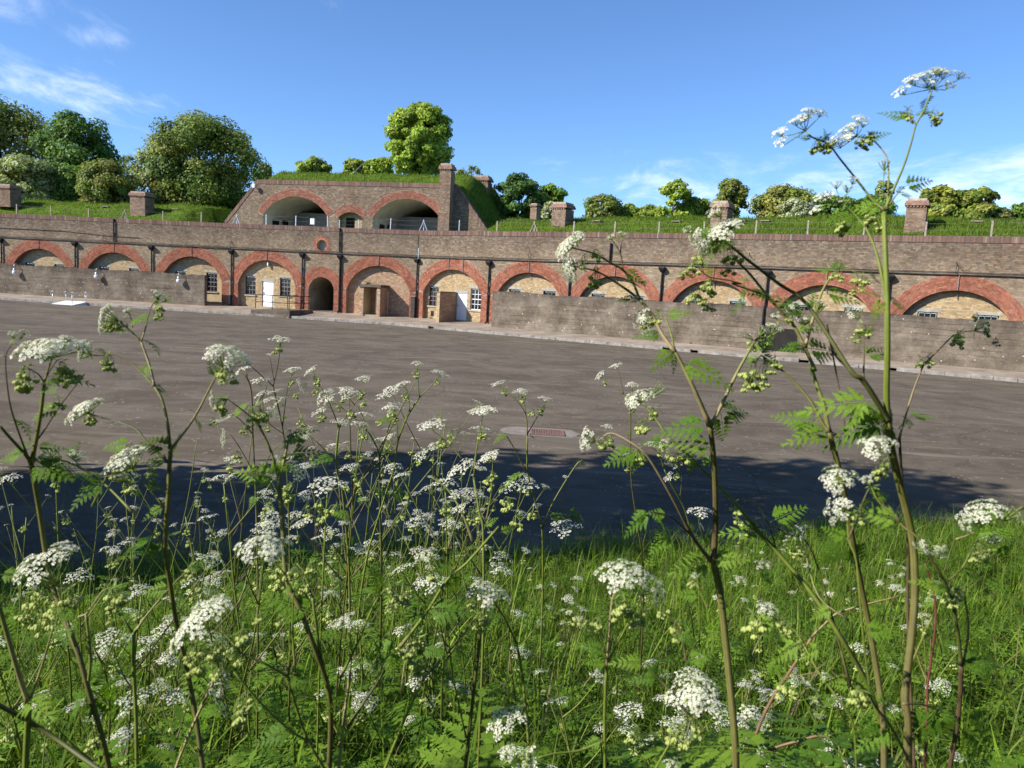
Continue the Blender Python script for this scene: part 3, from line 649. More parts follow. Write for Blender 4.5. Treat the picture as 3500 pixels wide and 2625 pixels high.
# globe lamps on the left wall
LAMP = ['leftmost', 'middle', 'rightmost']
for i, (px, py) in enumerate(((49, 932), (329, 946), (610, 961))):
    fr = FR[0]; LD = 1.80; s, z = fr.hit(px, py, LD)
    lp = empty('wall_lamp', fr.P(s, 1.5, z)); tag(lp, f'{LAMP[i]} of the three white globe lamps on the left blast wall', 'lamp', 'globe lamps on the blast wall')
    W = lp.matrix_basis.inverted() if False else Matrix.Translation(-lp.location)
    def lpart(mb, name, mat, sm=True):
        me = mb.mesh(name, sm); me.transform(W); return link(name, me, lp, mat)
    mb = MB(); mb.tube([fr.P(s, 1.45, 2.77), fr.P(s, LD - .1, 2.77), fr.P(s, LD, 2.70), fr.P(s, LD, z + 0.34)], 0.022, 8); lpart(mb, 'bracket', M['steel'])
    mb = MB(); mb.tube([fr.P(s, LD, z + h) for h in (0.36, 0.33, 0.24, 0.17)], [0.03, 0.085, 0.095, 0.10], 12); lpart(mb, 'cap', M['steel'])
    mb = MB(); H = [0.17, 0.12, 0.05, -0.03, -0.10, -0.15, -0.18]; mb.tube([fr.P(s, LD, z + h) for h in H], [0.10, 0.145, 0.172, 0.172, 0.14, 0.085, 0.02], 14); lpart(mb, 'globe', M['lamp_glass'])
    mb = MB()
    for a in range(4):
        ca, sa = math.cos(a * math.pi / 2 + .4), math.sin(a * math.pi / 2 + .4)
        mb.tube([fr.P(s + r * ca, LD + r * sa, z + h) for h, r in ((0.2, .115), (0.1, .17), (0.0, .188), (-0.11, .15), (-0.19, .03))], 0.007, 4)
    lpart(mb, 'guard', M['steel'])

# ------------------------------------------------------------------ porch, wing wall, ramp platform
fr = FR[1]; L = 0.36
pch = empty('brick_porch', fr.P(12, 0.6, 0.4)); tag(pch, 'small flat roofed brick porch with a tuft of weed on its slab', 'porch')
def under(root, o): o.parent = root; o.matrix_parent_inverse = Matrix.Translation(-root.location); return o
dF = 1.10
sL0 = fr.hit(*c2(400, 1000), dF)[0]; sL1 = fr.hit(*c2(462, 1000), dF)[0]; sR0 = fr.hit(*c2(690, 1000), dF)[0]; sR1 = fr.hit(*c2(748, 1000), dF)[0]; zR = fr.hit(*c2(600, 812), dF)[1]
for a, b_, nm in ((sL0, sL1, 'porch_wall'), (sR0, sR1, 'porch_wall')):
    mb = MB(); box_at(mb, fr, a + .005, b_ - .005, -L, dF - .012, 0.25, zR); w = under(pch, mb.build(nm, M['yellow_mortar']))
    bk = wall_bricks(a, b_, 0.30, zR - .02, lambda s, z: s > -1e9); o = link('porch_bricks', bricks_mesh('porch_bricks', fr, bk, dF, pick(PAL_PINK, len(bk)))); o.data.materials.append(M['yellow_brick']); under(pch, o); o['kind'] = 'stuff'
class Side:                                             # the right flank of the porch as a front of its own
    pass
def side_front(fr, s, d0): q = Front((0, 0), 0); q.B = fr.P(s, d0, 0); q.u = -fr.n; q.n = fr.u; return q
sf = side_front(fr, sR1 - .005, dF); bk = wall_bricks(0.0, dF + L, 0.30, zR - .02, lambda s, z: s > -1e9)
o = link('porch_bricks', bricks_mesh('porch_bricks', sf, bk, 0.008, pick(PAL_PINK, len(bk)))); o.data.materials.append(M['yellow_brick']); under(pch, o); o['kind'] = 'stuff'
mb = MB(); box_at(mb, fr, sL0 - .10, sR1 + .08, -L, dF + .10, zR + .003, zR + .20); under(pch, mb.build('roof_slab', M['concrete']))
mb = MB(); box_at(mb, fr, sL1, sR0, 0.3, dF - 0.1, 0.3, 0.46); under(pch, mb.build('step', M['pavement']))
mb = MB(); box_at(mb, fr, sL1 + .35, sR0 + .3, -L - .02, -L + .03, 0.47, zR - .25); dr = under(pch, mb.build('door', M['white_paint']))
rr = random.Random(4); mb = MB()
for i in range(60):
    p = fr.P(sL0 + .6 + rr.gauss(0, .10), dF - .1, zR + .2); q = p + Vector((rr.gauss(0, .12), rr.gauss(0, .1), rr.uniform(.05, .28))); mb.add([p + Vector((.02, 0, 0)), p - Vector((.02, 0, 0)), q], ((0, 1, 2),))
M['weed'] = simple('weed_green', (0.10, 0.17, 0.035), 0.8, 0.4, 12); under(pch, mb.build('weed_tuft', M['weed']))['kind'] = 'stuff'
# dark board leaning at the right jamb of the porch bay
bx_s, bx_z = fr.hit(*c2(1310, 1150), 0.25); lb = MB(); box_at(lb, fr, bx_s - .14, bx_s + .16, 0.05, 0.3, 0.36, 1.95); o = lb.build('electric_cabinet', M['cable']); tag(o, 'narrow dark cabinet standing against the red pier beside the brick porch', 'cabinet')
mb = MB(); box_at(mb, fr, bx_s - .17, bx_s + .19, 0.04, 0.34, 1.953, 2.0); q = mb.build('lid', M['conduit']); q.parent = o
# wing wall that shelters the second door
fr = FR[2]; L = 0.34; dW = 1.65
a = fr.hit(*c3(490, 1200), dW)[0]; b_ = fr.hit(*c3(547, 1200), dW)[0]; zt = fr.hit(*c3(515, 958), dW)[1]
mb = MB(); box_at(mb, fr, a + .004, b_ - .004, -L, dW - .012, 0.2, zt); ww = mb.build('wing_wall', M['yellow_mortar']); tag(ww, 'short brick wing wall sheltering the white door beside the white sash window', 'wall')
bk = wall_bricks(a, b_, 0.25, zt, lambda s, z: s > -1e9); o = link('wing_bricks', bricks_mesh('wing_bricks', fr, bk, dW, pick(PAL_YEL, len(bk)))); o.data.materials.append(M['yellow_brick']); o.parent = ww; o['kind'] = 'stuff'
sf = side_front(fr, b_ - .004, dW); bk = wall_bricks(0.0, dW + L, 0.25, zt, lambda s, z: s > -1e9); o = link('wing_bricks', bricks_mesh('wing_bricks', sf, bk, 0.008, pick(PAL_PINK, len(bk)))); o.data.materials.append(M['yellow_brick']); o.parent = ww; o['kind'] = 'stuff'
mb = MB(); box_at(mb, fr, a - .02, b_ + 0.02, -L, dW + .02, zt + .002, zt + .07); o = mb.build('capping', M['concrete']); o.parent = ww
# ramp platform with black railings before the first white door
fr = FR[1]
pf = empty('ramp_platform', fr.P(3.5, 3, 0)); tag(pf, 'low concrete ramp platform with black tube railings before the left white door', 'platform')
dP0, dP1 = 1.3, 4.75
sa = fr.hit(*c1(490, 1230), dP1)[0]; sb = fr.hit(*c1(1152, 1250), dP1)[0]; zp = fr.hit(*c1(1152, 1212), dP1)[1]
mb = MB(); vs = [fr.P(s, d, z) for s, d, z in ((sa, dP0, 0), (sb, dP0, 0), (sb, dP1, 0), (sa, dP1, 0), (sa, dP0, zp * .9), (sb, dP0, zp), (sb, dP1, zp), (sa, dP1, zp * .82))]
mb.add(vs, ((3, 2, 6, 7), (2, 1, 5, 6), (0, 3, 7, 4), (4, 7, 6, 5), (1, 0, 4, 5))); under(pf, mb.build('slab', M['concrete']))
def rail_z(s): return zp + 0.95
def railing(pts, posts):
    mb = MB(); mb.tube([p + Vector((0, 0, 1.0)) for p in pts], 0.028, 8); under(pf, mb.build('handrail', M['black_iron'], smooth=True))
    mb = MB(); mb.tube([p + Vector((0, 0, 0.5)) for p in pts], 0.022, 8); under(pf, mb.build('mid_rail', M['black_iron'], smooth=True))
    for p in posts: mb = MB(); mb.tube([p, p + Vector((0, 0, 1.0))], 0.028, 8); under(pf, mb.build('rail_post', M['black_iron'], smooth=True))
s0 = fr.hit(*c1(570, 1170), dP1 - .15)[0]; zz = zp - .01
A, B_, C_ = fr.P(s0, dP1 - .15, zz), fr.P(sb - .12, dP1 - .15, zz), fr.P(sb - .12, dP0 + .15, zz)
railing([A, A.lerp(B_, .5), B_, B_.lerp(C_, .5), C_], [A, A.lerp(B_, .5), B_, B_.lerp(C_, .5), C_])
A2, B2 = fr.P(s0 + .75, dP0 + .2, zz), fr.P(sb - 1.2, dP0 + .2, zz); railing([A2, B2], [A2])
# kerb access ramp with steel hoops, far left
fr = FR[0]; c6 = crop(150, 820, 5.395)
p = on_plane_z(*c6(330, 1195), 0); tr = empty('access_ramp', p); tag(tr, 'small white kerb ramp with four hooped steel handrail posts', 'ramp')
mb = MB(); uu, nn = fr.u, fr.n; Q = lambda s, d, z: uu * s + nn * d + Vector((0, 0, z))
mb.add([Q(-.9, 0, .01), Q(.85, 0, .01), Q(1.05, -1.3, .26), Q(-.7, -1.3, .26), Q(-.9, 0, -.0), Q(.85, 0, 0), Q(1.05, -1.3, 0), Q(-.7, -1.3, 0)], ((0, 1, 2, 3), (1, 5, 6, 2), (3, 7, 4, 0), (2, 6, 7, 3))); mb.build('ramp_sheet', M['blue_white'], tr)
for s, d in ((-.82, -.1), (-.62, -1.2), (.78, -.1), (.98, -1.2)):
    mb = MB(); mb.tube([Q(s, d, .05), Q(s, d, .80)], 0.022, 8); mb.tube([Q(s + .17 * math.cos(t) * (1 if s < 0 else -1) * -1, d, .80 + .16 * math.sin(t)) for t in np.linspace(-1.4, 1.9, 9)], 0.016, 6); mb.build('hoop_post', M['steel'], tr, True)
mb = MB(); mb.tube([Q(-.82, -.1, .5), Q(-.62, -1.2, .62)], 0.014, 6); mb.build('side_rail', M['steel'], tr, True)
mb = MB(); mb.tube([Q(.78, -.1, .5), Q(.98, -1.2, .62)], 0.014, 6); mb.build('side_rail', M['steel'], tr, True)

# ------------------------------------------------------------------ upper casemate (raised block with two open vaults)
t1 = crop(860, 600, 4.8087); t2 = crop(1300, 540, 5.0273); x2 = crop(700, 300, 1.952)
fr = FR[1]; DT = -5.5
T = lambda f, x, y: fr.hit(*f(x, y), DT)
tl_b, _ = T(x2, 75, 893); tl_t, zta = T(t1, 95, 82); _, ztb = T(t2, 900, 440); tr_t, zr = T(t2, 1300, 425); tr_b, zrb = T(t2, 2020, 1225)
ZT = (zta + ztb) / 2
upper = empty('upper_casemate', fr.P(8, DT, 6.4)); tag(upper, 'raised brick gun casemate with two open whitewashed vaults and turf on its roof', 'building')
def upart(o): return under(upper, o)
def walltop(s):
    if s < tl_t: return 6.4 + (ZT - 6.4) * (s - tl_b) / (tl_t - tl_b)
    if s > tr_t: return 6.4 + (ZT - 6.4) * (tr_b - s) / (tr_b - tr_t)
    return ZT
def tarch(l, r, cr, y_spring, ring, L):
    (sl, zl), (sr, zr_) = T(*l), T(*r); zc = T(*cr)[1]; zs = (zl + zr_) / 2
    b = dict(k=1, s0=sl - 2, s1=sr + 2, hw=(sr - sl) / 2, rise=zc - zs, crown=zc, L=L); b['s0'] = (sl + sr) / 2 - 4; b['s1'] = (sl + sr) / 2 + 4; b['ring'] = ring; return b
TA = [tarch((t1, 190, 650), (t1, 1255, 680), (t1, 735, 345), 0, 0.68, 9.0), tarch((t1, 1425, 690), (t1, 1822, 705), (t1, 1620, 602), 0, 0.62, 0.5), tarch((t1, 1985, 715), (t2, 1045, 1050), (t2, 480, 700), 0, 0.68, 9.0)]
ZB = 6.45
cols = [tl_b, tl_t, tr_t, tr_b]
for b in TA: cols += [p[0] for p in arc(b, 22)]
cols = sorted(set(round(c, 4) for c in cols)); mb = MB()
def low(s):
    for b in TA:
        if abs(s - b['sc']) < b['hw'] - 1e-3: return b['zc'] + math.sqrt(max(0, b['R'] ** 2 - (s - b['sc']) ** 2))
    return ZB
for a, c in zip(cols[:-1], cols[1:]):
    m_ = (a + c) / 2; inside = any(abs(m_ - b['sc']) < b['hw'] for b in TA)
    la, lc = (low(a + 1e-3 * (1 if a < m_ else -1)), low(c - 1e-3)) if inside else (ZB, ZB)
    if inside:
        b = [b for b in TA if abs(m_ - b['sc']) < b['hw']][0]; la = b['zc'] + math.sqrt(max(0, b['R'] ** 2 - (a - b['sc']) ** 2)); lc = b['zc'] + math.sqrt(max(0, b['R'] ** 2 - (c - b['sc']) ** 2))
    mb.quad(fr.P(a, DT - .014, la), fr.P(c, DT - .014, lc), fr.P(c, DT - .014, max(lc, walltop(c))), fr.P(a, DT - .014, max(la, walltop(a))))
uw = upart(mb.build('front_wall', M['mortar']))
def keepT(s, z):
    k = z < np.array([walltop(q) for q in s]) - 0.12
    for b in TA:
        r = np.hypot(s - b['sc'], z - b['zc']); up = z > b['spring']
        k &= ~np.where(up, (r < b['R'] + b['ring']) & (np.abs(np.arctan2(s - b['sc'], z - b['zc'])) < b['a0'] + .03), np.abs(s - b['sc']) < b['hw'])
    return k
bk = wall_bricks(tl_b, tr_b, ZB, ZT - .02, keepT); cc = pick(PAL_STOCK, len(bk)) * 1.0 + np.array([0.012, 0.004, 0.0])
o = link('wall_bricks', bricks_mesh('wall_bricks', fr, bk, DT, cc), None, M['brick']); upart(o); o.parent = uw; o.matrix_parent_inverse = uw.matrix_basis.inverted(); o['kind'] = 'stuff'
o.matrix_parent_inverse = (Matrix.Translation(-upper.location) @ uw.matrix_basis).inverted() if False else Matrix.Identity(4)
for b in TA:
    pts = arc(b, 28); mb = MB(); outline = [(pts[0][0], ZB)] + pts + [(pts[-1][0], ZB)]
    for (sa_, za), (sb_, zb) in zip(outline[:-1], outline[1:]): mb.quad(fr.P(sa_, DT + .008, za), fr.P(sb_, DT + .008, zb), fr.P(sb_, DT - b['L'], zb), fr.P(sa_, DT - b['L'], za))
    upart(mb.build('vault', M['white_wash'] if b['L'] > 1 else M['passage']))
    mb = MB(); out = arc(b, 28, b['ring'])
    for (p0, p1), (q0, q1) in zip(zip(pts[:-1], pts[1:]), zip(out[:-1], out[1:])): mb.quad(*[fr.P(q[0], DT - .005, q[1]) for q in (p0, p1, q1, q0)])
    rg = upart(mb.build('arch_ring', M['red_mortar'])); mb = MB(); step = 0.088
    for j in range(int(b['ring'] / step)):
        r0 = b['R'] + .006 + j * step; nb = int(2 * b['a0'] * r0 / (0.125 if j % 2 else .235))
        for i in range(nb):
            a0 = -b['a0'] + 2 * b['a0'] * i / nb; a1 = a0 + 2 * b['a0'] / nb - .011 / r0
            q = [(b['sc'] + r * math.sin(a), b['zc'] + r * math.cos(a)) for r in (r0, r0 + step - .01) for a in (a0, a1)]
            mb.add([fr.P(s, d, z) for d in (DT + .01, DT - .02) for s, z in q], [tuple(f) for f in QB], 0, tuple(pick(PAL_RED, 1)[0] * np.array([.92, 1.02, 1.1])))
    o = mb.build('ring_bricks', M['red_brick']); o.parent = rg; o['kind'] = 'stuff'
    l, r = b['sc'] - b['hw'], b['sc'] + b['hw']
    if b['L'] > 1:
        zp_ = fr.hit(*t1(900, 617), DT - 5.0)[1] if b is TA[0] else fr.hit(*t2(700, 1018), DT - 5.0)[1]
        mb = MB(); box_at(mb, fr, l + .01, r - .01, DT - 5.2, DT - 5.0, ZB, zp_); upart(mb.build('partition', M['shaded_wash']))
        mb = MB(); mb.quad(fr.P(l, DT - 8.98, ZB), fr.P(r, DT - 8.98, ZB), fr.P(r, DT - 8.98, b['crown']), fr.P(l, DT - 8.98, b['crown'])); upart(mb.build('back_wall', M['dark_void']))  # back wall painted near-black for the shade of the deep void
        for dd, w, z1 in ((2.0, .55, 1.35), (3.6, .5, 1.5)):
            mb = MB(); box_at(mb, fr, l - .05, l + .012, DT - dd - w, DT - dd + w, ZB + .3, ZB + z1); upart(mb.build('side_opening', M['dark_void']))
        mb = MB(); mb.quad(fr.P(l, DT - 9, ZB + .01), fr.P(r, DT - 9, ZB + .01), fr.P(r, DT, ZB + .01), fr.P(l, DT, ZB + .01)); upart(mb.build('vault_floor', M['pavement']))
    else:
        w0, z1 = fr.hit(*t1(1555, 692), DT - .5); w1, _ = fr.hit(*t1(1700, 692), DT - .5); mb = MB()
        rect_grid(mb, lambda s, z: fr.P(s, DT - .5, z), [l - .05, r + .05], [ZB, b['crown'] + .05], [(w0, w1, 7.0, z1)]); nw = upart(mb.build('niche_wall', M['yellow_mortar']))
        bk = wall_bricks(l, r, ZB, b['crown'], lambda s, z: in_open(b, s, z, .05) & ~((s > w0 - .06) & (s < w1 + .06) & (z < z1 + .05) & (z > 6.95)))
        o = link('niche_bricks', bricks_mesh('niche_bricks', fr, bk, DT - .488, pick(PAL_YEL, len(bk))), None, M['yellow_brick']); o.parent = nw; o['kind'] = 'stuff'
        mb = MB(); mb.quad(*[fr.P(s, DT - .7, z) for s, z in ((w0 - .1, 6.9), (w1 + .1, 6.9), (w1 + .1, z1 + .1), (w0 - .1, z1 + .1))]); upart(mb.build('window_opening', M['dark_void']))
# coping of the upper block: along the top and down both slopes
for (a, za), (c, zc) in (((tl_b, 6.4), (tl_t, ZT)), ((tl_t, ZT), (tr_t, ZT)), ((tr_t, ZT), (tr_b, 6.4))):
    mb = MB(); h = 0.30 if za == zc else 0.36
    vs = [fr.P(s, d, z) for d in (DT + .02, DT - .6) for s, z in ((a, za - h), (c, zc - h), (c, zc + .03), (a, za + .03))]
    mb.add(vs, ((0, 1, 2, 3), (3, 2, 6, 7), (7, 6, 5, 4), (4, 0, 3, 7), (1, 5, 6, 2))); cb = upart(mb.build('coping', M['mortar'])); mb = MB()
    n = int(math.hypot(c - a, zc - za) / .085)
    for i in range(n):
        s_, z_ = a + (c - a) * i / n, za + (zc - za) * i / n; s2, z2 = a + (c - a) * (i + .88) / n, za + (zc - za) * (i + .88) / n; j = random.uniform(0, .02)
        mb.add([fr.P(s, d, z) for d in (DT + .035, DT - .62) for s, z in ((s_, z_ - h), (s2, z2 - h), (s_, z_ + .045 + j), (s2, z2 + .045 + j))], [tuple(f) for f in QB], 0, tuple(pick(PAL_COPE, 1)[0] * 1.15))
    o = mb.build('coping_bricks', M['red_brick']); o.parent = cb; o['kind'] = 'stuff'
# flood lights
for i, (f, x, y, lab) in enumerate(((t1, 1003, 755, 'white floodlight box on the parapet before the left vault'), (t1, 34, 168, 'small white floodlight high on the left end of the raised casemate'))):
    dd = -1.0 if i == 0 else DT + .35; s, z = fr.hit(*f(x, y), dd); r_ = empty('floodlight', fr.P(s, dd, z)); tag(r_, lab, 'floodlight')
    g = .17 if i == 0 else .12; mb = MB(); mb.box(lambda a, b_, c: fr.u * a - fr.n * b_ + Vector((0, 0, c)), -g, g, -.08, .08, -g * 1.3, g * 1.3); mb.build('housing', M['white_paint'], r_)
    mb = MB(); mb.tube([fr.n * -.1 + Vector((0.05, 0, -g * 1.3)), fr.n * (-.1 if i == 0 else -.35) + Vector((.05, 0, -.75 if i == 0 else -g))], .04, 6); mb.build('stand', M['steel'], r_)

# ------------------------------------------------------------------ chimneys
def chimney(fr, s, d, w, dep, z0, z1, label, cap=0.5, name='chimney_stack'):
    """square brick stack with corbelled cap; s, d mark the middle of its front face"""
    root = empty(name, fr.P(s, d - dep / 2, z0)); tag(root, label, 'chimney', 'brick chimney stacks on the earth bank')
    def ad(o): return under(root, o)
    sh = z1 - cap; mb = MB(); box_at(mb, fr, s - w / 2, s + w / 2, d - dep, d - .012, z0 - .3, sh); body = ad(mb.build('shaft', M['mortar']))
    fl = Front((0, 0), 0); fl.B = fr.P(s - w / 2, d, 0); fl.u = fr.u; fl.n = fr.n
    rs_ = Front((0, 0), 0); rs_.B = fr.P(s + w / 2, d, 0); rs_.u = -fr.n; rs_.n = fr.u
    ls_ = Front((0, 0), 0); ls_.B = fr.P(s - w / 2, d - dep, 0); ls_.u = fr.n; ls_.n = -fr.u
    for q, ln in ((fl, w), (rs_, dep), (ls_, dep)):
        bk = wall_bricks(0, ln, z0 - .3, sh, lambda a, z: a > -9); c = pick(PAL_STOCK, len(bk)) * np.array([1.12, 1.02, .98]) + .01
        o = link('shaft_bricks', bricks_mesh('shaft_bricks', q, bk, 0.0 if q is fl else .006, c), None, M['brick']); ad(o); o['kind'] = 'stuff'
    g = .05; mb = MB()
    for i in range(max(3, int(w / .16))):                # dentil course
        n = max(3, int(w / .16)); a = s - w / 2 + w * i / n; box_at(mb, fr, a, a + w / n * .55, d - .02, d + .06, sh + .0, sh + .09)
    ad(mb.build('dentils', M['cope_red']))['kind'] = 'stuff'
    H = [(sh + .09, sh + .09 + cap * .30, .10), (sh + .092 + cap * .30, sh + .09 + cap * .52, .06), (sh + .094 + cap * .52, sh + .09 + cap * .80, -.03)]
    for j, (za, zb, gg) in enumerate(H):
        mb = MB(); box_at(mb, fr, s - w / 2 - gg, s + w / 2 + gg, d - dep - gg, d + gg, za, zb); ad(mb.build('cap_course', M['cope_red'] if j < 2 else M['cope_pale']))
    return root
M['cope_red'] = simple('weathered_red_cap', (0.25, 0.155, 0.115), .9, .4, 5); M['cope_pale'] = simple('mortar_flaunching', (0.36, 0.29, 0.22), .9, .35, 5)
def chim_px(k, d, x0, x1, y0, y1, dep, label, cap=.5):
    fr = FR[k]; a, zt_ = fr.hit(x0, y0, d); b2, _ = fr.hit(x1, y0, d); _, zb = fr.hit((x0 + x1) / 2, y1, d)
    return chimney(fr, (a + b2) / 2, d, b2 - a, dep, zb, zt_, label, cap)
chim_px(0, -2.6, -20, 33, 628, 694, 1.25, 'squat chimney stack cut by the left edge of the picture', .42)
chim_px(0, -2.6, 444, 495, 653, 738, 1.25, 'squat grey chimney stack on the left bank before the big round tree', .45)
chim_px(1, DT + .98, 1505, 1543, 557, 790, 1.02, 'tall slim chimney stack rising against the raised casemate', .55)
chim_px(1, -11.5, 1623, 1669, 597, 700, 1.4, 'ivy topped chimney stack on the slope right of the raised casemate', .55)
chim_px(2, -9.5, 1814, 1835, 697, 750, .7, 'small narrow brick stack beside the dark round bush', .25)
chim_px(2, -3.4, 1889, 1935, 690, 766, 1.3, 'squat chimney stack right of the small narrow stack', .5)
chim_px(2, -3.2, 2434, 2489, 686, 760, 1.3, 'chimney stack half hidden by white umbels before the twiggy tree', .5)
chim_px(2, -3.0, 3102, 3172, 677, 780, 1.3, 'largest squat chimney stack at the right, before big leaved bushes', .5)
# ------------------------------------------------------------------ earth banks over the casemates
from mathutils import noise as mnoise
def fbm(x, y, sc, oct=3): return mnoise.fractal(Vector((x * sc, y * sc, 3.3)), 1.0, 2.0, oct)
def bank_profile(D):
    xs = (0.5, 0.8, 1.6, 3.0, 4.5, 6.0, 8.0, 12, 25, 60); zs = (6.50, 6.55, 6.72, 7.25, 7.85, 8.30, 8.48, 8.55, 8.7, 9.0); return float(np.interp(D, xs, zs))
def bank_z(p, D):
    z = bank_profile(D) + fbm(p.x, p.y, 0.22) * 0.30 * min(1, max(0, (D - 1.2) / 2)) + fbm(p.x, p.y, 0.9, 2) * 0.09 * min(1, max(0, (D - .9)))
    f = FR[1]; s1, d1 = (p - f.B).dot(f.u), (p - f.B).dot(f.n)
    if p.x < -24: z += (0.30 + 0.22 * fbm(p.x, p.y, .35)) * min(1, (-24 - p.x) / 3) * min(1, max(0, (D - 1.5) / 2))
    if tl_b - .3 < s1 < tr_b + 0.2:
        if d1 > DT - .3: z = 6.50
        elif d1 > DT - 11.5: z = 6.2
    return z
Ds = [0.5, 0.8, 1.2, 1.6, 2.0, 2.5, 3.0, 3.6, 4.2, 4.8, 5.3, 5.6, 6.0, 6.6, 7.4, 8.4, 10, 13, 18, 26, 40, 62]
segn = [56, 40, 90]; rows_ = []
for D in Ds:
    cs = corners([-D] * 3); r = []
    for i in range(3):
        for j in range(segn[i] + (1 if i == 2 else 0)):
            p = cs[i].lerp(cs[i + 1], j / segn[i]); r.append(Vector((p.x, p.y, bank_z(p, D))))
    rows_.append(r)
nc = len(rows_[0]); V = [tuple(p) for r in rows_ for p in r]; F = [(i * nc + j, i * nc + j + 1, (i + 1) * nc + j + 1, (i + 1) * nc + j) for i in range(len(Ds) - 1) for j in range(nc - 1)]
def turf_mat(name, c0, c1, c2):
    m, nt, b = new_mat(name, 0.95, 0.1)
    c = ramp(nt, noise(nt, 0.8, 6, 0.65), [(0.3, c0), (0.52, c1), (0.75, c2)])
    c = mix(nt, 0.6, c, mix(nt, 1.0, c, ramp(nt, noise(nt, 9, 5, 0.75), [(0.25, (0.45,) * 3), (0.8, (1.5,) * 3)]), 'MULTIPLY'))
    nt.links.new(c, b.inputs['Base Color']); bump(nt, b, noise(nt, 7, 6, 0.75), 0.9, 0.15); return m
M['turf'] = turf_mat('bank_turf', (0.055, 0.095, 0.008), (0.09, 0.15, 0.012), (0.14, 0.19, 0.02))
me = np_mesh('earth_bank', V, F, None, True); bank = link('earth_bank', me, None, M['turf']); tag(bank, kind='structure')
# turf roof of the raised casemate
ms = np.linspace(tl_b + .05, tr_b - .05, 46); md = [DT - .55, DT - .9, DT - 1.4, DT - 2.0, DT - 2.8, DT - 3.8, DT - 5.2, DT - 7.5, DT - 11]; V = []; f1 = FR[1]
for d in md:
    g = min(1, (DT - .55 - d) / 3.6); g = g * g * (3 - 2 * g)
    for s in ms:
        p = f1.P(s, d, 0); mid = min(1, max(0.0, (s - tl_b) / 3.4)) * min(1, max(0.42, (tr_b + 2 - s) / 6)); V.append((p.x, p.y, walltop(s) - .01 + (1.28 * mid * g) + fbm(p.x, p.y, .5) * .16 * g + (0.22 if s > tr_t else 0.0) * min(1, (DT - .55 - d) / .5)))
n = len(ms); F = [(i * n + j, i * n + j + 1, (i + 1) * n + j + 1, (i + 1) * n + j) for i in range(len(md) - 1) for j in range(n - 1)]
me = np_mesh('roof_mound', V, F, None, True); mound = link('roof_mound', me, None, M['turf']); tag(mound, kind='structure')

def blades_on(name, V, F, n, hmin, hmax, width, pal, mat, ok=None, seed=1, lean=0.35):
    """short grass blades strewn over a mesh, one joined mass"""
    rg = np.random.default_rng(seed); V = np.array(V); F = np.array(F); A = V[F]
    area = np.linalg.norm(np.cross(A[:, 1] - A[:, 0], A[:, 3] - A[:, 0]), axis=1)
    if ok is not None: area = area * ok(A.mean(1))
    i = rg.choice(len(F), n, p=area / area.sum()); u, v = rg.random((2, n, 1)); Q = A[i]
    p = Q[:, 0] * (1 - u) * (1 - v) + Q[:, 1] * u * (1 - v) + Q[:, 2] * u * v + Q[:, 3] * (1 - u) * v
    h = rg.uniform(hmin, hmax, (n, 1)); a = rg.uniform(0, 2 * np.pi, n); wv = np.stack([np.cos(a), np.sin(a), 0 * a], 1) * width
    tip = p + np.stack([rg.normal(0, lean, n), rg.normal(0, lean, n), np.ones(n)], 1) * h
    VV = np.stack([p - wv, p + wv, tip], 1).reshape(-1, 3); FF = np.arange(3 * n).reshape(n, 3)
    pal = np.array(pal); c = pal[rg.integers(0, len(pal), n)] * rg.uniform(.7, 1.25, (n, 1))
    o = link(name, np_mesh(name, VV, FF, c), None, mat); return o
def leaf_mat(name, trans=0.35, rough=0.6, spec=0.35):
    m, nt, b = new_mat(name, rough, spec); a = nnode(nt, 'ShaderNodeAttribute', attribute_name='Col'); nt.links.new(a.outputs['Color'], b.inputs['Base Color'])
    tr = nt.nodes.new('ShaderNodeBsdfTranslucent'); mx = nt.nodes.new('ShaderNodeMixShader'); mx.inputs[0].default_value = trans
    c = mix(nt, 1.0, a.outputs['Color'], (1.25, 1.2, 0.55), 'MULTIPLY'); nt.links.new(c, tr.inputs['Color'])
    out = nt.nodes['Material Output']; nt.links.new(b.outputs[0], mx.inputs[1]); nt.links.new(tr.outputs[0], mx.inputs[2]); nt.links.new(mx.outputs[0], out.inputs['Surface']); return m
M['leaf'] = leaf_mat('tree_leaf'); M['grass'] = leaf_mat('grass_blade', 0.40, 0.6, 0.2)
PAL_TURF = [(0.085, 0.15, 0.012), (0.12, 0.20, 0.016), (0.15, 0.225, 0.02), (0.07, 0.125, 0.012), (0.18, 0.20, 0.045)]
bv = [tuple(p) for r in rows_[:16] for p in r]; bf = [(i * nc + j, i * nc + j + 1, (i + 1) * nc + j + 1, (i + 1) * nc + j) for i in range(15) for j in range(nc - 1)]
o = blades_on('bank_grass', bv, bf, 60000, .08, .26, .022, PAL_TURF, M['grass'], lambda c: np.clip(70 / np.maximum(c[:, 1], 20), 0, 3) ** 2, 3); tag(o, 'rough green grass covering the earth banks above the wall', 'grass', kind='stuff')
o = blades_on('roof_grass', V, F, 16000, .08, .28, .025, PAL_TURF, M['grass'], None, 4); tag(o, 'rough green grass on the roof of the raised casemate', 'grass', kind='stuff')

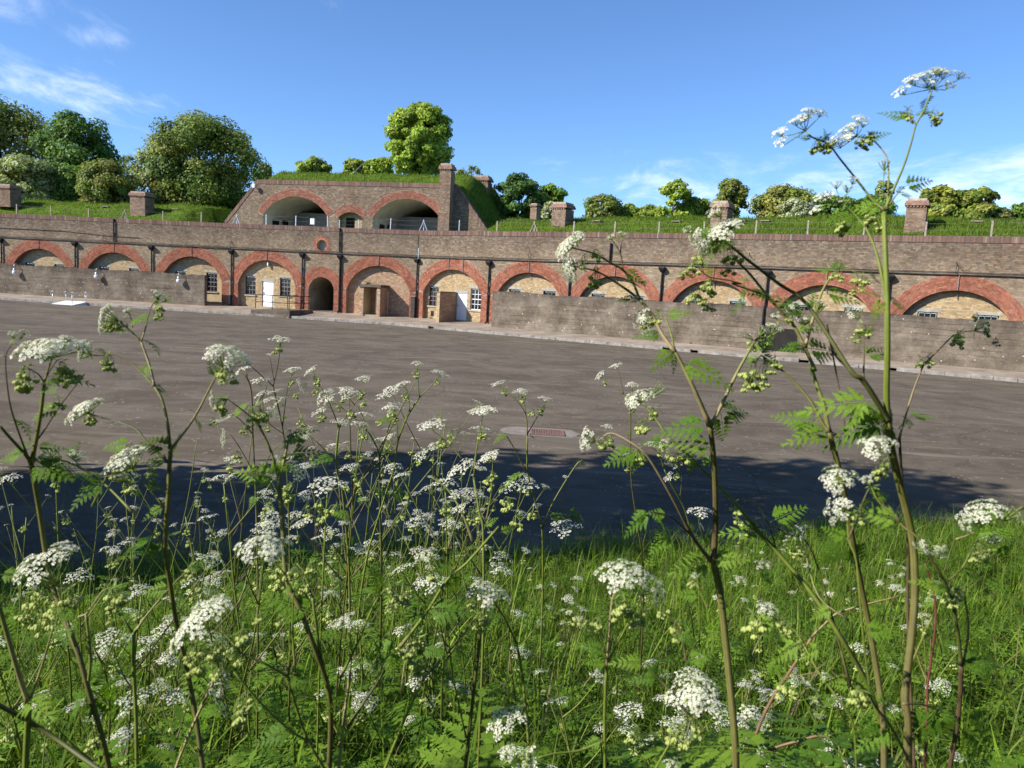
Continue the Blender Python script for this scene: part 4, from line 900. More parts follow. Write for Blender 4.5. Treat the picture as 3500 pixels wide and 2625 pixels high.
# vents peeping out of the bank
VENT = ((0, 361, 711, 'first small brick vent in the left bank, beside the squat stack'), (0, 600, 720, 'second small brick vent in the left bank, nearer the raised casemate'), (2, 2038, 761, 'small brick vent in the bank right of the squat stack'), (2, 2311, 763, 'small brick vent in the bank behind the white umbels'), (2, 2613, 761, 'small brick vent in the bank under the broad olive bush'), (2, 2951, 766, 'small brick vent in the bank behind the tall central stem'), (2, 3337, 764, 'small brick vent at the right end of the bank, past the largest stack'))
for k, px, py, lab in VENT:
    fr = FR[k]; D = 1.2
    while D < 7 and fr.hit(px, py, -D)[1] > bank_z(fr.P(fr.hit(px, py, -D)[0], -D, 0), D) - .02: D += .05
    s, z = fr.hit(px, py, -D); root = empty('bank_vent', fr.P(s, -D, z)); tag(root, lab, 'vent', 'brick vents in the bank')
    Pl = lambda a, b_, c: fr.u * a - fr.n * b_ + Vector((0, 0, c))
    mb = MB(); mb.box(Pl, -.30, .30, -.10, .9, .10, .16); mb.build('slab', M['pavement'], root)
    mb = MB(); mb.box(Pl, -.27, -.2, -.05, .9, -.3, .098); mb.build('cheek', M['cope_red'], root); mb = MB(); mb.box(Pl, .2, .27, -.05, .9, -.3, .098); mb.build('cheek', M['cope_red'], root)
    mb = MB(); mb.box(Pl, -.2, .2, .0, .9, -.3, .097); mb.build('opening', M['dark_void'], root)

# fences on the parapet
def fence(k, posts, label, d=-1.0, struts=(), steel=False, wire_to=None):
    fr = FR[k]; mats = M['steel'] if steel else M['post']; tops = []
    s_, _ = fr.hit(posts[0][0], posts[0][1], d); root = empty('wire_fence', fr.P(s_, d, 6.5)); tag(root, label, 'fence', 'wire fences along the parapet')
    for i, (px, py) in enumerate(posts):
        s, z = fr.hit(px, py, d); z = max(z, 7.3); tops.append((s, z)); r = random.uniform(-.03, .03)
        mb = MB(); w = .03 if steel else .045; mb.box(lambda a, b_, c: fr.P(s + a + r * (c - 6.4), d + b_, c), -w, w, -w, w, 6.3, z); under(root, mb.build('post', mats))
        if i in struts:
            for sg in (-1, 1): mb = MB(); mb.tube([fr.P(s, d + .08, z - .12), fr.P(s + sg * .55, d + .1, 6.35)], .04, 6); under(root, mb.build('strut', mats))
    for f in (.35, .62, .9):
        mb = MB(); mb.tube([fr.P(s, d + .07, 6.5 + (z - 6.5) * f) for s, z in tops], .0045, 4); under(root, mb.build('wire', M['conduit']))
fence(0, [(57, 698), (175, 704), (304, 712), (428, 715), (558, 722), (688, 725)], 'wire fence with wooden posts along the left parapet', -1.0, (3,))
fence(1, [(810, 733), (910, 733), (1011, 737), (1121, 738), (1160, 752), (1227, 750), (1335, 746), (1450, 751), (1570, 752)], 'wire fence with grey steel posts before the open vaults', -.95, (0, 7), True)
fence(2, [(1701, 756), (1829, 757), (1964, 757), (2104, 757), (2255, 757), (2410, 757), (2587, 754), (2765, 753), (2955, 760), (3168, 758), (3394, 754), (3640, 752)], 'wire fence with weathered posts along the right parapet', -1.0, (1,))
# leaning pole on the turf roof
p0 = f1.P(*[(f1.hit(*x2(970, 565), DT - 4)[0])], DT - 4, f1.hit(*x2(970, 565), DT - 4)[1] - .3); p1 = f1.P(f1.hit(*x2(1083, 482), DT - 4)[0], DT - 4, f1.hit(*x2(1083, 482), DT - 4)[1])
mb = MB(); mb.tube([p0, p0.lerp(p1, .5), p1], [.035, .03, .022], 6); o = mb.build('leaning_pole', M['conduit']); tag(o, 'thin pale pole leaning to the right on the turf roof', 'pole')
mb = MB(); e = (p1 - p0).normalized(); mb.tube([p1 - e * .02, p1 + e * .04], .034, 6); q = mb.build('pole_cap', M['steel']); q.parent = o

# ------------------------------------------------------------------ trees and bushes behind the bank
M['bark'] = simple('grey_bark', (0.085, 0.07, 0.055), .95, .35, 4)
def kites(c, nrm, size, rg, asp=0.62):
    """leaf shaped quads at points c facing nrm"""
    n = len(c); t = rg.normal(size=(n, 3)); t -= nrm * (t * nrm).sum(1, keepdims=True); t /= np.linalg.norm(t, axis=1, keepdims=True) + 1e-9; b = np.cross(nrm, t)
    s = size[:, None]; V = np.stack([c - t * s * .5, c + b * s * asp * .5 - t * s * .08, c + t * s * .5, c - b * s * asp * .5 - t * s * .08], 1)
    return V.reshape(-1, 3)
def make_crown(center, rad, nclump_, nleaf, leaf, pal, seed, flat=1.0, openness=0.25, white=0.0):
    nclump = int(nclump_ * 1.7); rg = np.random.default_rng(seed); center = np.array(center); rad = np.array(rad)
    z = rg.uniform(-1, 1, nclump); wz = np.where(z > 0, (1 - np.abs(z) ** 2.4) ** (1 / 2.4), (1 - np.abs(z) ** 5) ** .2 * .96); th = rg.uniform(0, 2 * np.pi, nclump); r = rg.uniform(.15, 1.0, nclump) ** .55 * wz
    cc = center + np.stack([np.cos(th) * r, np.sin(th) * r, z], 1) * rad * .88
    cr = rg.uniform(.17, .35, nclump) * rad.mean() * (flat or 1.0); tone = rg.uniform(.72, 1.22, (nclump, 1)); pal = np.array(pal); base = pal[rg.integers(0, len(pal), nclump)]
    k = rg.choice(nclump, nleaf, p=cr ** 2 / (cr ** 2).sum()); v = rg.normal(size=(nleaf, 3)); v /= np.linalg.norm(v, axis=1, keepdims=True)
    rr = rg.uniform(0, 1, (nleaf, 1)) ** (openness + .12); p = cc[k] + v * rr * cr[k][:, None] * np.array([1.1, 1.1, .78])
    out = (p - center) / rad; nrm = v * .55 + out * .5 + rg.normal(0, .45, (nleaf, 3)) + np.array([0, 0, .35]); nrm /= np.linalg.norm(nrm, axis=1, keepdims=True)
    size = rg.uniform(.65, 1.3, nleaf) * leaf; V = kites(p, nrm, size, rg); F = np.arange(4 * nleaf).reshape(-1, 4)
    c = 2.1 * base[k] * tone[k] * np.array([.98, 1.0, .85]) * rg.uniform(.75, 1.25, (nleaf, 1))
    if white > 0: w = rg.random(nleaf) < white; c[w] = np.array([.60, .60, .50]) * rg.uniform(.8, 1.1, (w.sum(), 1))
    return V, F, c, cc
OLIVE = [(0.10, 0.118, 0.026), (0.118, 0.122, 0.032), (0.08, 0.108, 0.024)]; DARKG = [(0.045, 0.085, 0.018), (0.06, 0.105, 0.022), (0.035, 0.07, 0.016)]; MIDG = [(0.075, 0.125, 0.022), (0.095, 0.145, 0.026), (0.06, 0.105, 0.02)]
BRIGHT = [(0.145, 0.195, 0.025), (0.175, 0.215, 0.034), (0.12, 0.165, 0.022)]; YEL = [(0.125, 0.165, 0.026), (0.105, 0.148, 0.024), (0.14, 0.16, 0.034)]; PALE = [(0.14, 0.17, 0.075), (0.16, 0.18, 0.09)]
def tree(px0, px1, py0, py1, depth, pal, nleaf_, label, name='tree', leaf=.30, clumps=46, openness=.25, white=0.0, group='trees and bushes behind the bank', seed=None, limbs=7, cat=None, base_z=8.2, cs=1.0):
    nleaf = int(nleaf_ * 1.9)
    x0, x1 = at_depth(px0, (py0 + py1) / 2, depth), at_depth(px1, (py0 + py1) / 2, depth); zt = at_depth((px0 + px1) / 2, py0, depth).z; zb = at_depth((px0 + px1) / 2, py1, depth).z
    cx, cy = (x0.x + x1.x) / 2, depth; rx = abs(x1.x - x0.x) / 2; zc = (zt + zb) / 2; rz = (zt - zb) / 2; seed = seed or int(px0 + py0 * 3)
    root = empty(name, (cx, cy, base_z - .3)); tag(root, label, cat or ('bush' if name != 'tree' else 'tree'), group)
    V, F, c, cc = make_crown((cx, cy, zc), (rx, rx * .85, rz), clumps, nleaf, leaf, pal, seed, cs, openness, white)
    me = np_mesh('crown', V - np.array(root.location), F, c); link('crown', me, root, M['leaf'])
    mb = MB(); O = root.location; r0 = max(.06, rx * .055); rr = random.Random(seed); top = Vector((0, 0, zc - O.z))
    mb.tube([Vector((0, 0, 0)), Vector((rr.gauss(0, .1), 0, (zb - O.z) * .6 + .2)), top * .8, top + Vector((0, 0, rz * .4))], [r0 * 1.3, r0, r0 * .7, r0 * .25], 8); link('trunk', mb.mesh('trunk', True), root, M['bark'])
    for i in rr.sample(range(len(cc)), min(limbs, len(cc))):
        mb = MB(); e = Vector(cc[i]) - O; s = Vector((0, 0, rr.uniform(.25, .8) * (zc - O.z))); m_ = s.lerp(e, .5) + Vector((0, 0, rz * .08)); mb.tube([s, m_, e], [r0 * .5, r0 * .3, r0 * .09], 5); link('limb', mb.mesh('limb', True), root, M['bark'])
    return root
tree(-190, 190, 342, 720, 86, OLIVE, 15000, 'tall olive brown tree rising at the left edge of the picture', clumps=60, leaf=.34)
tree(120, 400, 388, 720, 83, DARKG, 11000, 'dark green tree just right of the tall olive brown tree', leaf=.34)
tree(-40, 195, 540, 712, 73, PALE, 6000, 'pale blossoming hawthorn below the tall olive brown tree', 'bush', white=.10)
tree(165, 305, 556, 712, 75, MIDG, 3500, 'yellow green bush between the pale hawthorn and the rounded bush', 'bush')
tree(255, 478, 553, 716, 71.5, OLIVE, 6500, 'rounded olive bush behind the squat grey stack', 'bush', leaf=.26)
tree(395, 485, 525, 690, 92, OLIVE, 900, 'thin half bare tree between the rounded bush and the big round tree', leaf=.25, openness=.6)
tree(478, 886, 405, 735, 77, [(0.105, 0.118, 0.026), (0.085, 0.11, 0.022), (0.12, 0.125, 0.034), (0.06, 0.095, 0.02)], 22000, 'big round tree with brownish green leaves left of the raised casemate', clumps=80, leaf=.30, limbs=14)
tree(455, 590, 500, 730, 75, PALE, 3500, 'pale green bush at the left foot of the big round tree', 'bush')
tree(862, 940, 556, 640, 100, OLIVE, 1200, 'small distant tree between the big round tree and the turf roof', leaf=.3)
tree(1314, 1558, 352, 605, 82, BRIGHT, 19000, 'bright green maple tree standing above the turf roof', clumps=190, leaf=.32, openness=.22, base_z=11.0, limbs=12, seed=917, cs=.66)
tree(1010, 1135, 543, 610, 86, YEL, 1800, 'low leafy bush on the turf roof, leftmost of three', 'bush', leaf=.36, base_z=11)
tree(1165, 1265, 545, 610, 86, YEL, 1500, 'low leafy bush on the turf roof behind the leaning pole', 'bush', leaf=.36, base_z=11)
tree(1245, 1345, 538, 610, 85, BRIGHT, 1500, 'low leafy bush on the turf roof at the left foot of the maple', 'bush', leaf=.36, base_z=11)
tree(1548, 1660, 563, 690, 92, OLIVE, 1600, 'sparse brownish tree behind the slope right of the tall slim stack', leaf=.26, openness=.7, base_z=9)
tree(1682, 1865, 597, 775, 70, DARKG, 8500, 'dark dense bush right of the ivy topped stack', 'bush', leaf=.28)
tree(1790, 1950, 628, 775, 71, MIDG, 5500, 'mid green spreading bush behind the squat stacks', 'bush', leaf=.28)
tree(1850, 1920, 690, 775, 66, PALE, 1500, 'small white blossoming bush between the two squat stacks', 'bush', white=.3, leaf=.22)
tree(1985, 2135, 665, 765, 60, OLIVE, 2400, 'loose twiggy bush on the bank right of the squat stacks', 'bush', leaf=.22, openness=.6)
tree(2085, 2205, 700, 762, 61, YEL, 2200, 'low yellow green bush between the twiggy bush and the young sapling', 'bush', leaf=.22)
tree(2170, 2280, 704, 762, 60, YEL, 2000, 'low golden bush at the left foot of the young sapling', 'bush', leaf=.22)
tree(2240, 2368, 610, 760, 58, BRIGHT, 2600, 'young light green sapling on the right bank', leaf=.24, openness=.6, clumps=22)
tree(2310, 2445, 678, 765, 59, YEL, 3600, 'yellow green bush at the right foot of the young sapling', 'bush', leaf=.22)
tree(2430, 2552, 612, 765, 56, OLIVE, 4200, 'twiggy upright tree behind the half hidden stack', leaf=.2, clumps=30)
tree(2565, 2800, 642, 775, 55, [(0.125, 0.14, 0.026), (0.105, 0.13, 0.026), (0.135, 0.13, 0.034)], 8500, 'broad olive yellow bush in the middle of the right bank', 'bush', leaf=.2)
tree(2660, 2785, 680, 770, 52.5, PALE, 3200, 'white blossoming bush before the broad olive yellow bush', 'bush', white=.38, leaf=.17)
tree(2770, 2930, 668, 770, 53.5, MIDG, 5000, 'dark leaved bush right of the white blossoming bush', 'bush', leaf=.2)
tree(2890, 3070, 672, 772, 54, MIDG, 4500, 'green bush left of the largest stack', 'bush', leaf=.2)
tree(2990, 3052, 612, 720, 68, PALE, 1200, 'slim pale tree showing above the bushes left of the largest stack', leaf=.24)
tree(3130, 3290, 640, 775, 47.5, [(0.12, 0.14, 0.022), (0.09, 0.115, 0.02), (0.14, 0.15, 0.03)], 4200, 'big leaved bush just behind the largest stack', 'bush', leaf=.26, clumps=30)
tree(3240, 3405, 636, 775, 47, [(0.11, 0.135, 0.022), (0.085, 0.115, 0.02), (0.14, 0.145, 0.03)], 4500, 'big leaved bush right of the largest stack', 'bush', leaf=.26, clumps=30)
tree(3375, 3470, 712, 772, 46.5, [(0.10, 0.09, 0.035), (0.08, 0.10, 0.03)], 1000, 'thin low bush with reddish shoots near the right edge', 'bush', leaf=.18, openness=.6)
tree(3450, 3580, 690, 772, 47, MIDG, 2200, 'green bush cut by the right edge of the picture', 'bush', leaf=.22)
# ------------------------------------------------------------------ grassy verge that slopes from the camera down to the asphalt
E_DIR = Vector((0.9535, 0.3015, 0)); E_Q = Vector((-0.3015, 0.9535, 0)); E_P = Vector((0, 8.35, 0))
def verge_t(x, y): return (x - E_P.x) * E_Q.x + (y - E_P.y) * E_Q.y
def verge_z(x, y, lumps=True):
    t = verge_t(x, y) + 0.25 * math.sin(x * 0.9) + 0.16 * math.sin(x * 2.3 + 1) + 0.07 * math.sin(x * 6.1)
    if t > 0: return 0.02 - 0.12 * t
    u = min(-t, 9.5); z = 0.02 + 0.2455 * u - 0.22 * (1 - math.exp(-u / 1.2)) * math.exp(-u / 4.0) + (0.0 if -t < 9.5 else 0.03 * (-t - 9.5))
    if lumps: z += fbm(x, y, 0.8) * 0.06 * min(1, u)
    return z
ts = [0.3, 0.15, 0.0, -0.1, -0.25, -0.45, -0.7] + list(np.arange(-1.0, -9.6, -0.3)) + [-10.5, -12, -15, -20, -30]
xs_ = np.concatenate([np.arange(-60, -9, 1.7), np.arange(-9, 13, 0.3), np.arange(13, 60, 1.7)]); V = []
for t in ts:
    for a in xs_:
        p = E_P + E_DIR * a + E_Q * t; V.append((p.x, p.y, verge_z(p.x, p.y)))
n = len(xs_); F = [(i * n + j, i * n + j + 1, (i + 1) * n + j + 1, (i + 1) * n + j) for i in range(len(ts) - 1) for j in range(n - 1)]
m, nt, b = new_mat('verge_soil', .95, .1)
c = ramp(nt, noise(nt, 3.0, 6, .7), [(.3, (.015, .022, .007)), (.55, (.03, .042, .011)), (.8, (.07, .06, .03))]); nt.links.new(c, b.inputs['Base Color']); bump(nt, b, noise(nt, 25, 5, .7), .8, .03); M['soil'] = m
verge = link('grass_verge', np_mesh('grass_verge', V, F, None, True), None, M['soil']); tag(verge, kind='structure')

def grass_field(name, pts, h, w, cols, seed, bend=.55, label='', mat=None):
    """curved blades: three quads each"""
    rg = np.random.default_rng(seed); n = len(pts); a = rg.uniform(0, 2 * np.pi, n); side = np.stack([-np.sin(a), np.cos(a), 0 * a], 1); d = np.stack([np.cos(a), np.sin(a), 0 * a], 1)
    bd = rg.gamma(2.0, bend / 2, n).clip(0, 1.6); L = []
    for f, wf in ((0, .8), (.36, 1), (.72, .72), (1.0, .06)):
        ang = bd * f; z = h * f * np.cos(ang * .75); r = h * f * np.sin(ang * .75) + 0.02 * f
        c = pts + d * r[:, None] + np.stack([0 * z, 0 * z, z], 1); s = side * (w * wf)[:, None]; L += [c - s, c + s]
    V = np.stack(L, 1).reshape(-1, 3); q = np.array([(0, 1, 3, 2), (2, 3, 5, 4), (4, 5, 7, 6)]); F = (np.arange(n)[:, None, None] * 8 + q[None]).reshape(-1, 4)
    o = link(name, np_mesh(name, V, F, np.repeat(cols, 3, 0)), None, mat or M['grass']); tag(o, label, 'grass', kind='stuff'); return o
def verge_points(n, seed, ymin=1.15, ymax=12.5, tmax=0.02, power=1.0, jitter=True):
    rg = np.random.default_rng(seed); out = []
    while len(out) < n:
        m_ = n; y = ymin + (ymax - ymin) * rg.random(m_) ** power; x = rg.uniform(-1, 1, m_) * (.82 * y + 1.1)
        t = (x - E_P.x) * E_Q.x + (y - E_P.y) * E_Q.y + .25 * np.sin(x * .9) + .16 * np.sin(x * 2.3 + 1) + .07 * np.sin(x * 6.1)
        k = (t < tmax - rg.exponential(.05, m_)) & (t > -8.5); out += list(zip(x[k], y[k]))
    out = out[:n]; return np.array([(x, y, verge_z(x, y) - .01) for x, y in out])
P = verge_points(122000, 21, power=.95); rg = np.random.default_rng(5); n = len(P)
clump = np.array([mnoise.noise(Vector((p[0] * 2.2, p[1] * 2.2, .5))) for p in P]); fine_ = np.array([mnoise.noise(Vector((p[0] * 7, p[1] * 7, 4.5))) for p in P]); h = (rg.uniform(.06, .25, n) * (1 + .9 * clump + .9 * fine_)).clip(.03, .42); tall = rg.random(n) < np.where(P[:, 0] > 0, .17, .11); h[tall] = rg.uniform(.22, .50, tall.sum())
pal = np.array([(.082, .148, .010), (.118, .198, .014), (.17, .26, .022), (.045, .09, .010), (.19, .225, .045)]); cols = pal[rg.choice(5, n, p=[.28, .28, .22, .15, .07])] * rg.uniform(.5, 1.4, (n, 1)) * (1 + .5 * clump[:, None]); dry = rg.random(n) < .035; cols[dry] = np.array([.30, .25, .13]) * rg.uniform(.7, 1.1, (dry.sum(), 1))
grass_field('verge_grass', P, h, rg.uniform(.0015, .0032, n) * np.where(tall, 1.35, 1.0), cols, 8, .9, 'long green grass covering the near verge')

# ------------------------------------------------------------------ leaves, umbels and buds of cow parsley
def frond(npin, nlobe, seed, droop=.3, sweep=1.05):
    """divided leaf along +X, unit length: quads only"""
    r = np.random.default_rng(seed); Q = []
    def kite(p, d, up, l, w):
        s = np.cross(up, d); s /= np.linalg.norm(s) + 1e-9; Q.append([p, p + d * l * .45 + s * w, p + d * l, p + d * l * .45 - s * w])
    def bend(p): p = np.array(p, float); p[2] -= droop * p[0] ** 2 + .25 * abs(p[1]) ** 1.6; return p
    up = np.array([0, 0, 1.0])
    for i in range(npin):
        t = .16 + .80 * i / (npin - 1); L = .44 * (1 - t) ** .85 + .05
        for sg in (-1, 1):
            a = sweep * r.uniform(.9, 1.1); d = np.array([math.cos(a), sg * math.sin(a), 0])
            for j in range(nlobe):
                u = .15 + .75 * j / nlobe; l2 = L * (.24 * (1 - u) + .075)
                for s2 in (-1, 1):
                    a2 = a + s2 * .75; d2 = np.array([math.cos(a2), sg * math.sin(a2), r.normal(0, .12)]); kite(np.array([t, 0, 0]) + d * L * u, d2, up, l2, l2 * .30)
            kite(np.array([t, 0, 0]) + d * L * .5, d, up, L * .55, L * .05); kite(np.array([t, 0, 0]), d, up, L * .6, L * .035)
    kite(np.array([.86, 0, 0]), np.array([1.0, 0, 0]), up, .16, .035)
    for i in range(5): Q.append([np.array([i / 5, -.008, 0]), np.array([(i + 1) / 5, -.007, 0]), np.array([(i + 1) / 5, .007, 0]), np.array([i / 5, .008, 0])])
    V = np.array([[bend(p) for p in q] for q in Q]).reshape(-1, 3); return V, np.arange(len(V)).reshape(-1, 4)
FERN = np.array([(.12, .225, .018), (.15, .25, .024), (.085, .175, .016)])
FROND_ME = []
for i in range(5):
    V, F = frond(7, 6, i, (.15, .35, .6, .25, .8)[i]); c = FERN[i % 3] * np.random.default_rng(i).uniform(.85, 1.2, (len(F), 1)); me = np_mesh('leaf', V, F, c); me.materials.append(M['grass']); FROND_ME.append(me)
# low undergrowth: many small divided leaves and cleavers in one mass
SV, SF = frond(5, 3, 77, .35); P = verge_points(7200, 33, power=1.0, tmax=-.05); rg = np.random.default_rng(9); VV, CC = [], []
for p in P:
    s = rg.uniform(.06, .22); a = rg.uniform(0, 6.28); tl = rg.uniform(-.9, .1); R = Matrix.Rotation(a, 3, 'Z') @ Matrix.Rotation(tl, 3, 'Y'); VV.append(SV @ np.array(R).T * s + p + np.array([0, 0, rg.uniform(.03, .24)])); CC.append(np.repeat((FERN[rg.integers(3)] * rg.uniform(.7, 1.3))[None], len(SF), 0))
me = np_mesh('undergrowth', np.concatenate(VV), np.arange(len(SV) * len(P)).reshape(-1, 4), np.concatenate(CC)); o = link('undergrowth', me, None, M['grass']); tag(o, 'low ferny leaves growing among the verge grass', 'undergrowth', kind='stuff')

m, nt, b = new_mat('white_petal', .6, .3); b.inputs['Base Color'].default_value = (.90, .88, .74, 1)
tr_ = nt.nodes.new('ShaderNodeBsdfTranslucent'); tr_.inputs['Color'].default_value = (.85, .85, .62, 1); mx_ = nt.nodes.new('ShaderNodeMixShader'); mx_.inputs[0].default_value = .35; nt.links.new(b.outputs[0], mx_.inputs[1]); nt.links.new(tr_.outputs[0], mx_.inputs[2]); nt.links.new(mx_.outputs[0], nt.nodes['Material Output'].inputs['Surface']); M['petal'] = m
def plain_leafy(name, col, trans, tcol):
    m, nt, b = new_mat(name, .55, .35); nt.links.new(ramp(nt, noise(nt, 60, 3), [(.3, tuple(x * .75 for x in col)), (.7, tuple(x * 1.2 for x in col))]), b.inputs['Base Color']); t = nt.nodes.new('ShaderNodeBsdfTranslucent'); t.inputs['Color'].default_value = (*tcol, 1); x = nt.nodes.new('ShaderNodeMixShader'); x.inputs[0].default_value = trans
    nt.links.new(b.outputs[0], x.inputs[1]); nt.links.new(t.outputs[0], x.inputs[2]); nt.links.new(x.outputs[0], nt.nodes['Material Output'].inputs['Surface']); return m
M['pedicel'] = plain_leafy('green_pedicel', (.24, .32, .08), .3, (.34, .42, .09)); M['bud'] = plain_leafy('yellow_green_bud', (.48, .55, .17), .35, (.55, .6, .16))
def cluster_mesh(seed, n=13, lod=0):
    """one small flower head, radius 1, facing +Z, joined to its ray at (0, 0, -1)"""
    r = random.Random(seed); mb = MB()
    for i in range(n):
        rad = math.sqrt((i + .4) / n) * r.uniform(.85, 1.05); th = i * 2.4 + r.uniform(-.2, .2); c = Vector((rad * math.cos(th), rad * math.sin(th), -.32 * rad * rad + r.uniform(-.06, .08)))
        nz = Vector((c.x * .55 + r.gauss(0, .15), c.y * .55 + r.gauss(0, .15), 1)).normalized(); ax = nz.orthogonal().normalized(); ay = nz.cross(ax); ph = r.uniform(0, 6.28); out = Vector((math.cos(th), math.sin(th), 0))
        if lod == 0: mb.tube([Vector((0, 0, -.95)), c * .55 + Vector((0, 0, -.4)), c - nz * .03], [.03, .026, .024], 3, 1, None, False)
        for k in range(5):
            t = ph + k * 1.2566; d = ax * math.cos(t) + ay * math.sin(t); e = ax * -math.sin(t) + ay * math.cos(t); l = .22 * (1.0 + .8 * max(0, d.dot(out)) * rad) * r.uniform(.9, 1.1); up = nz * r.uniform(-.02, .06)
            mb.add([c + d * .04, c + d * l * .72 + e * l * .40 + up, c + d * l * .98 + up, c + d * l * .72 - e * l * .40 + up], ((0, 1, 2, 3),), 0)
        if lod == 0 or i % 2 == 0: mb.add([c + ax * .06 + nz * .02, c - ax * .03 + ay * .05 + nz * .02, c - ax * .03 - ay * .05 + nz * .02, c + nz * .09], ((0, 1, 3), (1, 2, 3), (2, 0, 3)), 2)
    return mb
CLUSTER = []
for i in range(6): me = cluster_mesh(i, 11 + i % 4).mesh('flower_cluster'); [me.materials.append(M[q]) for q in ('petal', 'pedicel', 'bud')]; CLUSTER.append(me)
def ball(mb, c, r, mi, n=6, stretch=1.15):
    rings = []; vs = [c + Vector((0, 0, r * stretch))]
    for k in (1, 2, 3): z = math.cos(math.pi * k / 4); q = math.sin(math.pi * k / 4); vs += [c + Vector((r * q * math.cos(2 * math.pi * j / n), r * q * math.sin(2 * math.pi * j / n), r * z * stretch)) for j in range(n)]
    vs.append(c - Vector((0, 0, r * stretch))); fs = [(0, 1 + j, 1 + (j + 1) % n) for j in range(n)]
    for k in (0, 1): fs += [(1 + k * n + j, 1 + (k + 1) * n + j, 1 + (k + 1) * n + (j + 1) % n, 1 + k * n + (j + 1) % n) for j in range(n)]
    fs += [(1 + 2 * n + (j + 1) % n, 1 + 2 * n + j, 3 * n + 1) for j in range(n)]; mb.add(vs, fs, mi)
def bud_mesh(seed):
    """drooping group of knobbly buds hanging from the origin, about 1 unit long"""
    r = random.Random(seed); mb = MB(); k = r.randint(7, 10)
    for i in range(k):
        th = 6.28 * i / k + r.uniform(-.3, .3); out = r.uniform(.06, .40); dn = r.uniform(.28, .85); e = Vector((out * math.cos(th), out * math.sin(th), -dn)); mb.tube([Vector((0, 0, 0)), Vector((e.x * .75, e.y * .75, -dn * .25)), e], [.018, .015, .014], 3, 1, None, False)
        rr = r.uniform(.095, .14)
        for j in range(6): t = j * 1.257; ball(mb, e + (Vector((rr * .8 * math.cos(t), rr * .8 * math.sin(t), -rr * .5)) if j < 5 else Vector((0, 0, -rr * 1.0))), rr * .62, 0, 5)
        ball(mb, e + Vector((0, 0, -rr * .35)), rr * .85, 0, 6)
    for i in range(3):
        th = r.uniform(0, 6.28); d = Vector((math.cos(th), math.sin(th), .3)); s = Vector((-math.sin(th), math.cos(th), 0)); mb.add([Vector((0, 0, 0)), d * .2 + s * .05, d * .5 + Vector((0, 0, r.uniform(-.1, .1))), d * .2 - s * .05], ((0, 1, 2, 3),), 1)
    return mb
BUDS = []
for i in range(5): me = bud_mesh(i).mesh('bud_cluster', True); [me.materials.append(M[q]) for q in ('bud', 'pedicel')]; BUDS.append(me)
def far_umbel(seed):
    """whole umbel as one mesh: hub at the origin, flowers at height 1, radius 1"""
    r = random.Random(seed); mb = MB(); n = r.randint(8, 11)
    for i in range(n):
        rad = .86 * math.sqrt((i + .3) / n); th = i * 2.4 + r.uniform(-.25, .25); c = Vector((rad * math.cos(th), rad * math.sin(th), 1 - .28 * rad * rad + r.uniform(-.1, .06))); mb.tube([Vector((0, 0, 0)), c * .55 + Vector((c.x * .1, c.y * .1, -.05)), c - Vector((0, 0, .12))], [.016, .014, .012], 3, 1, None, False)
        q = cluster_mesh(seed * 20 + i, 9, 1); k = r.uniform(.24, .33); T = Matrix.Translation(c) @ Vector((c.x * .5, c.y * .5, 1)).to_track_quat('Z', 'Y').to_matrix().to_4x4() @ Matrix.Diagonal((k, k, k, 1)); mb.add([T @ Vector(v) for v in q.v], q.f, 0)
        for j in range(len(q.f)): mb.m[-len(q.f) + j] = q.m[j]
    return mb
FARU = []
for i in range(6): me = far_umbel(i + 1).mesh('umbel'); [me.materials.append(M[q]) for q in ('petal', 'pedicel', 'bud')]; FARU.append(me)
M['stem'] = (lambda: None)()
m, nt, b = new_mat('plant_stem', .55, .35); a = nnode(nt, 'ShaderNodeAttribute', attribute_name='Col'); c = mix(nt, .45, a.outputs['Color'], mix(nt, 1.0, a.outputs['Color'], ramp(nt, noise(nt, 55, 4), [(.3, (.6, .55, .5)), (.7, (1.3, 1.3, 1.2))]), 'MULTIPLY')); nt.links.new(c, b.inputs['Base Color']); M['stem'] = m
S_GREEN, S_OLIVE, S_PURP, S_STRAW, S_RED, S_DARK = (.17, .215, .032), (.145, .145, .034), (.105, .068, .038), (.38, .30, .16), (.13, .035, .028), (.095, .105, .025)
def catmull(pts, sub=4):
    if len(pts) < 3: return [Vector(p) for p in pts]
    P = [Vector(p) for p in pts]; P = [P[0] * 2 - P[1]] + P + [P[-1] * 2 - P[-2]]; out = []
    for i in range(1, len(P) - 2):
        for k in range(sub):
            t = k / sub; a, b_, c, d = P[i - 1], P[i], P[i + 1], P[i + 2]; out.append(.5 * ((2 * b_) + (c - a) * t + (2 * a - 5 * b_ + 4 * c - d) * t * t + (3 * b_ - a - 3 * c + d) * t ** 3))
    out.append(P[-2]); return out
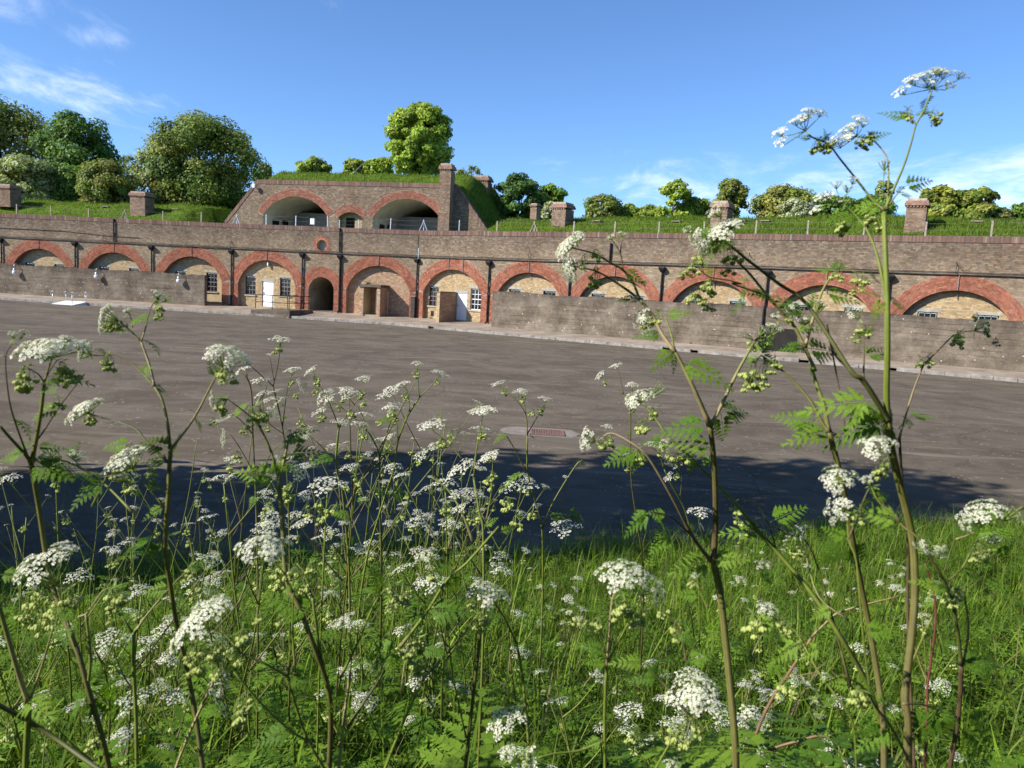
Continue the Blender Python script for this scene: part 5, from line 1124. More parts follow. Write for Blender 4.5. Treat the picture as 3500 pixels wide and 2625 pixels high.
def stem_mesh(name, pts, r0, r1, c0, c1, n=10, ridge=.22, swell=1.45):
    """tapered ridged stem; swollen, paler joint at its foot"""
    pts = [Vector(p) for p in pts]; L = [0.0]
    for a, b_ in zip(pts[:-1], pts[1:]): L.append(L[-1] + (b_ - a).length)
    T = max(L[-1], 1e-6); rads = []
    for l in L: f = l / T; rads.append((r0 + (r1 - r0) * f) * (1 + (swell - 1) * math.exp(-(l / (r0 * 2.2 + 1e-6)) ** 2)))
    mb = MB(); mb.tube(pts, rads, n, 0, None, True, ridge); cols = []
    for i in range(len(pts) - 1):
        f = L[i] / T; j = math.exp(-(L[i] / (r0 * 2.5 + 1e-6)) ** 2) * .6
        for k in range(n): c = [c0[q] + (c1[q] - c0[q]) * f for q in range(3)]; c = [c[q] * (1 - j) + (.26, .20, .11)[q] * j for q in range(3)]; s = .68 if k % 2 else 1.0; cols.append(tuple(x * s for x in c))
    cols += [cols[0], cols[-1]]; mb.c = cols; me = mb.mesh(name, True); me.materials.append(M['stem']); return me
def orient(loc, zdir, spin, sx, sy, sz): return Matrix.Translation(loc) @ zdir.to_track_quat('Z', 'Y').to_matrix().to_4x4() @ Matrix.Rotation(spin, 4, 'Z') @ Matrix.Diagonal((sx, sy, sz, 1))
# ------------------------------------------------------------------ cow parsley plants
CR = dict(A=crop(0, 950, 2.0733), B=crop(700, 1050, 2.074), C=crop(1600, 1150, 2.074), E=crop(2500, 1250, 2.074), F=crop(0, 1800, 2.011), G=crop(800, 1800, 2.011), H=crop(1700, 1800, 2.011), I=crop(2500, 1800, 2.011), K=crop(2550, 150, 2.3694), m=crop(1600, 500, 2.074), n=crop(2500, 500, 1.952))
def pts_of(s):
    out = []; c = None
    for tok in s.split():
        if ':' in tok: c, tok = tok.split(':')
        x, y = tok.split(','); out.append(CR[c](float(x), float(y)))
    return out
class Plant:
    count = 0
    def __init__(self, depth, x0, y0, label, tilt=None, group='cow parsley in the near verge', name='cow_parsley', cat='plant'):
        Plant.count += 1; self.r = random.Random(Plant.count * 17 + 3); r = self.r
        self.d, self.x0, self.y0 = depth, x0, y0; self.ta, self.tb = tilt or (r.uniform(-.10, .10), r.uniform(-.05, .05)); self.ph = r.uniform(0, 6.28)
        p = at_depth(x0, y0, depth); self.root = empty(name, (p.x, p.y, verge_z(p.x, p.y))); tag(self.root, label, cat, group); self.O = self.root.location.copy(); self.near = depth < 1.75; ALLP.append(self)
    def P(self, x, y, push=0.0):
        d = self.d * (1 + self.ta * (x - self.x0) / 1000 + self.tb * (y - self.y0) / 1000 + .028 * math.sin((x - self.x0) / 140 + (y - self.y0) / 260 + self.ph)) + push; return at_depth(x, y, d)
    def px(self, y=1500): return self.d / FPX
    def add(self, name, me, M4, mats=None):
        o = link(name, me, self.root, mats); o.matrix_parent_inverse = Matrix.Identity(4); o.matrix_basis = Matrix.Translation(-self.O) @ M4; return o
    def stem(self, s, w0, w1, c0=S_OLIVE, c1=S_GREEN, ground=False, name='branch'):
        q = pts_of(s) if isinstance(s, str) else s; P = [self.P(*p) for p in q]
        if ground:
            d = (P[0] - P[1]).normalized(); e = P[0].copy(); ext = []
            for _ in range(80):
                if e.z <= verge_z(e.x, e.y) - .02: break
                d = (d * .9 + Vector((0, 0, -1)) * .1).normalized(); e = e + d * .02; ext.append(e.copy())
            P = ext[::-1][::4] + P
        if self.near and not ground and len(P) > 2:
            r = self.r
            for _ in range(r.choice((1, 1, 2))):
                i = r.choice((0, 0, 1, len(P) - 2)); a = r.uniform(0, 6.28); L = r.uniform(.035, .085) * (1.0 if w0 > 12 else .55); X = Vector((math.cos(a), math.sin(a) * .6, r.uniform(-.3, .5))).normalized(); Z = (Vector((r.gauss(0, .3), -.7, .8)) - X * Vector((0, -.7, .8)).dot(X)).normalized(); Y = Z.cross(X).normalized(); Z = X.cross(Y); m4 = Matrix.Identity(4)
                m4.col[0][:3] = X * L; m4.col[1][:3] = Y * L; m4.col[2][:3] = Z * L; m4.col[3][:3] = P[i]; self.add('leaf', r.choice(FROND_ME), m4)
        k = self.px() / 2 * .9; me = stem_mesh(name, [p - self.O for p in catmull(P)], w0 * k, w1 * k, c0, c1, 12 if self.near else 8); return link(name, me, self.root)
    def umbel(self, c, hub, cen, R, tilt=.35, n=None, clusters=None):
        """hub and flower centre in crop pixels; R the half width of the flower head"""
        h = CR[c](*hub); q = CR[c](*cen); s = CR[c](1, 0)[0] - CR[c](0, 0)[0]; Ph = self.P(*h); k = self.d / FPX; r = self.r; Rm = R * s * k * (1.0 if clusters else 1.12)
        Pc = at_depth(q[0], q[1], (Ph.y)); ax = (Pc - Ph); H = max(ax.length, Rm * .45); ax = (ax.normalized() + Vector((0, -1, .35)) * tilt * .45).normalized(); Pc = Ph + ax * H
        if not self.near: self.add('umbel', r.choice(FARU), orient(Ph, ax, r.uniform(0, 6.28), Rm, Rm, H)); return
        n = int((n or r.randint(8, 11)) * 1.35); a1 = ax.orthogonal().normalized(); a2 = ax.cross(a1); ends = []
        if clusters:
            for x, y in clusters: p = CR[c](x, y); ends.append(at_depth(p[0], p[1], Ph.y + r.uniform(-.5, .5) * Rm))
        else:
            for i in range(n): rad = .90 * math.sqrt((i + .35) / n); th = i * 2.4 + r.uniform(-.3, .3); ends.append(Pc + (a1 * math.cos(th) + a2 * math.sin(th)) * rad * Rm + ax * (-.30 * rad * rad * Rm + r.uniform(-.08, .08) * Rm))
        mb = MB(); hl = Ph; rc = Rm * .225 if not clusters else Rm * 1.35
        dirs = []
        for e in ends:
            d = ((e - Ph).normalized() * .8 + ax * .5).normalized() if not clusters else ((e - Ph).normalized() * .6 + Vector((0, -.25, .75))).normalized(); dirs.append(d); b_ = e - d * rc * .95; mb.tube([hl - Ph, (b_ - Ph) * .5 + (b_ - Ph).cross(ax).cross(ax) * -.06, b_ - Ph], [.00075, .0006, .0005], 5, 0, None, False)
        for i in range(4):
            th = r.uniform(0, 6.28); d = (a1 * math.cos(th) + a2 * math.sin(th)) - ax * .5; w = d.cross(ax) * .0012; mb.add([w * 0, d * .005 + w, d * .010, d * .005 - w], ((0, 1, 2, 3),))
        u = self.add('umbel', mb.mesh('umbel', True), Matrix.Translation(Ph), M['pedicel'])
        for e, d in zip(ends, dirs):
            o = link('flower_cluster', r.choice(CLUSTER), u); kk = rc * r.uniform(.85, 1.12); o.matrix_parent_inverse = Matrix.Identity(4); o.matrix_basis = Matrix.Translation(-Ph) @ orient(e, d, r.uniform(0, 6.28), kk, kk, kk)
    def buds(self, c, *pos):
        for x, y, L in pos:
            p = CR[c](x, y); s = CR[c](1, 0)[0] - CR[c](0, 0)[0]; k = L * s * self.d / FPX; t = Vector((self.r.gauss(0, .25), self.r.gauss(0, .25), 1)); self.add('bud_cluster', self.r.choice(BUDS), orient(self.P(*p), t, self.r.uniform(0, 6.28), k, k, k))
    def leaf(self, c, x0, y0, x1, y1, flat=None):
        a, b_ = self.P(*CR[c](x0, y0)), self.P(*CR[c](x1, y1), self.r.uniform(-.3, .3) * .05 * self.d); d = (b_ - a); L = d.length * 1.22; X = d.normalized(); up = Vector((self.r.gauss(0, .3), -.6 + self.r.gauss(0, .25), 1)) if flat is None else flat; Z = (up - X * up.dot(X)).normalized(); Y = Z.cross(X); m4 = Matrix.Identity(4)
        m4.col[0][:3] = X * L; m4.col[1][:3] = Y * L; m4.col[2][:3] = Z * L; m4.col[3][:3] = a; self.add('leaf', self.r.choice(FROND_ME), m4)

def basal(p, n, lo=.04, hi=.5, L0=.10, L1=.24):
    r = p.r
    for i in range(n):
        a = r.uniform(0, 6.28); L = r.uniform(L0, L1); o = link('leaf', r.choice(FROND_ME), p.root); rd = r.uniform(.02, .16)
        o.matrix_basis = Matrix.Translation((rd * math.cos(a), rd * math.sin(a) * .7, r.uniform(lo, hi))) @ Matrix.Rotation(a, 4, 'Z') @ Matrix.Rotation(r.uniform(-.7, .25), 4, 'Y') @ Matrix.Rotation(r.uniform(-.5, .5), 4, 'X') @ Matrix.Diagonal((L, L, L, 1))
ALLP = []
# ---- tallest plant, at the right against the sky
p = Plant(1.0, 3033, 1400, 'tallest cow parsley plant, its white umbels standing high against the blue sky', (.02, -.02))
p.stem('I:1210,1659 1213,1350 1192,1180 1215,950 1245,700 1262,400 1240,60 E:1190,830 1135,590 1110,390', 40, 30, S_PURP, S_OLIVE, True, 'stem')
p.stem('E:1110,390 1100,200 n:1040,1400 1040,1100 1030,800 1018,440', 25, 19, S_GREEN, S_GREEN)
p.stem('K:1120,1345 1030,1270 880,1080 760,930 665,810 550,765 480,705', 10, 5, S_GREEN, S_PURP)
p.umbel('K', (480, 705), (400, 600), 50, clusters=[(262, 695), (268, 775), (400, 600), (440, 585), (525, 520), (480, 565), (612, 535)]); p.buds('K', (640, 750, 150), (590, 770, 130)); p.leaf('K', 665, 805, 650, 700); p.leaf('K', 665, 800, 585, 720)
p.stem('K:1140,1340 1152,1150 1150,970 1125,890 1040,790 960,760 890,752', 9, 4.5, S_GREEN, S_STRAW)
p.umbel('K', (890, 752), (820, 660), 52, clusters=[(735, 790), (700, 760), (790, 685), (850, 655), (925, 580), (962, 620), (800, 735), (870, 640)]); p.buds('K', (985, 755, 110), (945, 760, 100), (1000, 715, 90)); p.leaf('K', 1040, 790, 975, 700)
p.stem('K:1108,1250 1112,1150 1118,1040', 5, 3); p.umbel('K', (1120, 1030), (1120, 935), 58, .3, 6)
p.stem('K:1130,1330 1190,1190 1280,980 1340,790 1375,660 1440,540 1490,420 1508,365', 11, 5.5, S_GREEN, S_GREEN)
p.umbel('K', (1508, 365), (1500, 240), 55, clusters=[(1255, 350), (1350, 270), (1325, 265), (1440, 230), (1470, 285), (1590, 205), (1560, 190), (1665, 310), (1755, 230), (1500, 215), (1620, 220)])
p.stem('K:1375,655 1345,600 1310,540', 5, 3); p.buds('K', (1310, 520, 130), (1500, 545, 130), (1560, 555, 90)); p.stem('K:1420,590 1460,560 1510,548', 4, 3); p.leaf('K', 1400, 600, 1450, 500); p.leaf('K', 1350, 600, 1285, 485)
p.stem('K:1165,1300 1220,1220 1275,1155', 5, 3.5); p.leaf('K', 1270, 1160, 1480, 1075, Vector((-.2, -.9, .3))); p.leaf('K', 1280, 1150, 1235, 1175)
p.leaf('K', 1120, 1330, 880, 1245, Vector((0, -.8, .6))); p.leaf('K', 1110, 1340, 1010, 1260); p.leaf('K', 1140, 1330, 1230, 1260)
p.stem('n:1040,1090 1010,900 965,700 900,550 K:960,1480 880,1380 775,1285', 15, 5, S_GREEN, S_GREEN)
p.umbel('K', (775, 1285), (720, 1180), 52, clusters=[(560, 1330), (600, 1215), (645, 1195), (735, 1115), (830, 1150), (880, 1080), (770, 1265), (650, 1230)]); p.buds('K', (740, 1420, 160), (800, 1400, 130), (1050, 1400, 130), (990, 1370, 120)); p.stem('K:960,1480 985,1420 1040,1385', 6, 3); p.leaf('K', 900, 1400, 990, 1330); p.leaf('K', 965, 1480, 880, 1440)
p.leaf('n', 1030, 1010, 1190, 1050); p.leaf('n', 1025, 1020, 905, 1110); p.leaf('n', 1000, 940, 930, 800); p.leaf('n', 1000, 1000, 925, 960)
# ---- its two long left branches
p.stem('E:1110,390 1060,300 930,100 n:790,1490 510,1060 320,920 90,745 m:1960,790 1890,730 1800,670', 22, 9, S_DARK, S_DARK)
p.umbel('m', (1800, 670), (1740, 570), 180, .4, 16); p.umbel('m', (1690, 640), (1600, 690), 115, .4, 11); p.umbel('m', (1790, 500), (1735, 430), 75, .4, 8); p.stem('m:1800,670 1790,580 1790,500', 5, 3)
p.umbel('m', (1560, 610), (1535, 575), 42, .4, 5); p.stem('m:1800,670 1690,640', 5, 3); p.stem('m:1690,640 1620,620 1560,610', 4, 2.5); p.umbel('m', (1870, 600), (1880, 515), 70, .4, 8); p.stem('m:1800,670 1840,630 1870,600', 4, 3)
p.buds('m', (1850, 720, 150), (1650, 745, 110), (1840, 830, 110), (1590, 820, 110)); p.leaf('m', 1800, 690, 1640, 740); p.leaf('m', 1890, 730, 1960, 700)
p.leaf('E', 1000, 270, 700, 190, Vector((0, -.7, .7))); p.leaf('E', 960, 250, 800, 350); p.leaf('E', 1040, 290, 945, 480, Vector((0, -1, .2))); p.leaf('E', 1060, 300, 1140, 420, Vector((0, -1, .2)))
# ---- second thick stem with its pair of long branches
p = Plant(1.06, 2800, 1500, 'thick stemmed cow parsley left of the tallest one, with a tall forked pair of branches', (.03, -.02))
p.stem('I:1050,1659 1040,1300 1000,1000 940,650 870,300 E:840,1120 800,900 740,640 690,470', 32, 22, S_PURP, S_OLIVE, True, 'stem')
p.stem('E:690,470 660,300 620,180 560,0 n:560,1500 490,1345', 18, 15, S_OLIVE, S_GREEN)
p.stem('n:490,1345 530,1200 560,1100 610,960 680,845', 14, 8, S_STRAW, S_GREEN); p.buds('n', (710, 810, 110), (830, 850, 90), (880, 860, 90), (810, 940, 60), (870, 930, 60)); p.stem('n:680,845 760,820 830,840 880,850', 5, 2.5); p.leaf('n', 690, 840, 740, 730)
p.leaf('n', 550, 1110, 590, 960, Vector((0, -1, .2))); p.leaf('n', 510, 1150, 340, 930)
p.stem('n:490,1345 440,1240 400,1180 250,1010 130,860 20,750', 16, 9, S_OLIVE, S_DARK); p.stem('n:240,1000 130,960 0,915 m:1940,975 1820,945 1720,930 1660,890 1610,820', 9, 4, S_GREEN, S_GREEN)
p.buds('m', (1720, 940, 130), (1640, 1010, 110), (1690, 1080, 90), (1580, 1040, 90), (1730, 1120, 70), (1500, 890, 60), (1560, 870, 80)); p.leaf('m', 1960, 970, 2010, 1130); p.leaf('m', 1930, 960, 1985, 900)
p.umbel('n', (400, 1100), (370, 1060), 60, .4, 7); p.umbel('n', (300, 1150), (280, 1110), 50, .4, 6); p.umbel('n', (560, 1130), (610, 1035), 60, .4, 7); p.umbel('n', (480, 1180), (460, 1140), 48, .4, 6); p.stem('n:490,1345 420,1200 400,1100', 5, 3); p.stem('n:420,1200 330,1160 300,1150', 3, 2); p.buds('n', (450, 1090, 60), (380, 1130, 70), (520, 1130, 60))
p.stem('E:690,470 640,400 560,250 440,110 330,10 n:200,1395', 16, 7, S_OLIVE, S_DARK); p.buds('n', (150, 1430, 150), (220, 1440, 130), (290, 1420, 110)); p.stem('n:200,1395 165,1440 140,1540', 4, 2.5); p.buds('n', (150, 1530, 120), (100, 1560, 90), (210, 1545, 100))
p.leaf('E', 600, 400, 340, 340, Vector((0, -.7, .7))); p.leaf('E', 560, 370, 500, 550, Vector((0, -1, .2))); p.leaf('E', 690, 430, 775, 530); p.leaf('E', 620, 400, 490, 440); p.leaf('n', 170, 1390, 260, 1280); p.leaf('n', 190, 1390, 320, 1440)
p.stem('E:690,470 800,420 n:640,1200 690,1390 870,1560', 5, 8, S_PURP, S_PURP); p.stem('n:880,1560 885,1400 880,1270', 8, 5, S_PURP, S_OLIVE); p.buds('n', (890, 1190, 90), (830, 1240, 80), (920, 1220, 70)); p.umbel('n', (850, 1150), (800, 1090), 70, .5, 5); p.stem('n:880,1270 870,1200 850,1150', 4, 2.5)
p.leaf('E', 830, 1250, 680, 1400, Vector((0, -1, .3))); p.leaf('E', 850, 1260, 940, 1420, Vector((0, -1, .3)))
# ---- tall forked plant right of the middle, long arching left branches
p = Plant(1.15, 2430, 1500, 'tall forked cow parsley right of the picture centre with umbels over the arches', (.05, -.02))
p.stem('H:1640,1659 1632,1450 1600,1100 1570,800 1530,450 1490,250', 26, 30, S_PURP, S_OLIVE, True, 'stem'); p.stem('C:1740,1600 1755,1300 1750,1000 1735,800 1715,630', 26, 20, S_PURP, S_OLIVE)
p.stem('C:1715,630 1600,370 1500,170 1465,110', 19, 14, S_STRAW, S_OLIVE); p.stem('m:1465,1458 1380,1340 1300,1190 1215,1085', 16, 13, S_STRAW, S_DARK)
p.stem('m:1215,1085 1100,1000 940,900 850,870 750,850', 12, 5, S_OLIVE, S_DARK); p.umbel('m', (750, 850), (695, 865), 130, .55, 12); p.umbel('m', (800, 850), (810, 845), 55, .7, 6); p.buds('m', (905, 890, 130)); p.leaf('m', 910, 890, 905, 840); p.leaf('m', 1180, 1080, 1060, 1045)
p.stem('m:1215,1085 1170,970 1100,880 1000,820 890,760 740,720', 11, 5, S_OLIVE, S_GREEN); p.umbel('m', (740, 720), (690, 660), 140, .4, 14); p.umbel('m', (770, 690), (790, 610), 62, .4, 7); p.buds('m', (905, 725, 110), (815, 770, 100)); p.leaf('m', 890, 755, 950, 720); p.leaf('m', 1100, 860, 1060, 830)
p.stem('m:1100,880 1080,760 1020,660', 5, 3, S_PURP, S_PURP); p.umbel('m', (1020, 660), (1000, 630), 45, .3, 6); p.stem('m:1080,760 1090,640', 4, 3, S_PURP, S_PURP); p.umbel('m', (1090, 640), (1098, 605), 45, .3, 6)
p.stem('m:1460,1440 1440,1330 1390,1200 1345,1160', 9, 4, S_GREEN, S_GREEN); p.buds('m', (1290, 1190, 120), (1340, 1160, 110), (1240, 1220, 80)); p.umbel('m', (1240, 1230), (1190, 1210), 95, .6, 7); p.umbel('m', (1290, 1290), (1280, 1335), 75, .5, 5); p.leaf('m', 1450, 1440, 1340, 1550, Vector((0, -1, .3))); p.leaf('m', 1440, 1430, 1500, 1500)
p.stem('C:1720,625 1780,520 1900,270 2000,90 2060,0', 15, 8, S_STRAW, S_GREEN); p.buds('n', (170, 1290, 100), (230, 1280, 90)); p.umbel('n', (190, 1260), (225, 1210), 55, .4, 7); p.umbel('n', (260, 1270), (310, 1190), 75, .4, 8); p.stem('n:150,1290 190,1260', 5, 3); p.stem('n:150,1290 260,1270', 4, 3); p.leaf('n', 150, 1290, 110, 1240)
p.leaf('C', 1790, 540, 1830, 740, Vector((0, -1, .2))); p.leaf('C', 1830, 510, 1960, 520); p.leaf('C', 1850, 470, 1880, 420)
p.stem('C:1720,1590 1600,1430 1440,1130 1270,850 1150,750 1010,685 920,745', 17, 5, S_PURP, S_STRAW); p.umbel('C', (900, 745), (800, 730), 100, .5, 9); p.buds('C', (965, 710, 100), (1000, 700, 90)); p.buds('C', (1200, 800, 110), (1240, 820, 90)); p.leaf('C', 1200, 800, 1010, 880, Vector((0, -.8, .5))); p.leaf('C', 1220, 800, 1170, 930)
p.stem('C:1600,1430 1500,1330 1420,1270 1280,1240', 8, 5, S_RED, S_PURP); p.leaf('C', 1300, 1240, 1100, 1330); p.leaf('C', 1330, 1250, 1450, 1400); p.leaf('C', 1250, 1240, 1240, 1360); p.leaf('C', 1440, 1400, 1310, 1500); p.leaf('C', 1480, 1400, 1560, 1440)
# ---- diagonal plant crossing behind it
p = Plant(1.22, 2620, 2000, 'slanting cow parsley whose branch runs up left to a flat umbel', (.04, 0))
p.stem('I:900,1010 750,760 560,470 310,170 150,0', 24, 18, S_OLIVE, S_GREEN, True, 'stem'); p.stem('C:2074,1400 1900,1190 1700,980 1430,720 1340,600 1230,460', 15, 5, S_GREEN, S_GREEN); p.umbel('C', (1225, 455), (1200, 395), 130, .3, 11); p.umbel('C', (1290, 430), (1385, 345), 48, .3, 6); p.buds('C', (1300, 500, 90), (1240, 590, 130), (1310, 520, 80)); p.leaf('C', 1330, 600, 1260, 560)
p.leaf('C', 1640, 900, 1540, 760); p.leaf('C', 1650, 910, 1720, 850); p.leaf('C', 1600, 890, 1570, 960); p.buds('C', (1520, 800, 130), (1490, 830, 120)); p.umbel('C', (1400, 790), (1370, 740), 60, .5, 6); p.stem('C:1420,730 1400,760 1400,790', 4, 2.5)
p.stem('I:310,170 290,90 E:250,1100 180,980 60,940', 7, 3, S_PURP, S_GREEN); p.buds('E', (30, 960, 110), (50, 1080, 90), (120, 1130, 80), (180, 1080, 70)); p.leaf('E', 270, 1110, 490, 1000); p.leaf('E', 300, 1180, 380, 1200)
p.stem('I:820,1100 560,180 380,50 300,0', 9, 6, S_DARK, S_PURP); p.umbel('I', (490, 80), (440, 20), 85, .4, 7); p.buds('I', (440, 140, 90), (490, 130, 90)); p.stem('I:800,640 600,480 510,190 490,80', 6, 4, S_STRAW, S_STRAW)
p.umbel('I', (215, 290), (215, 240), 70, .4, 8); p.stem('I:195,490 205,380 215,290', 5, 3); p.umbel('I', (50, 400), (60, 345), 60, .4, 7)
# ---- near blurred umbels at the right
p = Plant(.82, 2890, 1640, 'near cow parsley with two bright umbels hanging before the thick stems at right', (.02, 0))
p.stem('I:1240,1659 1100,1380 1000,1250 960,1180 890,1090 760,1020', 12, 10, S_PURP, S_OLIVE, True, 'stem'); p.stem('I:960,1180 900,700 860,250 E:830,1230 815,1020 750,820', 9, 5, S_GREEN, S_GREEN)
p.umbel('E', (750, 820), (745, 800), 150, .9, 10, clusters=None); p.umbel('E', (815, 1020), (690, 1010), 130, .6, 9); p.umbel('E', (1030, 600), (1010, 520), 150, .45, 11); p.stem('E:830,1230 960,900 1080,700 1030,600', 6, 4, S_PURP, S_GREEN); p.buds('E', (1060, 700, 130), (1110, 650, 110), (920, 1030, 130)); p.umbel('E', (985, 850), (940, 785), 55, .4, 6); p.stem('E:1200,1110 1050,970 985,850', 7, 4, S_OLIVE, S_GREEN); p.leaf('E', 980, 930, 890, 1000); p.leaf('E', 1000, 940, 1120, 880); p.leaf('E', 1000, 960, 1030, 1060)
p.leaf('I', 870, 1100, 1000, 1010); p.leaf('I', 900, 1140, 880, 1280); p.leaf('I', 1000, 1250, 1130, 1150); p.buds('I', (890, 1120, 150), (930, 1130, 130)); p.leaf('I', 1080, 1360, 900, 1500); p.leaf('I', 1010, 1310, 880, 1450)
# ---- right edge plants
p = Plant(.95, 3350, 1850, 'cow parsley at the right edge with a flat umbel and a leaning stem', (.02, 0))
p.stem('I:1500,1659 1545,1400 1572,1180 1580,950', 23, 20, S_PURP, S_PURP, True, 'stem'); p.stem('I:1580,950 1560,750 1520,520 1470,390 1300,100 1180,0 E:1180,1085 1050,960', 16, 7, S_DARK, S_OLIVE); p.stem('I:1595,940 1630,700 1600,450', 10, 6, S_STRAW, S_PURP); p.buds('I', (1500, 440, 150), (1560, 430, 130), (1590, 400, 110)); p.stem('I:1470,390 1580,290 1640,180', 8, 5); p.buds('I', (1690, 110, 130), (1660, 140, 110)); p.umbel('I', (1380, 130), (1370, 150), 120, .8, 10); p.stem('I:1470,390 1400,250 1380,130', 5, 3)
p.umbel('E', (1810, 1100), (1770, 985), 150, .35, 11); p.stem('E:2074,1000 1930,1070 1810,1105', 10, 8, S_GREEN, S_GREEN); p.stem('E:1810,1105 1700,1190 1590,1230', 8, 6, S_GREEN, S_STRAW); p.umbel('E', (1760, 1110), (1610, 1090), 80, .5, 8); p.umbel('E', (1930, 1100), (2040, 1060), 70, .4, 7); p.umbel('E', (1850, 1260), (1840, 1200), 80, .4, 7); p.buds('E', (1740, 1290, 120), (1780, 1260, 110))
p.leaf('E', 1910, 1260, 1950, 1380, Vector((0, -1, .3))); p.leaf('E', 1980, 1250, 2060, 1370, Vector((0, -1, .3))); p.leaf('I', 1420, 1260, 1250, 1500, Vector((0, -.9, .5))); p.leaf('I', 1560, 1310, 1860, 1580, Vector((0, -.9, .5))); p.leaf('I', 1500, 1300, 1460, 1500, Vector((0, -.9, .5))); p.stem('I:1180,1220 1300,1220 1420,1260 1560,1310', 8, 5, S_PURP, S_PURP)
p.leaf('I', 1430, 420, 1340, 360); p.leaf('I', 1400, 500, 1320, 540)
p = Plant(1.05, 3190, 2300, 'dark red cow parsley stem at lower right among the thick stems', (0, 0))
p.stem('I:1330,1659 1345,1250 1350,1080 1400,700 1395,480 1330,250', 16, 9, S_RED, S_RED, True, 'stem'); p.stem('I:1350,1070 1300,900 1260,830', 6, 4, S_RED, S_PURP); p.stem('I:1200,1030 1300,800 1380,620', 11, 8, S_OLIVE, S_GREEN); p.leaf('I', 1200, 1030, 1150, 900); p.buds('I', (1340, 690, 80)); p.leaf('I', 1330, 250, 1300, 330)
p = Plant(1.15, 3120, 1500, 'thin brownish cow parsley leaning right over the pale kerb with budding umbels', (.05, 0))
p.stem('I:1250,1500 1220,900 1210,500 1215,150 E:1210,820 1190,510', 12, 12, S_PURP, S_PURP, True, 'stem'); p.stem('E:1190,515 1230,370 1300,150 1360,0 n:1280,1460 1400,1340 1480,1260', 9, 5, S_STRAW, S_PURP); p.buds('n', (1305, 1400, 90), (1270, 1420, 70), (1510, 1250, 110), (1525, 1230, 80)); p.umbel('n', (1620, 1230), (1690, 1190), 75, .2, 6); p.stem('n:1480,1260 1550,1240 1620,1230', 4, 3, S_STRAW, S_GREEN); p.buds('n', (1690, 1150, 60), (1710, 1190, 60), (1720, 1220, 60), (1640, 1115, 60), (1765, 1280, 60)); p.leaf('E', 1260, 360, 1420, 330); p.leaf('E', 1225, 385, 1240, 465, Vector((0, -1, .2))); p.leaf('n', 1270, 1410, 1240, 1370)
p = Plant(.9, 2770, 2250, 'budding cow parsley low at the right with yellow green drooping buds', (0, 0))
p.stem('I:860,1659 835,1350 730,1180 600,1000 490,800', 15, 9, S_PURP, S_GREEN, True, 'stem'); p.stem('I:490,800 440,720 330,640 230,600', 7, 4, S_GREEN, S_GREEN); p.umbel('I', (240, 590), (240, 530), 85, .6, 9); p.buds('I', (150, 600, 180), (320, 610, 110), (390, 670, 100), (470, 830, 150), (440, 800, 130), (350, 1050, 140), (430, 1110, 80)); p.umbel('I', (560, 1050), (520, 1090), 75, .5, 8); p.umbel('I', (640, 1030), (650, 1010), 55, .5, 5); p.umbel('I', (590, 1180), (565, 1210), 55, .5, 6); p.umbel('I', (600, 1290), (600, 1310), 50, .5, 6); p.stem('I:600,1000 560,1050', 4, 2); p.stem('I:600,1000 350,1040', 4, 3); p.stem('I:730,1290 720,1240 620,1240', 6, 3, S_PURP, S_GREEN); p.leaf('I', 470, 790, 280, 890); p.leaf('I', 620, 820, 450, 880); p.leaf('I', 320, 920, 260, 1030); p.leaf('I', 700, 560, 560, 600); p.leaf('I', 700, 590, 800, 520)
p = Plant(1.3, 2560, 2350, 'old brown cow parsley stalk leaning right across the lower right grass', (0, 0))
p.stem('I:110,1600 200,1350 300,1150 420,970 560,750', 15, 13, S_PURP, (.22, .13, .07), True, 'stem'); p.stem('I:560,750 640,670 720,600 900,540 1150,480', 10, 5, S_STRAW, (.22, .13, .07)); p.stem('I:240,1550 330,1510 480,1470 620,1440 780,1510 940,1620', 12, 11, (.22, .13, .07), (.2, .12, .07)); p.leaf('I', 620, 1440, 760, 1400)
# ---- middle foreground
p = Plant(.95, 2070, 2300, 'pale stemmed cow parsley in the middle foreground with a fluffy umbel', (0, 0))
p.stem('H:740,1659 738,1300 750,970', 14, 13, S_GREEN, S_GREEN, True, 'stem'); p.stem('H:750,970 770,750 790,500 850,400', 12, 6, S_STRAW, S_STRAW); p.stem('H:760,930 890,680 1000,460', 8, 5, S_GREEN, S_GREEN); p.umbel('H', (850, 400), (840, 270), 190, .55, 13); p.umbel('H', (1000, 460), (1110, 400), 130, .5, 8); p.buds('H', (810, 500, 160), (880, 500, 150), (920, 570, 150), (1020, 570, 130), (700, 620, 120), (570, 610, 90)); p.stem('H:740,860 710,750 730,640', 4, 3)
p.stem('H:735,1470 560,1540 390,1560 280,1590', 11, 7, S_GREEN, S_GREEN); p.umbel('H', (340, 1640), (180, 1620), 130, .6, 9); p.buds('H', (180, 1540, 120)); p.umbel('H', (80, 1600), (60, 1530), 80, .5, 7); p.leaf('H', 720, 1460, 600, 1500)
p = Plant(.9, 2300, 2450, 'cow parsley bent to the right in the lower middle with a loose umbel and buds', (0, 0))
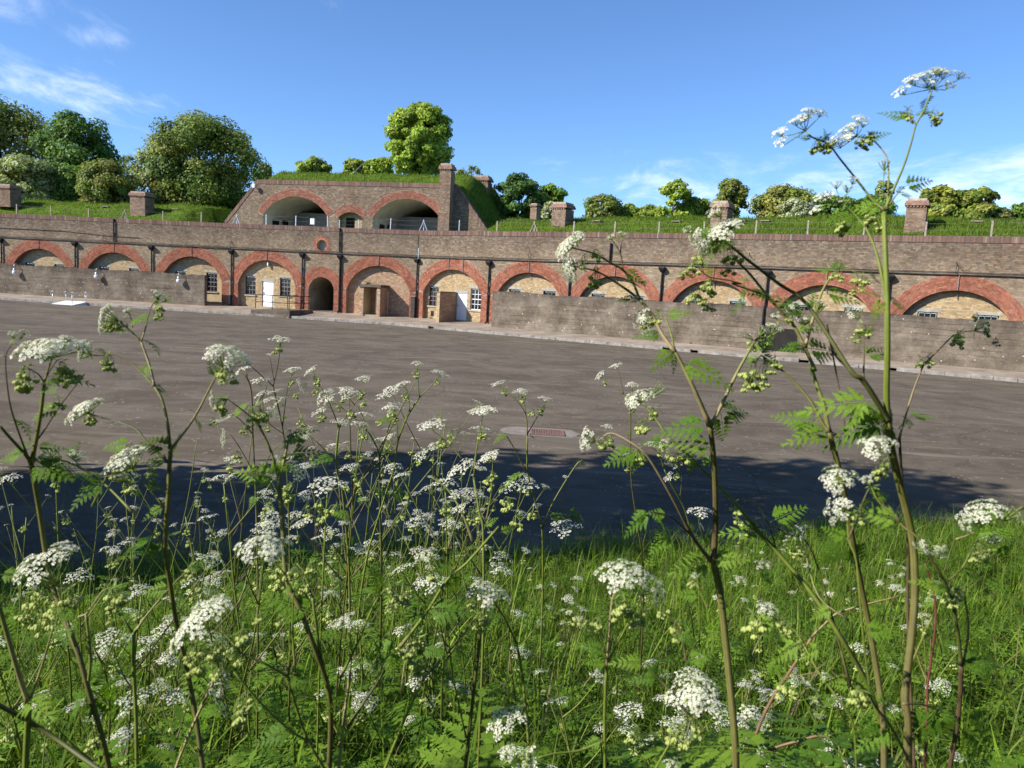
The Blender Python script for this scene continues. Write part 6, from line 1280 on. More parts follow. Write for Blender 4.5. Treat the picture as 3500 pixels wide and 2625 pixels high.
p.stem('H:1090,1659 1220,1440 1300,1340', 11, 8, S_GREEN, S_GREEN, True, 'stem'); p.stem('H:1300,1340 1345,1280 1350,1190', 6, 4, S_GREEN, S_GREEN); p.umbel('H', (1350, 1190), (1330, 1080), 200, .55, 13); p.buds('H', (1215, 1350, 160), (1270, 1400, 170), (1400, 1350, 120)); p.umbel('H', (1200, 1659), (1200, 1640), 80, .5, 7); p.stem('H:1300,1340 1360,1310 1420,1300', 4, 3, S_STRAW, S_GREEN); p.buds('H', (1140, 520, 130), (1230, 640, 110), (1240, 720, 90)); p.stem('H:1300,920 1250,720 1160,580', 8, 5, S_PURP, S_OLIVE); p.stem('H:1310,1300 1200,1150 1100,1030 1010,930', 12, 10, S_DARK, S_DARK); p.leaf('H', 1010, 940, 880, 910); p.leaf('H', 1040, 930, 1110, 1010); p.umbel('H', (1360, 380), (1355, 320), 42, .4, 5); p.buds('H', (1320, 360, 70)); p.stem('H:1450,560 1400,470 1360,380', 6, 4)
p = Plant(1.1, 1600, 2250, 'cow parsley with a long pale arching stem and flat white umbel low in the middle', (.03, 0))
p.stem('G:1040,1659 1170,1330 1300,1050', 11, 11, S_GREEN, S_GREEN, True, 'stem'); p.stem('G:1300,1050 1350,990 1500,830 1640,650', 10, 8, S_STRAW, S_GREEN); p.stem('G:1640,650 1690,590 1735,520', 6, 4, S_GREEN, S_GREEN); p.umbel('G', (1735, 520), (1760, 410), 165, .35, 10); p.buds('G', (1690, 600, 150), (1740, 580, 110), (1260, 760, 160), (1290, 850, 150), (1210, 820, 110), (1250, 940, 120), (1330, 950, 110)); p.stem('G:1330,960 1290,850 1280,770', 5, 3)
p.stem('G:1140,830 1330,580 1470,360 1600,250 1820,0', 13, 9, S_GREEN, S_GREEN); p.leaf('G', 1160, 830, 900, 930, Vector((0, -.8, .5))); p.leaf('G', 1470, 340, 1540, 460, Vector((0, -1, .3))); p.leaf('G', 1100, 860, 1110, 990)
p.stem('G:1590,1659 1610,1480 1640,1200 1680,850 1695,700', 20, 14, S_PURP, S_DARK, True); p.stem('G:1595,1450 1540,1200 1500,1000 1450,600 1340,220', 8, 5, S_OLIVE, S_GREEN); p.umbel('G', (1340, 215), (1320, 165), 85, .4, 8); p.buds('G', (1340, 310, 90), (1480, 1000, 110), (1400, 560, 100), (1590, 1100, 100)); p.leaf('G', 1380, 270, 1470, 260)
p.stem('G:2000,1200 1970,950 1940,800', 14, 12, S_PURP, S_GREEN, True); p.stem('G:1940,800 1870,650 1790,520', 9, 6, S_DARK, S_DARK); p.umbel('G', (1890, 1390), (1850, 1280), 160, .5, 11); p.stem('H:270,1560 180,1480 80,1390', 5, 3); p.umbel('G', (1900, 1580), (1870, 1520), 70, .5, 7)
# ---- stout plant left of the centre
p = Plant(1.05, 980, 2200, 'stout brown stemmed cow parsley left of the centre with a forked leafy top', (.02, 0))
p.stem('G:655,1659 665,1300 640,1080 540,800 450,560 370,400 335,100 B:560,1659 540,1400 525,1230', 27, 20, S_PURP, S_OLIVE, True, 'stem'); p.stem('B:525,1225 490,1080 440,950 395,860 345,770', 12, 7, S_OLIVE, S_GREEN); p.buds('B', (350, 700, 160), (310, 730, 130), (390, 720, 120)); p.leaf('B', 400, 820, 470, 710); p.leaf('B', 370, 760, 340, 850); p.stem('B:530,1225 570,1050 600,920', 13, 9, S_STRAW, S_STRAW); p.buds('B', (640, 880, 130), (600, 870, 110)); p.leaf('B', 600, 930, 700, 830); p.leaf('B', 600, 1060, 740, 990); p.leaf('B', 590, 1100, 470, 1160); p.umbel('B', (160, 650), (60, 700), 90, .5, 8); p.stem('B:400,850 280,740 160,650', 6, 4); p.buds('B', (120, 650, 130), (270, 850, 70), (60, 790, 60))
p.stem('G:640,1080 590,850 555,600 540,490', 14, 11, S_DARK, S_GREEN); p.buds('G', (480, 340, 150), (530, 250, 110), (430, 280, 130), (300, 310, 170), (330, 250, 150)); p.stem('G:540,490 490,330 430,250', 6, 4); p.stem('G:420,1000 400,640 410,430 340,270', 9, 6, S_GREEN, S_GREEN); p.stem('G:730,1040 850,800 960,540 1040,430', 11, 7, S_GREEN, S_GREEN); p.buds('G', (1100, 390, 150), (1150, 460, 150), (1090, 560, 80)); p.leaf('G', 1000, 440, 880, 420); p.leaf('G', 1010, 440, 1010, 340); p.leaf('G', 720, 1060, 650, 1270, Vector((0, -1, .2)))
p.stem('G:720,1659 760,1300 800,1000', 16, 12, S_STRAW, S_STRAW, True); p.stem('G:780,1380 900,1200 1050,970', 12, 10, S_DARK, S_DARK); p.umbel('G', (790, 680), (760, 610), 85, .5, 8); p.stem('G:800,1000 810,850 790,680', 5, 3); p.buds('G', (840, 680, 70))
# ---- left of it: flat umbels in the near grass
p = Plant(.88, 780, 2200, 'near cow parsley with a broad flat umbel over the grass in the lower left', (0, 0))
p.stem('G:620,1659 510,1470 430,1250 370,1030', 15, 12, S_OLIVE, S_GREEN, True, 'stem'); p.stem('G:370,1030 210,940 50,870 F:1560,760 1430,705', 10, 6, S_GREEN, S_GREEN); p.umbel('F', (1430, 705), (1330, 590), 260, .35, 15); p.stem('G:370,1020 400,700 405,450', 8, 5, S_GREEN, S_GREEN); p.buds('F', (1330, 800, 170), (1420, 790, 190), (1500, 780, 150), (1370, 900, 160), (1480, 920, 150), (1620, 870, 130)); p.umbel('G', (210, 200), (200, 80), 190, .35, 12); p.stem('G:405,450 330,300 210,200', 8, 5); p.buds('G', (180, 600, 90), (310, 620, 80), (60, 700, 170), (20, 1200, 170), (60, 1150, 130)); p.leaf('G', 400, 1400, 180, 1440); p.leaf('G', 230, 220, 160, 210); p.stem('G:520,1480 400,1410 210,1240 0,1000', 10, 8, S_GREEN, S_GREEN); p.leaf('F', 1560, 1640, 1640, 1560)
p = Plant(1.05, 640, 2250, 'bleached dead cow parsley stalk leaning right at lower left', (0, 0))
p.stem('F:1210,1659 1290,1450 1380,1250 1510,980', 15, 11, S_STRAW, S_STRAW, True, 'stem'); p.umbel('F', (1500, 1120), (1500, 1090), 90, .6, 7); p.umbel('F', (1520, 1180), (1510, 1190), 80, .6, 8); p.umbel('F', (1560, 1270), (1550, 1290), 60, .6, 7); p.stem('F:1600,1380 1560,1270 1500,1120', 4, 3); p.umbel('F', (1530, 1030), (1530, 1000), 50, .5, 5)
# ---- left stems
p = Plant(1.05, 560, 1700, 'tall cow parsley left of the centre whose fork reaches above the kerb', (.02, 0))
p.stem('F:1385,1600 1345,1300 1290,1000 1220,700 1170,400 1135,130 A:1195,1500 1200,1350 1210,1210', 27, 17, S_PURP, S_OLIVE, True, 'stem'); p.stem('A:1205,1210 1190,1050 1150,870 1095,770', 13, 11, S_OLIVE, S_OLIVE); p.stem('A:1095,770 1060,620 1000,450', 11, 9, S_STRAW, S_OLIVE); p.stem('A:1000,450 1030,360 1065,220 1110,150', 7, 4, S_STRAW, S_RED); p.umbel('A', (1110, 150), (1145, 100), 62, .3, 9); p.umbel('A', (1140, 170), (1240, 140), 28, .3, 4); p.buds('A', (1105, 170, 90), (1130, 230, 80)); p.leaf('A', 1070, 220, 1140, 280)
p.stem('A:1000,450 920,370 840,305', 7, 5, S_GREEN, S_RED); p.umbel('A', (840, 305), (720, 270), 115, .4, 11); p.buds('A', (790, 290, 110), (760, 300, 90)); p.stem('A:940,350 930,290 910,240', 4, 3); p.umbel('A', (910, 250), (900, 215), 42, .3, 6); p.leaf('A', 950, 390, 890, 350)
p.stem('A:1090,765 1050,720 950,620 820,545 700,550 645,545', 9, 5, S_OLIVE, S_PURP); p.umbel('A', (645, 545), (575, 510), 95, .5, 9); p.buds('A', (770, 540, 130), (750, 560, 110)); p.leaf('A', 760, 530, 700, 500); p.leaf('A', 1030, 680, 1020, 600)
p.stem('A:1215,1205 1300,1100 1400,950 1530,700 1590,640', 11, 6, S_STRAW, S_OLIVE); p.umbel('A', (1590, 640), (1640, 500), 160, .6, 15); p.umbel('A', (1580, 660), (1620, 740), 90, .4, 6); p.buds('A', (1600, 620, 140), (1640, 650, 110)); p.leaf('A', 1400, 980, 1390, 1090); p.leaf('A', 1290, 1130, 1160, 1170); p.leaf('A', 1540, 700, 1490, 600); p.leaf('A', 1390, 960, 1340, 920)
p.stem('A:1195,1310 1040,1160 940,1060 690,980 620,960', 9, 6, S_DARK, S_DARK); p.umbel('A', (620, 960), (570, 900), 150, .45, 14); p.buds('A', (630, 950, 110), (660, 970, 90)); p.leaf('A', 1180, 880, 1210, 910)
p.stem('A:930,1170 830,1240 740,1440 650,1620', 5, 8, S_GREEN, S_GREEN); p.umbel('A', (940, 1350), (880, 1230), 170, .5, 14); p.stem('A:1160,1620 1020,1450 940,1350', 8, 6, S_GREEN, S_GREEN); p.buds('A', (820, 1320, 110), (900, 1370, 130), (1060, 1340, 100)); p.leaf('F', 1040, 60, 940, 260, Vector((0, -1, .3))); p.leaf('F', 1090, 80, 820, 60); p.stem('F:1130,130 1060,50 1000,10', 7, 5)
p = Plant(.98, 100, 1650, 'thick cow parsley near the left edge with a broad dense umbel', (.02, 0))
p.stem('F:750,1659 690,1400 610,1130 540,880 440,620 340,330 A:280,1659 250,1480 220,1310', 27, 20, S_PURP, S_OLIVE, True, 'stem'); p.stem('A:225,1300 250,1180 290,950 315,740', 19, 13, S_OLIVE, S_GREEN); p.stem('A:315,740 345,640 370,570', 9, 6, S_STRAW, S_GREEN); p.umbel('A', (370, 570), (350, 430), 245, .35, 17); p.umbel('A', (600, 520), (560, 520), 85, .5, 8); p.stem('A:370,570 480,540 600,520', 4, 3); p.stem('A:310,735 270,680 200,640', 6, 4); p.buds('A', (180, 620, 150), (165, 640, 190), (430, 590, 130), (440, 640, 150), (510, 650, 110)); p.stem('A:330,700 400,590 450,570', 4, 3, S_STRAW, S_GREEN)
p.stem('A:215,1305 170,1240 60,1120 0,1050', 13, 10, S_DARK, S_DARK); p.stem('A:200,1280 100,1000 60,830 40,560 100,450', 9, 4, S_DARK, S_PURP); p.umbel('A', (95, 430), (100, 380), 40, .4, 6); p.stem('A:45,560 0,545', 4, 3); p.umbel('A', (170, 400), (190, 375), 40, .4, 5)
p.stem('A:230,1190 300,1100 430,900 600,680', 7, 5, S_PURP, S_PURP); p.buds('A', (415, 840, 110)); p.leaf('A', 240, 1190, 440, 1190); p.leaf('A', 250, 1260, 300, 1310); p.stem('A:940,1659 730,1450 540,1330 420,1290 300,1280', 11, 6, S_GREEN, S_GREEN); p.buds('A', (350, 1320, 150), (430, 1340, 150), (330, 1330, 110), (400, 1220, 110)); p.leaf('A', 480, 1290, 550, 1180); p.umbel('A', (540, 1300), (570, 1240), 80, .5, 8); p.umbel('A', (350, 1270), (350, 1220), 70, .5, 7)
p.stem('F:540,620 600,590 700,450 760,420', 6, 4, S_STRAW, S_STRAW); p.stem('F:600,1110 620,950 610,780 590,600', 14, 12, S_GREEN, S_OLIVE); p.buds('F', (780, 420, 180), (800, 530, 110), (760, 600, 80)); p.umbel('F', (390, 400), (270, 180), 240, .45, 13); p.stem('F:480,700 430,560 390,405', 9, 6); p.buds('F', (240, 440, 200), (330, 480, 190), (480, 420, 190), (290, 600, 170), (400, 560, 170), (200, 560, 150)); p.leaf('F', 600, 1120, 340, 1340); p.leaf('F', 620, 1120, 870, 1290); p.leaf('F', 600, 1130, 530, 1320)
p = Plant(.85, 95, 2350, 'green cow parsley stem at the lower left corner forking low', (0, 0))
p.stem('F:175,1659 185,1450 197,1210', 32, 28, S_GREEN, S_GREEN, True, 'stem'); p.stem('F:195,1205 140,1050 60,780 -20,500', 22, 18, S_STRAW, S_GREEN); p.stem('F:205,1200 290,950 370,680', 11, 8, S_STRAW, S_GREEN); p.stem('F:900,1800 640,1640 400,1470 200,1340 -60,1200', 20, 20, S_DARK, S_DARK); p.leaf('F', 0, 330, 130, 320)
p = Plant(1.2, 460, 2250, 'straight single cow parsley stem rising from the lower left grass', (0, 0))
p.stem('F:940,1659 935,1300 920,1000 920,735', 17, 17, S_OLIVE, S_GREEN, True, 'stem'); p.stem('F:925,735 1000,620 1170,420 1290,300', 9, 6, S_STRAW, S_DARK); p.stem('F:910,725 840,620', 7, 5); p.buds('F', (1310, 260, 110), (1270, 310, 90)); p.leaf('F', 1290, 300, 1370, 240); p.stem('F:740,1600 755,1300 740,1100 715,960', 12, 11, S_PURP, S_OLIVE, True); p.stem('F:715,960 640,830', 8, 6); p.stem('F:725,955 780,800 840,690', 7, 5); p.leaf('F', 960, 610, 1030, 590)
# ---- farther plants, seen whole over the shaded asphalt
def far(depth, x0, y0, label, stems, umbels, buds=(), leaves=(), c0=S_OLIVE, c1=S_GREEN):
    p = Plant(depth, x0, y0, label, (0, 0), group='cow parsley farther down the verge')
    for i, (s, w0, w1) in enumerate(stems): p.stem(s, w0, w1, c0, c1, i == 0, 'stem' if i == 0 else 'branch')
    for c, hx, hy, cx, cy, R in umbels: p.umbel(c, (hx, hy), (cx, cy), R, .35)
    for c, x, y, L in buds: p.buds(c, (x, y, L))
    for l in leaves: p.leaf(*l)
far(2.1, 1150, 1650, 'pale green cow parsley left of centre forking before the shaded asphalt', [('B:1010,1659 975,1300 940,1170 930,1080 950,850', 11, 8), ('B:950,850 1010,760 1060,690 1140,580', 6, 3), ('B:950,850 900,720 830,580 780,490', 6, 3), ('B:1060,690 1020,640 1000,600', 4, 2.5), ('B:920,1090 800,960 700,880', 5, 3)], [('B', 780, 490, 735, 440, 60), ('B', 720, 540, 670, 565, 65), ('B', 1000, 610, 1005, 565, 60), ('B', 1130, 540, 1125, 490, 60), ('B', 850, 660, 800, 650, 62), ('B', 900, 720, 850, 620, 60), ('B', 830, 760, 810, 720, 70), ('B', 700, 880, 740, 900, 70), ('B', 880, 620, 870, 580, 55), ('B', 960, 850, 970, 790, 70)], [('B', 770, 500, 80), ('B', 980, 620, 60), ('B', 1090, 590, 80), ('B', 830, 740, 80), ('B', 780, 560, 70), ('B', 650, 610, 50)], [('B', 930, 1060, 780, 1050), ('B', 1070, 1370, 1140, 1360)])
far(2.3, 1450, 1650, 'tall slim cow parsley near the centre whose fork points at the white door', [('B:1180,1659 1290,1300 1340,1150 1370,950 1440,770 1520,640', 12, 6), ('B:1520,640 1512,520 1502,420', 4, 2.5), ('B:1520,640 1600,560 1665,490', 4, 2.5), ('B:1450,740 1445,620 1415,560', 3.5, 2.5), ('B:1370,950 1360,820 1345,740', 4, 2.5), ('B:1300,1280 1500,1090 1650,950', 6, 4), ('B:1380,930 1320,880', 3, 2)], [('B', 1502, 425, 1502, 385, 50), ('B', 1665, 495, 1680, 455, 68), ('B', 1415, 570, 1400, 530, 60), ('B', 1290, 660, 1280, 610, 75), ('B', 1345, 740, 1360, 680, 75), ('B', 1320, 940, 1300, 905, 60), ('B', 1340, 1170, 1340, 1110, 75), ('B', 1280, 1260, 1275, 1225, 40)], [('B', 1510, 440, 70), ('B', 1645, 510, 50), ('B', 1430, 600, 70), ('B', 1330, 720, 80), ('B', 1340, 770, 70), ('B', 1320, 980, 80)], [('B', 1300, 1310, 1460, 1310), ('B', 1240, 780, 1310, 810)], S_GREEN, S_GREEN)
far(2.4, 1300, 1700, 'dark stemmed cow parsley near the centre leaning left over the shaded asphalt', [('B:1250,1659 1240,1370 1235,1060 1180,920 1150,880', 11, 7), ('B:1150,880 1060,790 970,710 920,680', 5, 3), ('B:1240,1060 1290,900 1320,800', 5, 3), ('B:1150,880 1120,780 1080,690', 4, 2), ('B:1010,1420 1100,1250 1220,1110 1300,1020', 8, 5)], [('B', 920, 690, 870, 640, 60), ('B', 1150, 960, 1170, 945, 65), ('B', 1310, 820, 1330, 690, 60)], [('B', 960, 680, 60), ('B', 1130, 660, 60), ('B', 1110, 1040, 60), ('B', 1240, 790, 60)], [('B', 1240, 1040, 1290, 1020), ('B', 1180, 1300, 1300, 1290)], S_DARK, S_DARK)
far(2.0, 940, 1600, 'dark thin cow parsley forking up right before the kerb, left of centre', [('B:600,1659 590,1300 570,1000 540,800 485,560', 10, 6), ('B:485,560 520,400 535,260', 4, 3), ('B:485,560 330,420 250,350', 5, 3), ('B:490,520 470,400 460,350', 3, 2), ('B:550,850 590,560 625,470', 4, 2.5), ('B:560,900 440,800 400,600', 4, 2.5)], [('B', 535, 265, 540, 210, 85), ('B', 460, 350, 458, 328, 24), ('B', 625, 480, 615, 430, 70), ('B', 400, 560, 395, 500, 70), ('B', 480, 690, 470, 640, 70), ('B', 560, 700, 520, 660, 65), ('B', 470, 780, 500, 740, 70), ('B', 500, 620, 490, 590, 60)], [('B', 530, 260, 80), ('B', 610, 510, 60), ('B', 450, 830, 60)], [('B', 590, 780, 540, 770)], S_DARK, S_DARK)
far(1.9, 800, 1650, 'cow parsley with dark straight stem and a heap of umbels left of centre', [('B:370,1659 360,1300 340,900 330,600 290,480', 11, 6), ('B:340,900 230,780 110,740', 5, 3), ('B:345,700 420,620 440,560', 4, 2.5), ('B:360,1200 250,1000 180,900', 5, 3), ('B:380,1200 480,1020 560,960', 5, 3)], [('B', 300, 500, 260, 430, 70), ('B', 110, 760, 130, 800, 80), ('B', 160, 930, 150, 930, 80), ('B', 420, 640, 400, 600, 60), ('B', 200, 1100, 200, 1070, 70), ('B', 560, 980, 560, 1100, 70), ('B', 640, 1180, 660, 1160, 100), ('B', 720, 1140, 720, 1120, 60), ('B', 190, 1220, 180, 1210, 60), ('B', 430, 1330, 430, 1310, 60), ('B', 480, 1210, 490, 1190, 45)], [('B', 230, 1020, 90), ('B', 620, 1250, 130), ('B', 580, 1290, 120), ('B', 470, 1380, 110)], [('B', 350, 1130, 400, 1180), ('B', 360, 1330, 320, 1400), ('B', 400, 1150, 470, 1250)], S_DARK, S_OLIVE)
far(1.75, 1170, 1780, 'cow parsley with a wide dome umbel before the dark shade, left of centre', [('B:850,1659 860,1480 870,1310', 9, 6), ('B:860,1490 930,1400 940,1380', 4, 3), ('B:860,1480 830,1420 820,1380', 4, 3)], [('B', 872, 1310, 870, 1225, 150), ('B', 1040, 1180, 1035, 1115, 75), ('B', 990, 1540, 990, 1525, 45), ('B', 700, 1560, 680, 1520, 95), ('B', 480, 1540, 500, 1480, 120), ('B', 620, 1640, 620, 1620, 40)], [('B', 820, 1360, 110), ('B', 940, 1400, 130), ('B', 1070, 1190, 90), ('B', 1000, 1250, 70), ('B', 830, 1450, 110)], [('B', 930, 1430, 1000, 1480)], S_GREEN, S_GREEN)
far(1.8, 1650, 1750, 'cow parsley right of centre with dense white heads before the dark shade', [('C:110,1659 105,1350 80,1250 40,1000', 13, 8), ('C:130,1300 165,1100 175,880', 6, 3.5), ('C:40,1000 60,800 100,570', 6, 3.5), ('B:1900,1659 1820,1450 1720,1290 1600,1200', 11, 6), ('B:1820,1070 1720,960 1600,860', 5, 3)], [('C', 105, 570, 100, 510, 105), ('C', 165, 890, 150, 830, 75), ('C', 30, 940, 40, 890, 60), ('C', 40, 1130, 50, 1090, 75), ('B', 1620, 870, 1610, 810, 120), ('B', 1570, 1080, 1540, 1020, 90), ('B', 1840, 1190, 1790, 1120, 120), ('B', 1830, 1360, 1840, 1310, 110), ('B', 1820, 1440, 1800, 1410, 75), ('B', 1980, 760, 1970, 720, 100), ('B', 2040, 1100, 2000, 1040, 90), ('C', 90, 950, 90, 945, 45), ('B', 1500, 1590, 1500, 1500, 95), ('B', 1590, 1500, 1590, 1460, 50), ('B', 1430, 1650, 1430, 1630, 45)], [('C', 100, 670, 70), ('C', 170, 960, 80), ('C', 40, 1230, 120), ('C', 290, 1140, 130), ('C', 340, 1270, 130), ('B', 1680, 930, 100), ('B', 1750, 870, 100), ('B', 1960, 880, 80), ('B', 2020, 1200, 120)], [('C', 230, 1390, 300, 1340), ('C', 120, 1340, 190, 1290)], S_OLIVE, S_GREEN)
far(2.6, 1800, 1560, 'slender three headed cow parsley standing before the drain grate', [('C:530,1600 525,1380 500,1250 425,980 420,700', 9, 6), ('C:420,700 410,560 340,450 210,345', 4.5, 2.5), ('C:420,690 490,570 550,460', 4, 2.5), ('C:410,560 400,480 375,410', 3, 2), ('C:410,960 330,800 270,700', 5, 4), ('C:530,1360 600,1180 760,920 810,880', 6, 5), ('C:650,1240 690,1100 710,1000', 3, 2)], [('C', 215, 355, 205, 325, 52), ('C', 375, 430, 372, 370, 55), ('C', 545, 470, 555, 430, 55), ('C', 360, 1110, 350, 1040, 135), ('C', 490, 1210, 490, 1190, 38), ('C', 690, 1000, 690, 990, 25), ('C', 690, 1390, 680, 1330, 130)], [('C', 260, 370, 60), ('C', 385, 420, 60), ('C', 540, 500, 70), ('C', 465, 520, 60), ('C', 460, 1240, 90), ('C', 1010, 720, 90)], [('C', 270, 690, 220, 690), ('C', 400, 960, 250, 970), ('C', 420, 690, 470, 700), ('C', 560, 1290, 680, 1230), ('C', 700, 1240, 830, 1270), ('C', 790, 880, 840, 910)], S_OLIVE, S_GREEN)
far(2.8, 2150, 1560, 'grey headed cow parsley standing alone behind the flat umbel right of centre', [('C:1225,1480 1205,1360 1160,1050 1150,800 1148,500 1100,410', 8, 5), ('C:1100,410 1020,340 950,290', 4, 2.5), ('C:1100,410 1075,280 1055,220', 4, 2.5), ('C:1150,560 1165,440 1165,370', 3, 2), ('C:1150,960 1120,870', 3, 2)], [('C', 950, 295, 920, 270, 50), ('C', 1055, 225, 1045, 195, 48), ('C', 1165, 380, 1165, 325, 52), ('C', 985, 660, 985, 625, 48), ('C', 1135, 880, 1135, 830, 40)], [('C', 980, 310, 50), ('C', 1160, 490, 60), ('C', 1130, 930, 40)], [('C', 1150, 670, 1120, 650), ('C', 1150, 660, 1170, 690)], S_PURP, S_DARK)
far(1.9, 2330, 1750, 'cow parsley behind the thick right of centre stem with hanging flower heads', [('C:1600,1500 1540,1240 1440,1050 1390,940', 8, 5), ('C:1390,940 1350,830 1290,780', 4, 3), ('C:1500,1160 1515,1000 1490,930', 4, 2.5), ('C:1680,1450 1640,1340 1640,1270', 5, 3)], [('C', 1390, 900, 1420, 870, 60), ('C', 1430, 1010, 1410, 990, 50), ('C', 1300, 790, 1300, 750, 50), ('C', 1640, 1290, 1640, 1220, 100), ('C', 1490, 930, 1480, 910, 40), ('C', 1640, 1350, 1660, 1340, 40)], [('C', 1360, 760, 90), ('C', 1490, 970, 60)], [('C', 1600, 1400, 1560, 1330), ('C', 1680, 1400, 1740, 1480)], S_OLIVE, S_GREEN)
# slender plants among the grass whose like are scattered down the whole verge
for p in ALLP: basal(p, (16 if p.x0 > 1700 else 11) if p.near else 6, .03, .55 if p.near else .3, .10, .30 if p.near else .2)
WILD = []
def wild(x, y, H, seed):
    r = random.Random(seed); z = verge_z(x, y); root = empty('cow_parsley', (x, y, z)); WILD.append(root); tag(root, 'x', 'plant', 'small cow parsley scattered along the verge')
    lean = Vector((r.gauss(0, .12), r.gauss(0, .12), 1)); top = lean * H; col = r.choice((S_OLIVE, S_GREEN, S_PURP, S_DARK)); link('stem', stem_mesh('stem', catmull([Vector((0, 0, -.02)), top * .35 + Vector((r.gauss(0, .02), 0, 0)), top * .7, top]), .0042, .0018, col, S_GREEN, 6), root)
    ends = [(top, lean)]
    for i in range(r.randint(3, 6)):
        f = r.uniform(.35, .85); a = r.uniform(0, 6.28); L = H * r.uniform(.2, .42); d = Vector((math.cos(a) * .6, math.sin(a) * .6, .85)).normalized(); s = top * f; e = s + d * L; link('branch', stem_mesh('branch', catmull([s, s + d * L * .5 + Vector((0, 0, -.01)), e]), .0026, .0013, col, S_GREEN, 5), root); ends.append((e, (d + Vector((0, 0, .8))).normalized()))
    for e, d in ends:
        if r.random() < .66: R = r.uniform(.022, .044) if y < 2.7 else r.uniform(.018, .034); o = link('umbel', r.choice(FARU), root); o.matrix_basis = orient(e, d, r.uniform(0, 6.28), R, R, R * .85)
        if r.random() < .55: k = r.uniform(.02, .04); o = link('bud_cluster', r.choice(BUDS), root); o.matrix_basis = orient(e - d * .03, Vector((r.gauss(0, .2), r.gauss(0, .2), 1)), r.uniform(0, 6.28), k, k, k)
    for i in range(r.randint(2, 5)):
        f = r.uniform(.08, .6); a = r.uniform(0, 6.28); L = r.uniform(.06, .16); o = link('leaf', r.choice(FROND_ME), root); o.matrix_basis = Matrix.Translation(top * f) @ Matrix.Rotation(a, 4, 'Z') @ Matrix.Rotation(r.uniform(-.6, .2), 4, 'Y') @ Matrix.Diagonal((L, L, L, 1))
rw = random.Random(12)
for i in range(124):
    if i >= 106: y = rw.uniform(1.35, 2.6); x = rw.uniform(.02, .62) * y
    elif i >= 84: y = rw.uniform(1.45, 2.5); x = rw.uniform(-.66, .05) * y
    elif i < 58: y = rw.uniform(2.0, 6.0); x = rw.uniform(-.68, .02) * y
    else: y = rw.uniform(2.6, 6.6); x = rw.uniform(-.05, .62) * y
    if verge_t(x, y) > -.3: continue
    wild(x, y, (rw.uniform(.62, 1.12) if i % 3 else rw.uniform(.25, .5)) if x < 0 else rw.uniform(.25, .55), i + 50)
ONE = ['', 'first', 'second', 'third', 'fourth', 'fifth', 'sixth', 'seventh', 'eighth', 'ninth', 'tenth', 'eleventh', 'twelfth', 'thirteenth', 'fourteenth', 'fifteenth', 'sixteenth', 'seventeenth', 'eighteenth', 'nineteenth']; TENS = {20: ('twentieth', 'twenty'), 30: ('thirtieth', 'thirty'), 40: ('fortieth', 'forty'), 50: ('fiftieth', 'fifty'), 60: ('sixtieth', 'sixty'), 70: ('seventieth', 'seventy'), 80: ('eightieth', 'eighty'), 90: ('ninetieth', 'ninety')}
def ordinal(n): return ('hundred and ' + ordinal(n - 100)) if n > 100 else 'hundredth' if n == 100 else ONE[n] if n < 20 else (TENS[n][0] if n % 10 == 0 else TENS[n // 10 * 10][1] + '-' + ONE[n % 10])
for i, o in enumerate(sorted(WILD, key=lambda o: o.location.x / o.location.y)): o['label'] = f'slender small headed cow parsley, {ordinal(i + 1)} from the left among the small distant ones'
# ------------------------------------------------------------------ trees along the verge, left of the picture, whose shade lies on the asphalt
for i, (a, t, H, rx, lab) in enumerate(((-9.5, 1.1, 12.6, 3.3, 'leafy tree on the verge outside the left edge of the picture, nearest'), (-15.5, -.4, 12.0, 2.7, 'leafy tree on the verge outside the left edge of the picture, second'), (-21.0, -.3, 12.0, 2.7, 'leafy tree on the verge outside the left edge of the picture, third'), (-27, -.2, 12.0, 2.8, 'leafy tree on the verge outside the left edge of the picture, fourth'))):
    p = E_P + E_DIR * a + E_Q * t; root = empty('tree', (p.x, p.y, 0)); tag(root, lab, 'tree', 'trees along the verge')
    zc, rz = H * .56, H * .44; V, F, c, cc = make_crown((0, 0, zc), (rx, rx, rz), 80, 9000, .42, MIDG, 300 + i, 0, .2); link('crown', np_mesh('crown', V, F, c), root, M['leaf'])
    mb = MB(); mb.tube([(0, 0, -.1), (.1, 0, H * .3), (0, .1, H * .6), (0, 0, H * .85)], [.28, .22, .15, .05], 10); link('trunk', mb.mesh('trunk', True), root, M['bark'])
    for q in range(0, 80, 8): mb = MB(); e = Vector(cc[q]); s = Vector((0, 0, H * .25 + .3 * e.z)); mb.tube([s, s.lerp(e, .55) + Vector((0, 0, .2)), e], [.1, .06, .02], 6); link('limb', mb.mesh('limb', True), root, M['bark'])
for i, (x, y, H, rx) in enumerate(((-7, -8.5, 9, 4.2), (0.5, -9.5, 9.5, 4.5), (8, -8, 9, 4.2), (15, -6, 9.5, 4.2), (22, -3.5, 9.5, 4.4))):  # unseen row, added to cut the sky light that fills the shade
    root = empty('tree', (x, y, 2.0)); tag(root, ['first', 'second', 'third', 'fourth', 'fifth'][i] + ' leafy tree from the left in the added sky blocking row behind the viewer', 'tree', 'added sky blocking trees behind the viewer')
    V, F, c, cc = make_crown((0, 0, H * .55), (rx, rx, H * .45), 60, 5000, .6, MIDG, 400 + i, 0, .2); link('crown', np_mesh('crown', V, F, c), root, M['leaf'])
    mb = MB(); mb.tube([(0, 0, -.2), (.1, 0, H * .3), (0, .1, H * .6), (0, 0, H * .85)], [.28, .22, .15, .05], 10); link('trunk', mb.mesh('trunk', True), root, M['bark'])
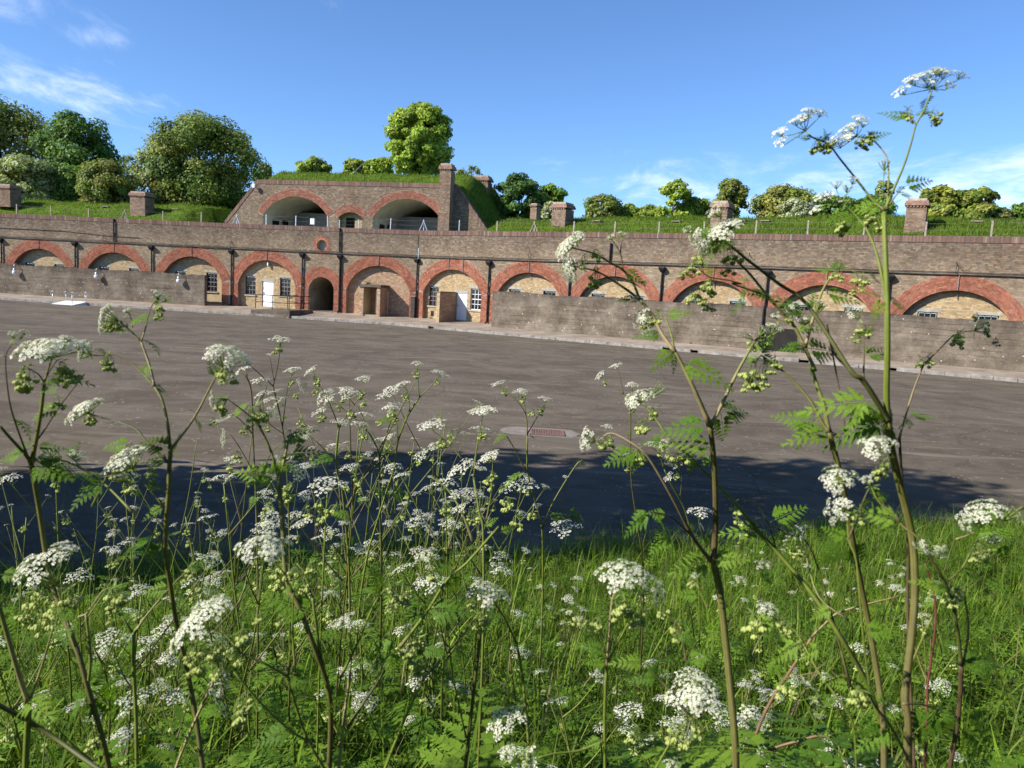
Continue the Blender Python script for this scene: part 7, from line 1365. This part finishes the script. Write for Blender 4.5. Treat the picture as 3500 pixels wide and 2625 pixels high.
for i, (a, t, H, rx) in enumerate(((14.5, -3.5, 11, 4.2), (21, -3.0, 11.5, 4.3), (28, -3.5, 12, 4.4))):  # unseen trees added to hold back sky light from the right
    p = E_P + E_DIR * a + E_Q * t; root = empty('tree', (p.x, p.y, verge_z(p.x, p.y))); tag(root, ['nearest', 'second', 'third'][i] + ' added sky blocking leafy tree on the verge beyond the right edge of the picture', 'tree', 'added sky blocking trees along the right verge')
    V, F, c, cc = make_crown((0, 0, H * .52), (rx, rx, H * .48), 60, 5000, .6, MIDG, 500 + i, 0, .2); link('crown', np_mesh('crown', V, F, c), root, M['leaf'])
    mb = MB(); mb.tube([(0, 0, -.2), (.1, 0, H * .3), (0, .1, H * .6), (0, 0, H * .85)], [.28, .22, .15, .05], 10); link('trunk', mb.mesh('trunk', True), root, M['bark'])
# dead leaf litter in the grass
M['dead_leaf'] = simple('dead_leaf', (.28, .13, .06), .8, .3, 30)
for i, (x, y, lab) in enumerate(((2110, 2490, 'curled brown dead leaf lying in the middle foreground grass'), (2085, 1875, 'fallen brown leaf lying at the asphalt edge right of centre'))):
    q = on_plane_z(x, y, 0); d = 2.2
    while True:
        q = at_depth(x, y, d)
        if q.z < verge_z(q.x, q.y) + .04 or d > 10: break
        d += .02
    L = .045 if i == 0 else .09; mb = MB(); pts = [(-L, 0, 0), (-L * .4, L * .55, .01), (L * .3, L * .5, .016), (L, 0, .004), (L * .3, -L * .5, .012), (-L * .4, -L * .55, .008), (0, 0, -.004)]
    mb.add([Vector(v) for v in pts], [(6, j, (j + 1) % 6) for j in range(6)]); o = mb.build('dead_leaf', M['dead_leaf'], None, True); o.location = q; o.rotation_euler = (.3, .1, .5); tag(o, lab, 'leaf')
    mb = MB(); mb.tube([(L * .9, 0, .003), (L * 1.4, .004, .01)], .0015, 4); st = mb.build('leaf_stalk', M['dead_leaf'], o)

# leaf litter and grit along the edge of the asphalt
rg = np.random.default_rng(77); n = 900; a = rg.uniform(-9, 13, n); t = np.abs(rg.normal(0, .45, n)) + .02; far_ = rg.random(n) < .25; t[far_] += rg.uniform(0, 4, far_.sum())
pts = np.stack([E_P.x + E_DIR.x * a + E_Q.x * t, E_P.y + E_DIR.y * a + E_Q.y * t, np.full(n, .008)], 1); nr = rg.normal(0, .25, (n, 3)) + np.array([0, 0, 1]); nr /= np.linalg.norm(nr, axis=1, keepdims=True)
V = kites(pts, nr, rg.uniform(.012, .05, n), rg); c = np.array([(.20, .13, .07), (.28, .20, .11), (.12, .08, .05), (.36, .30, .20)])[rg.integers(0, 4, n)] * rg.uniform(.7, 1.2, (n, 1))
o = link('leaf_litter', np_mesh('leaf_litter', V, np.arange(4 * n).reshape(-1, 4), c), None, M['grass']); tag(o, 'dry brown leaf litter strewn along the edge of the asphalt', 'leaf litter', kind='stuff')
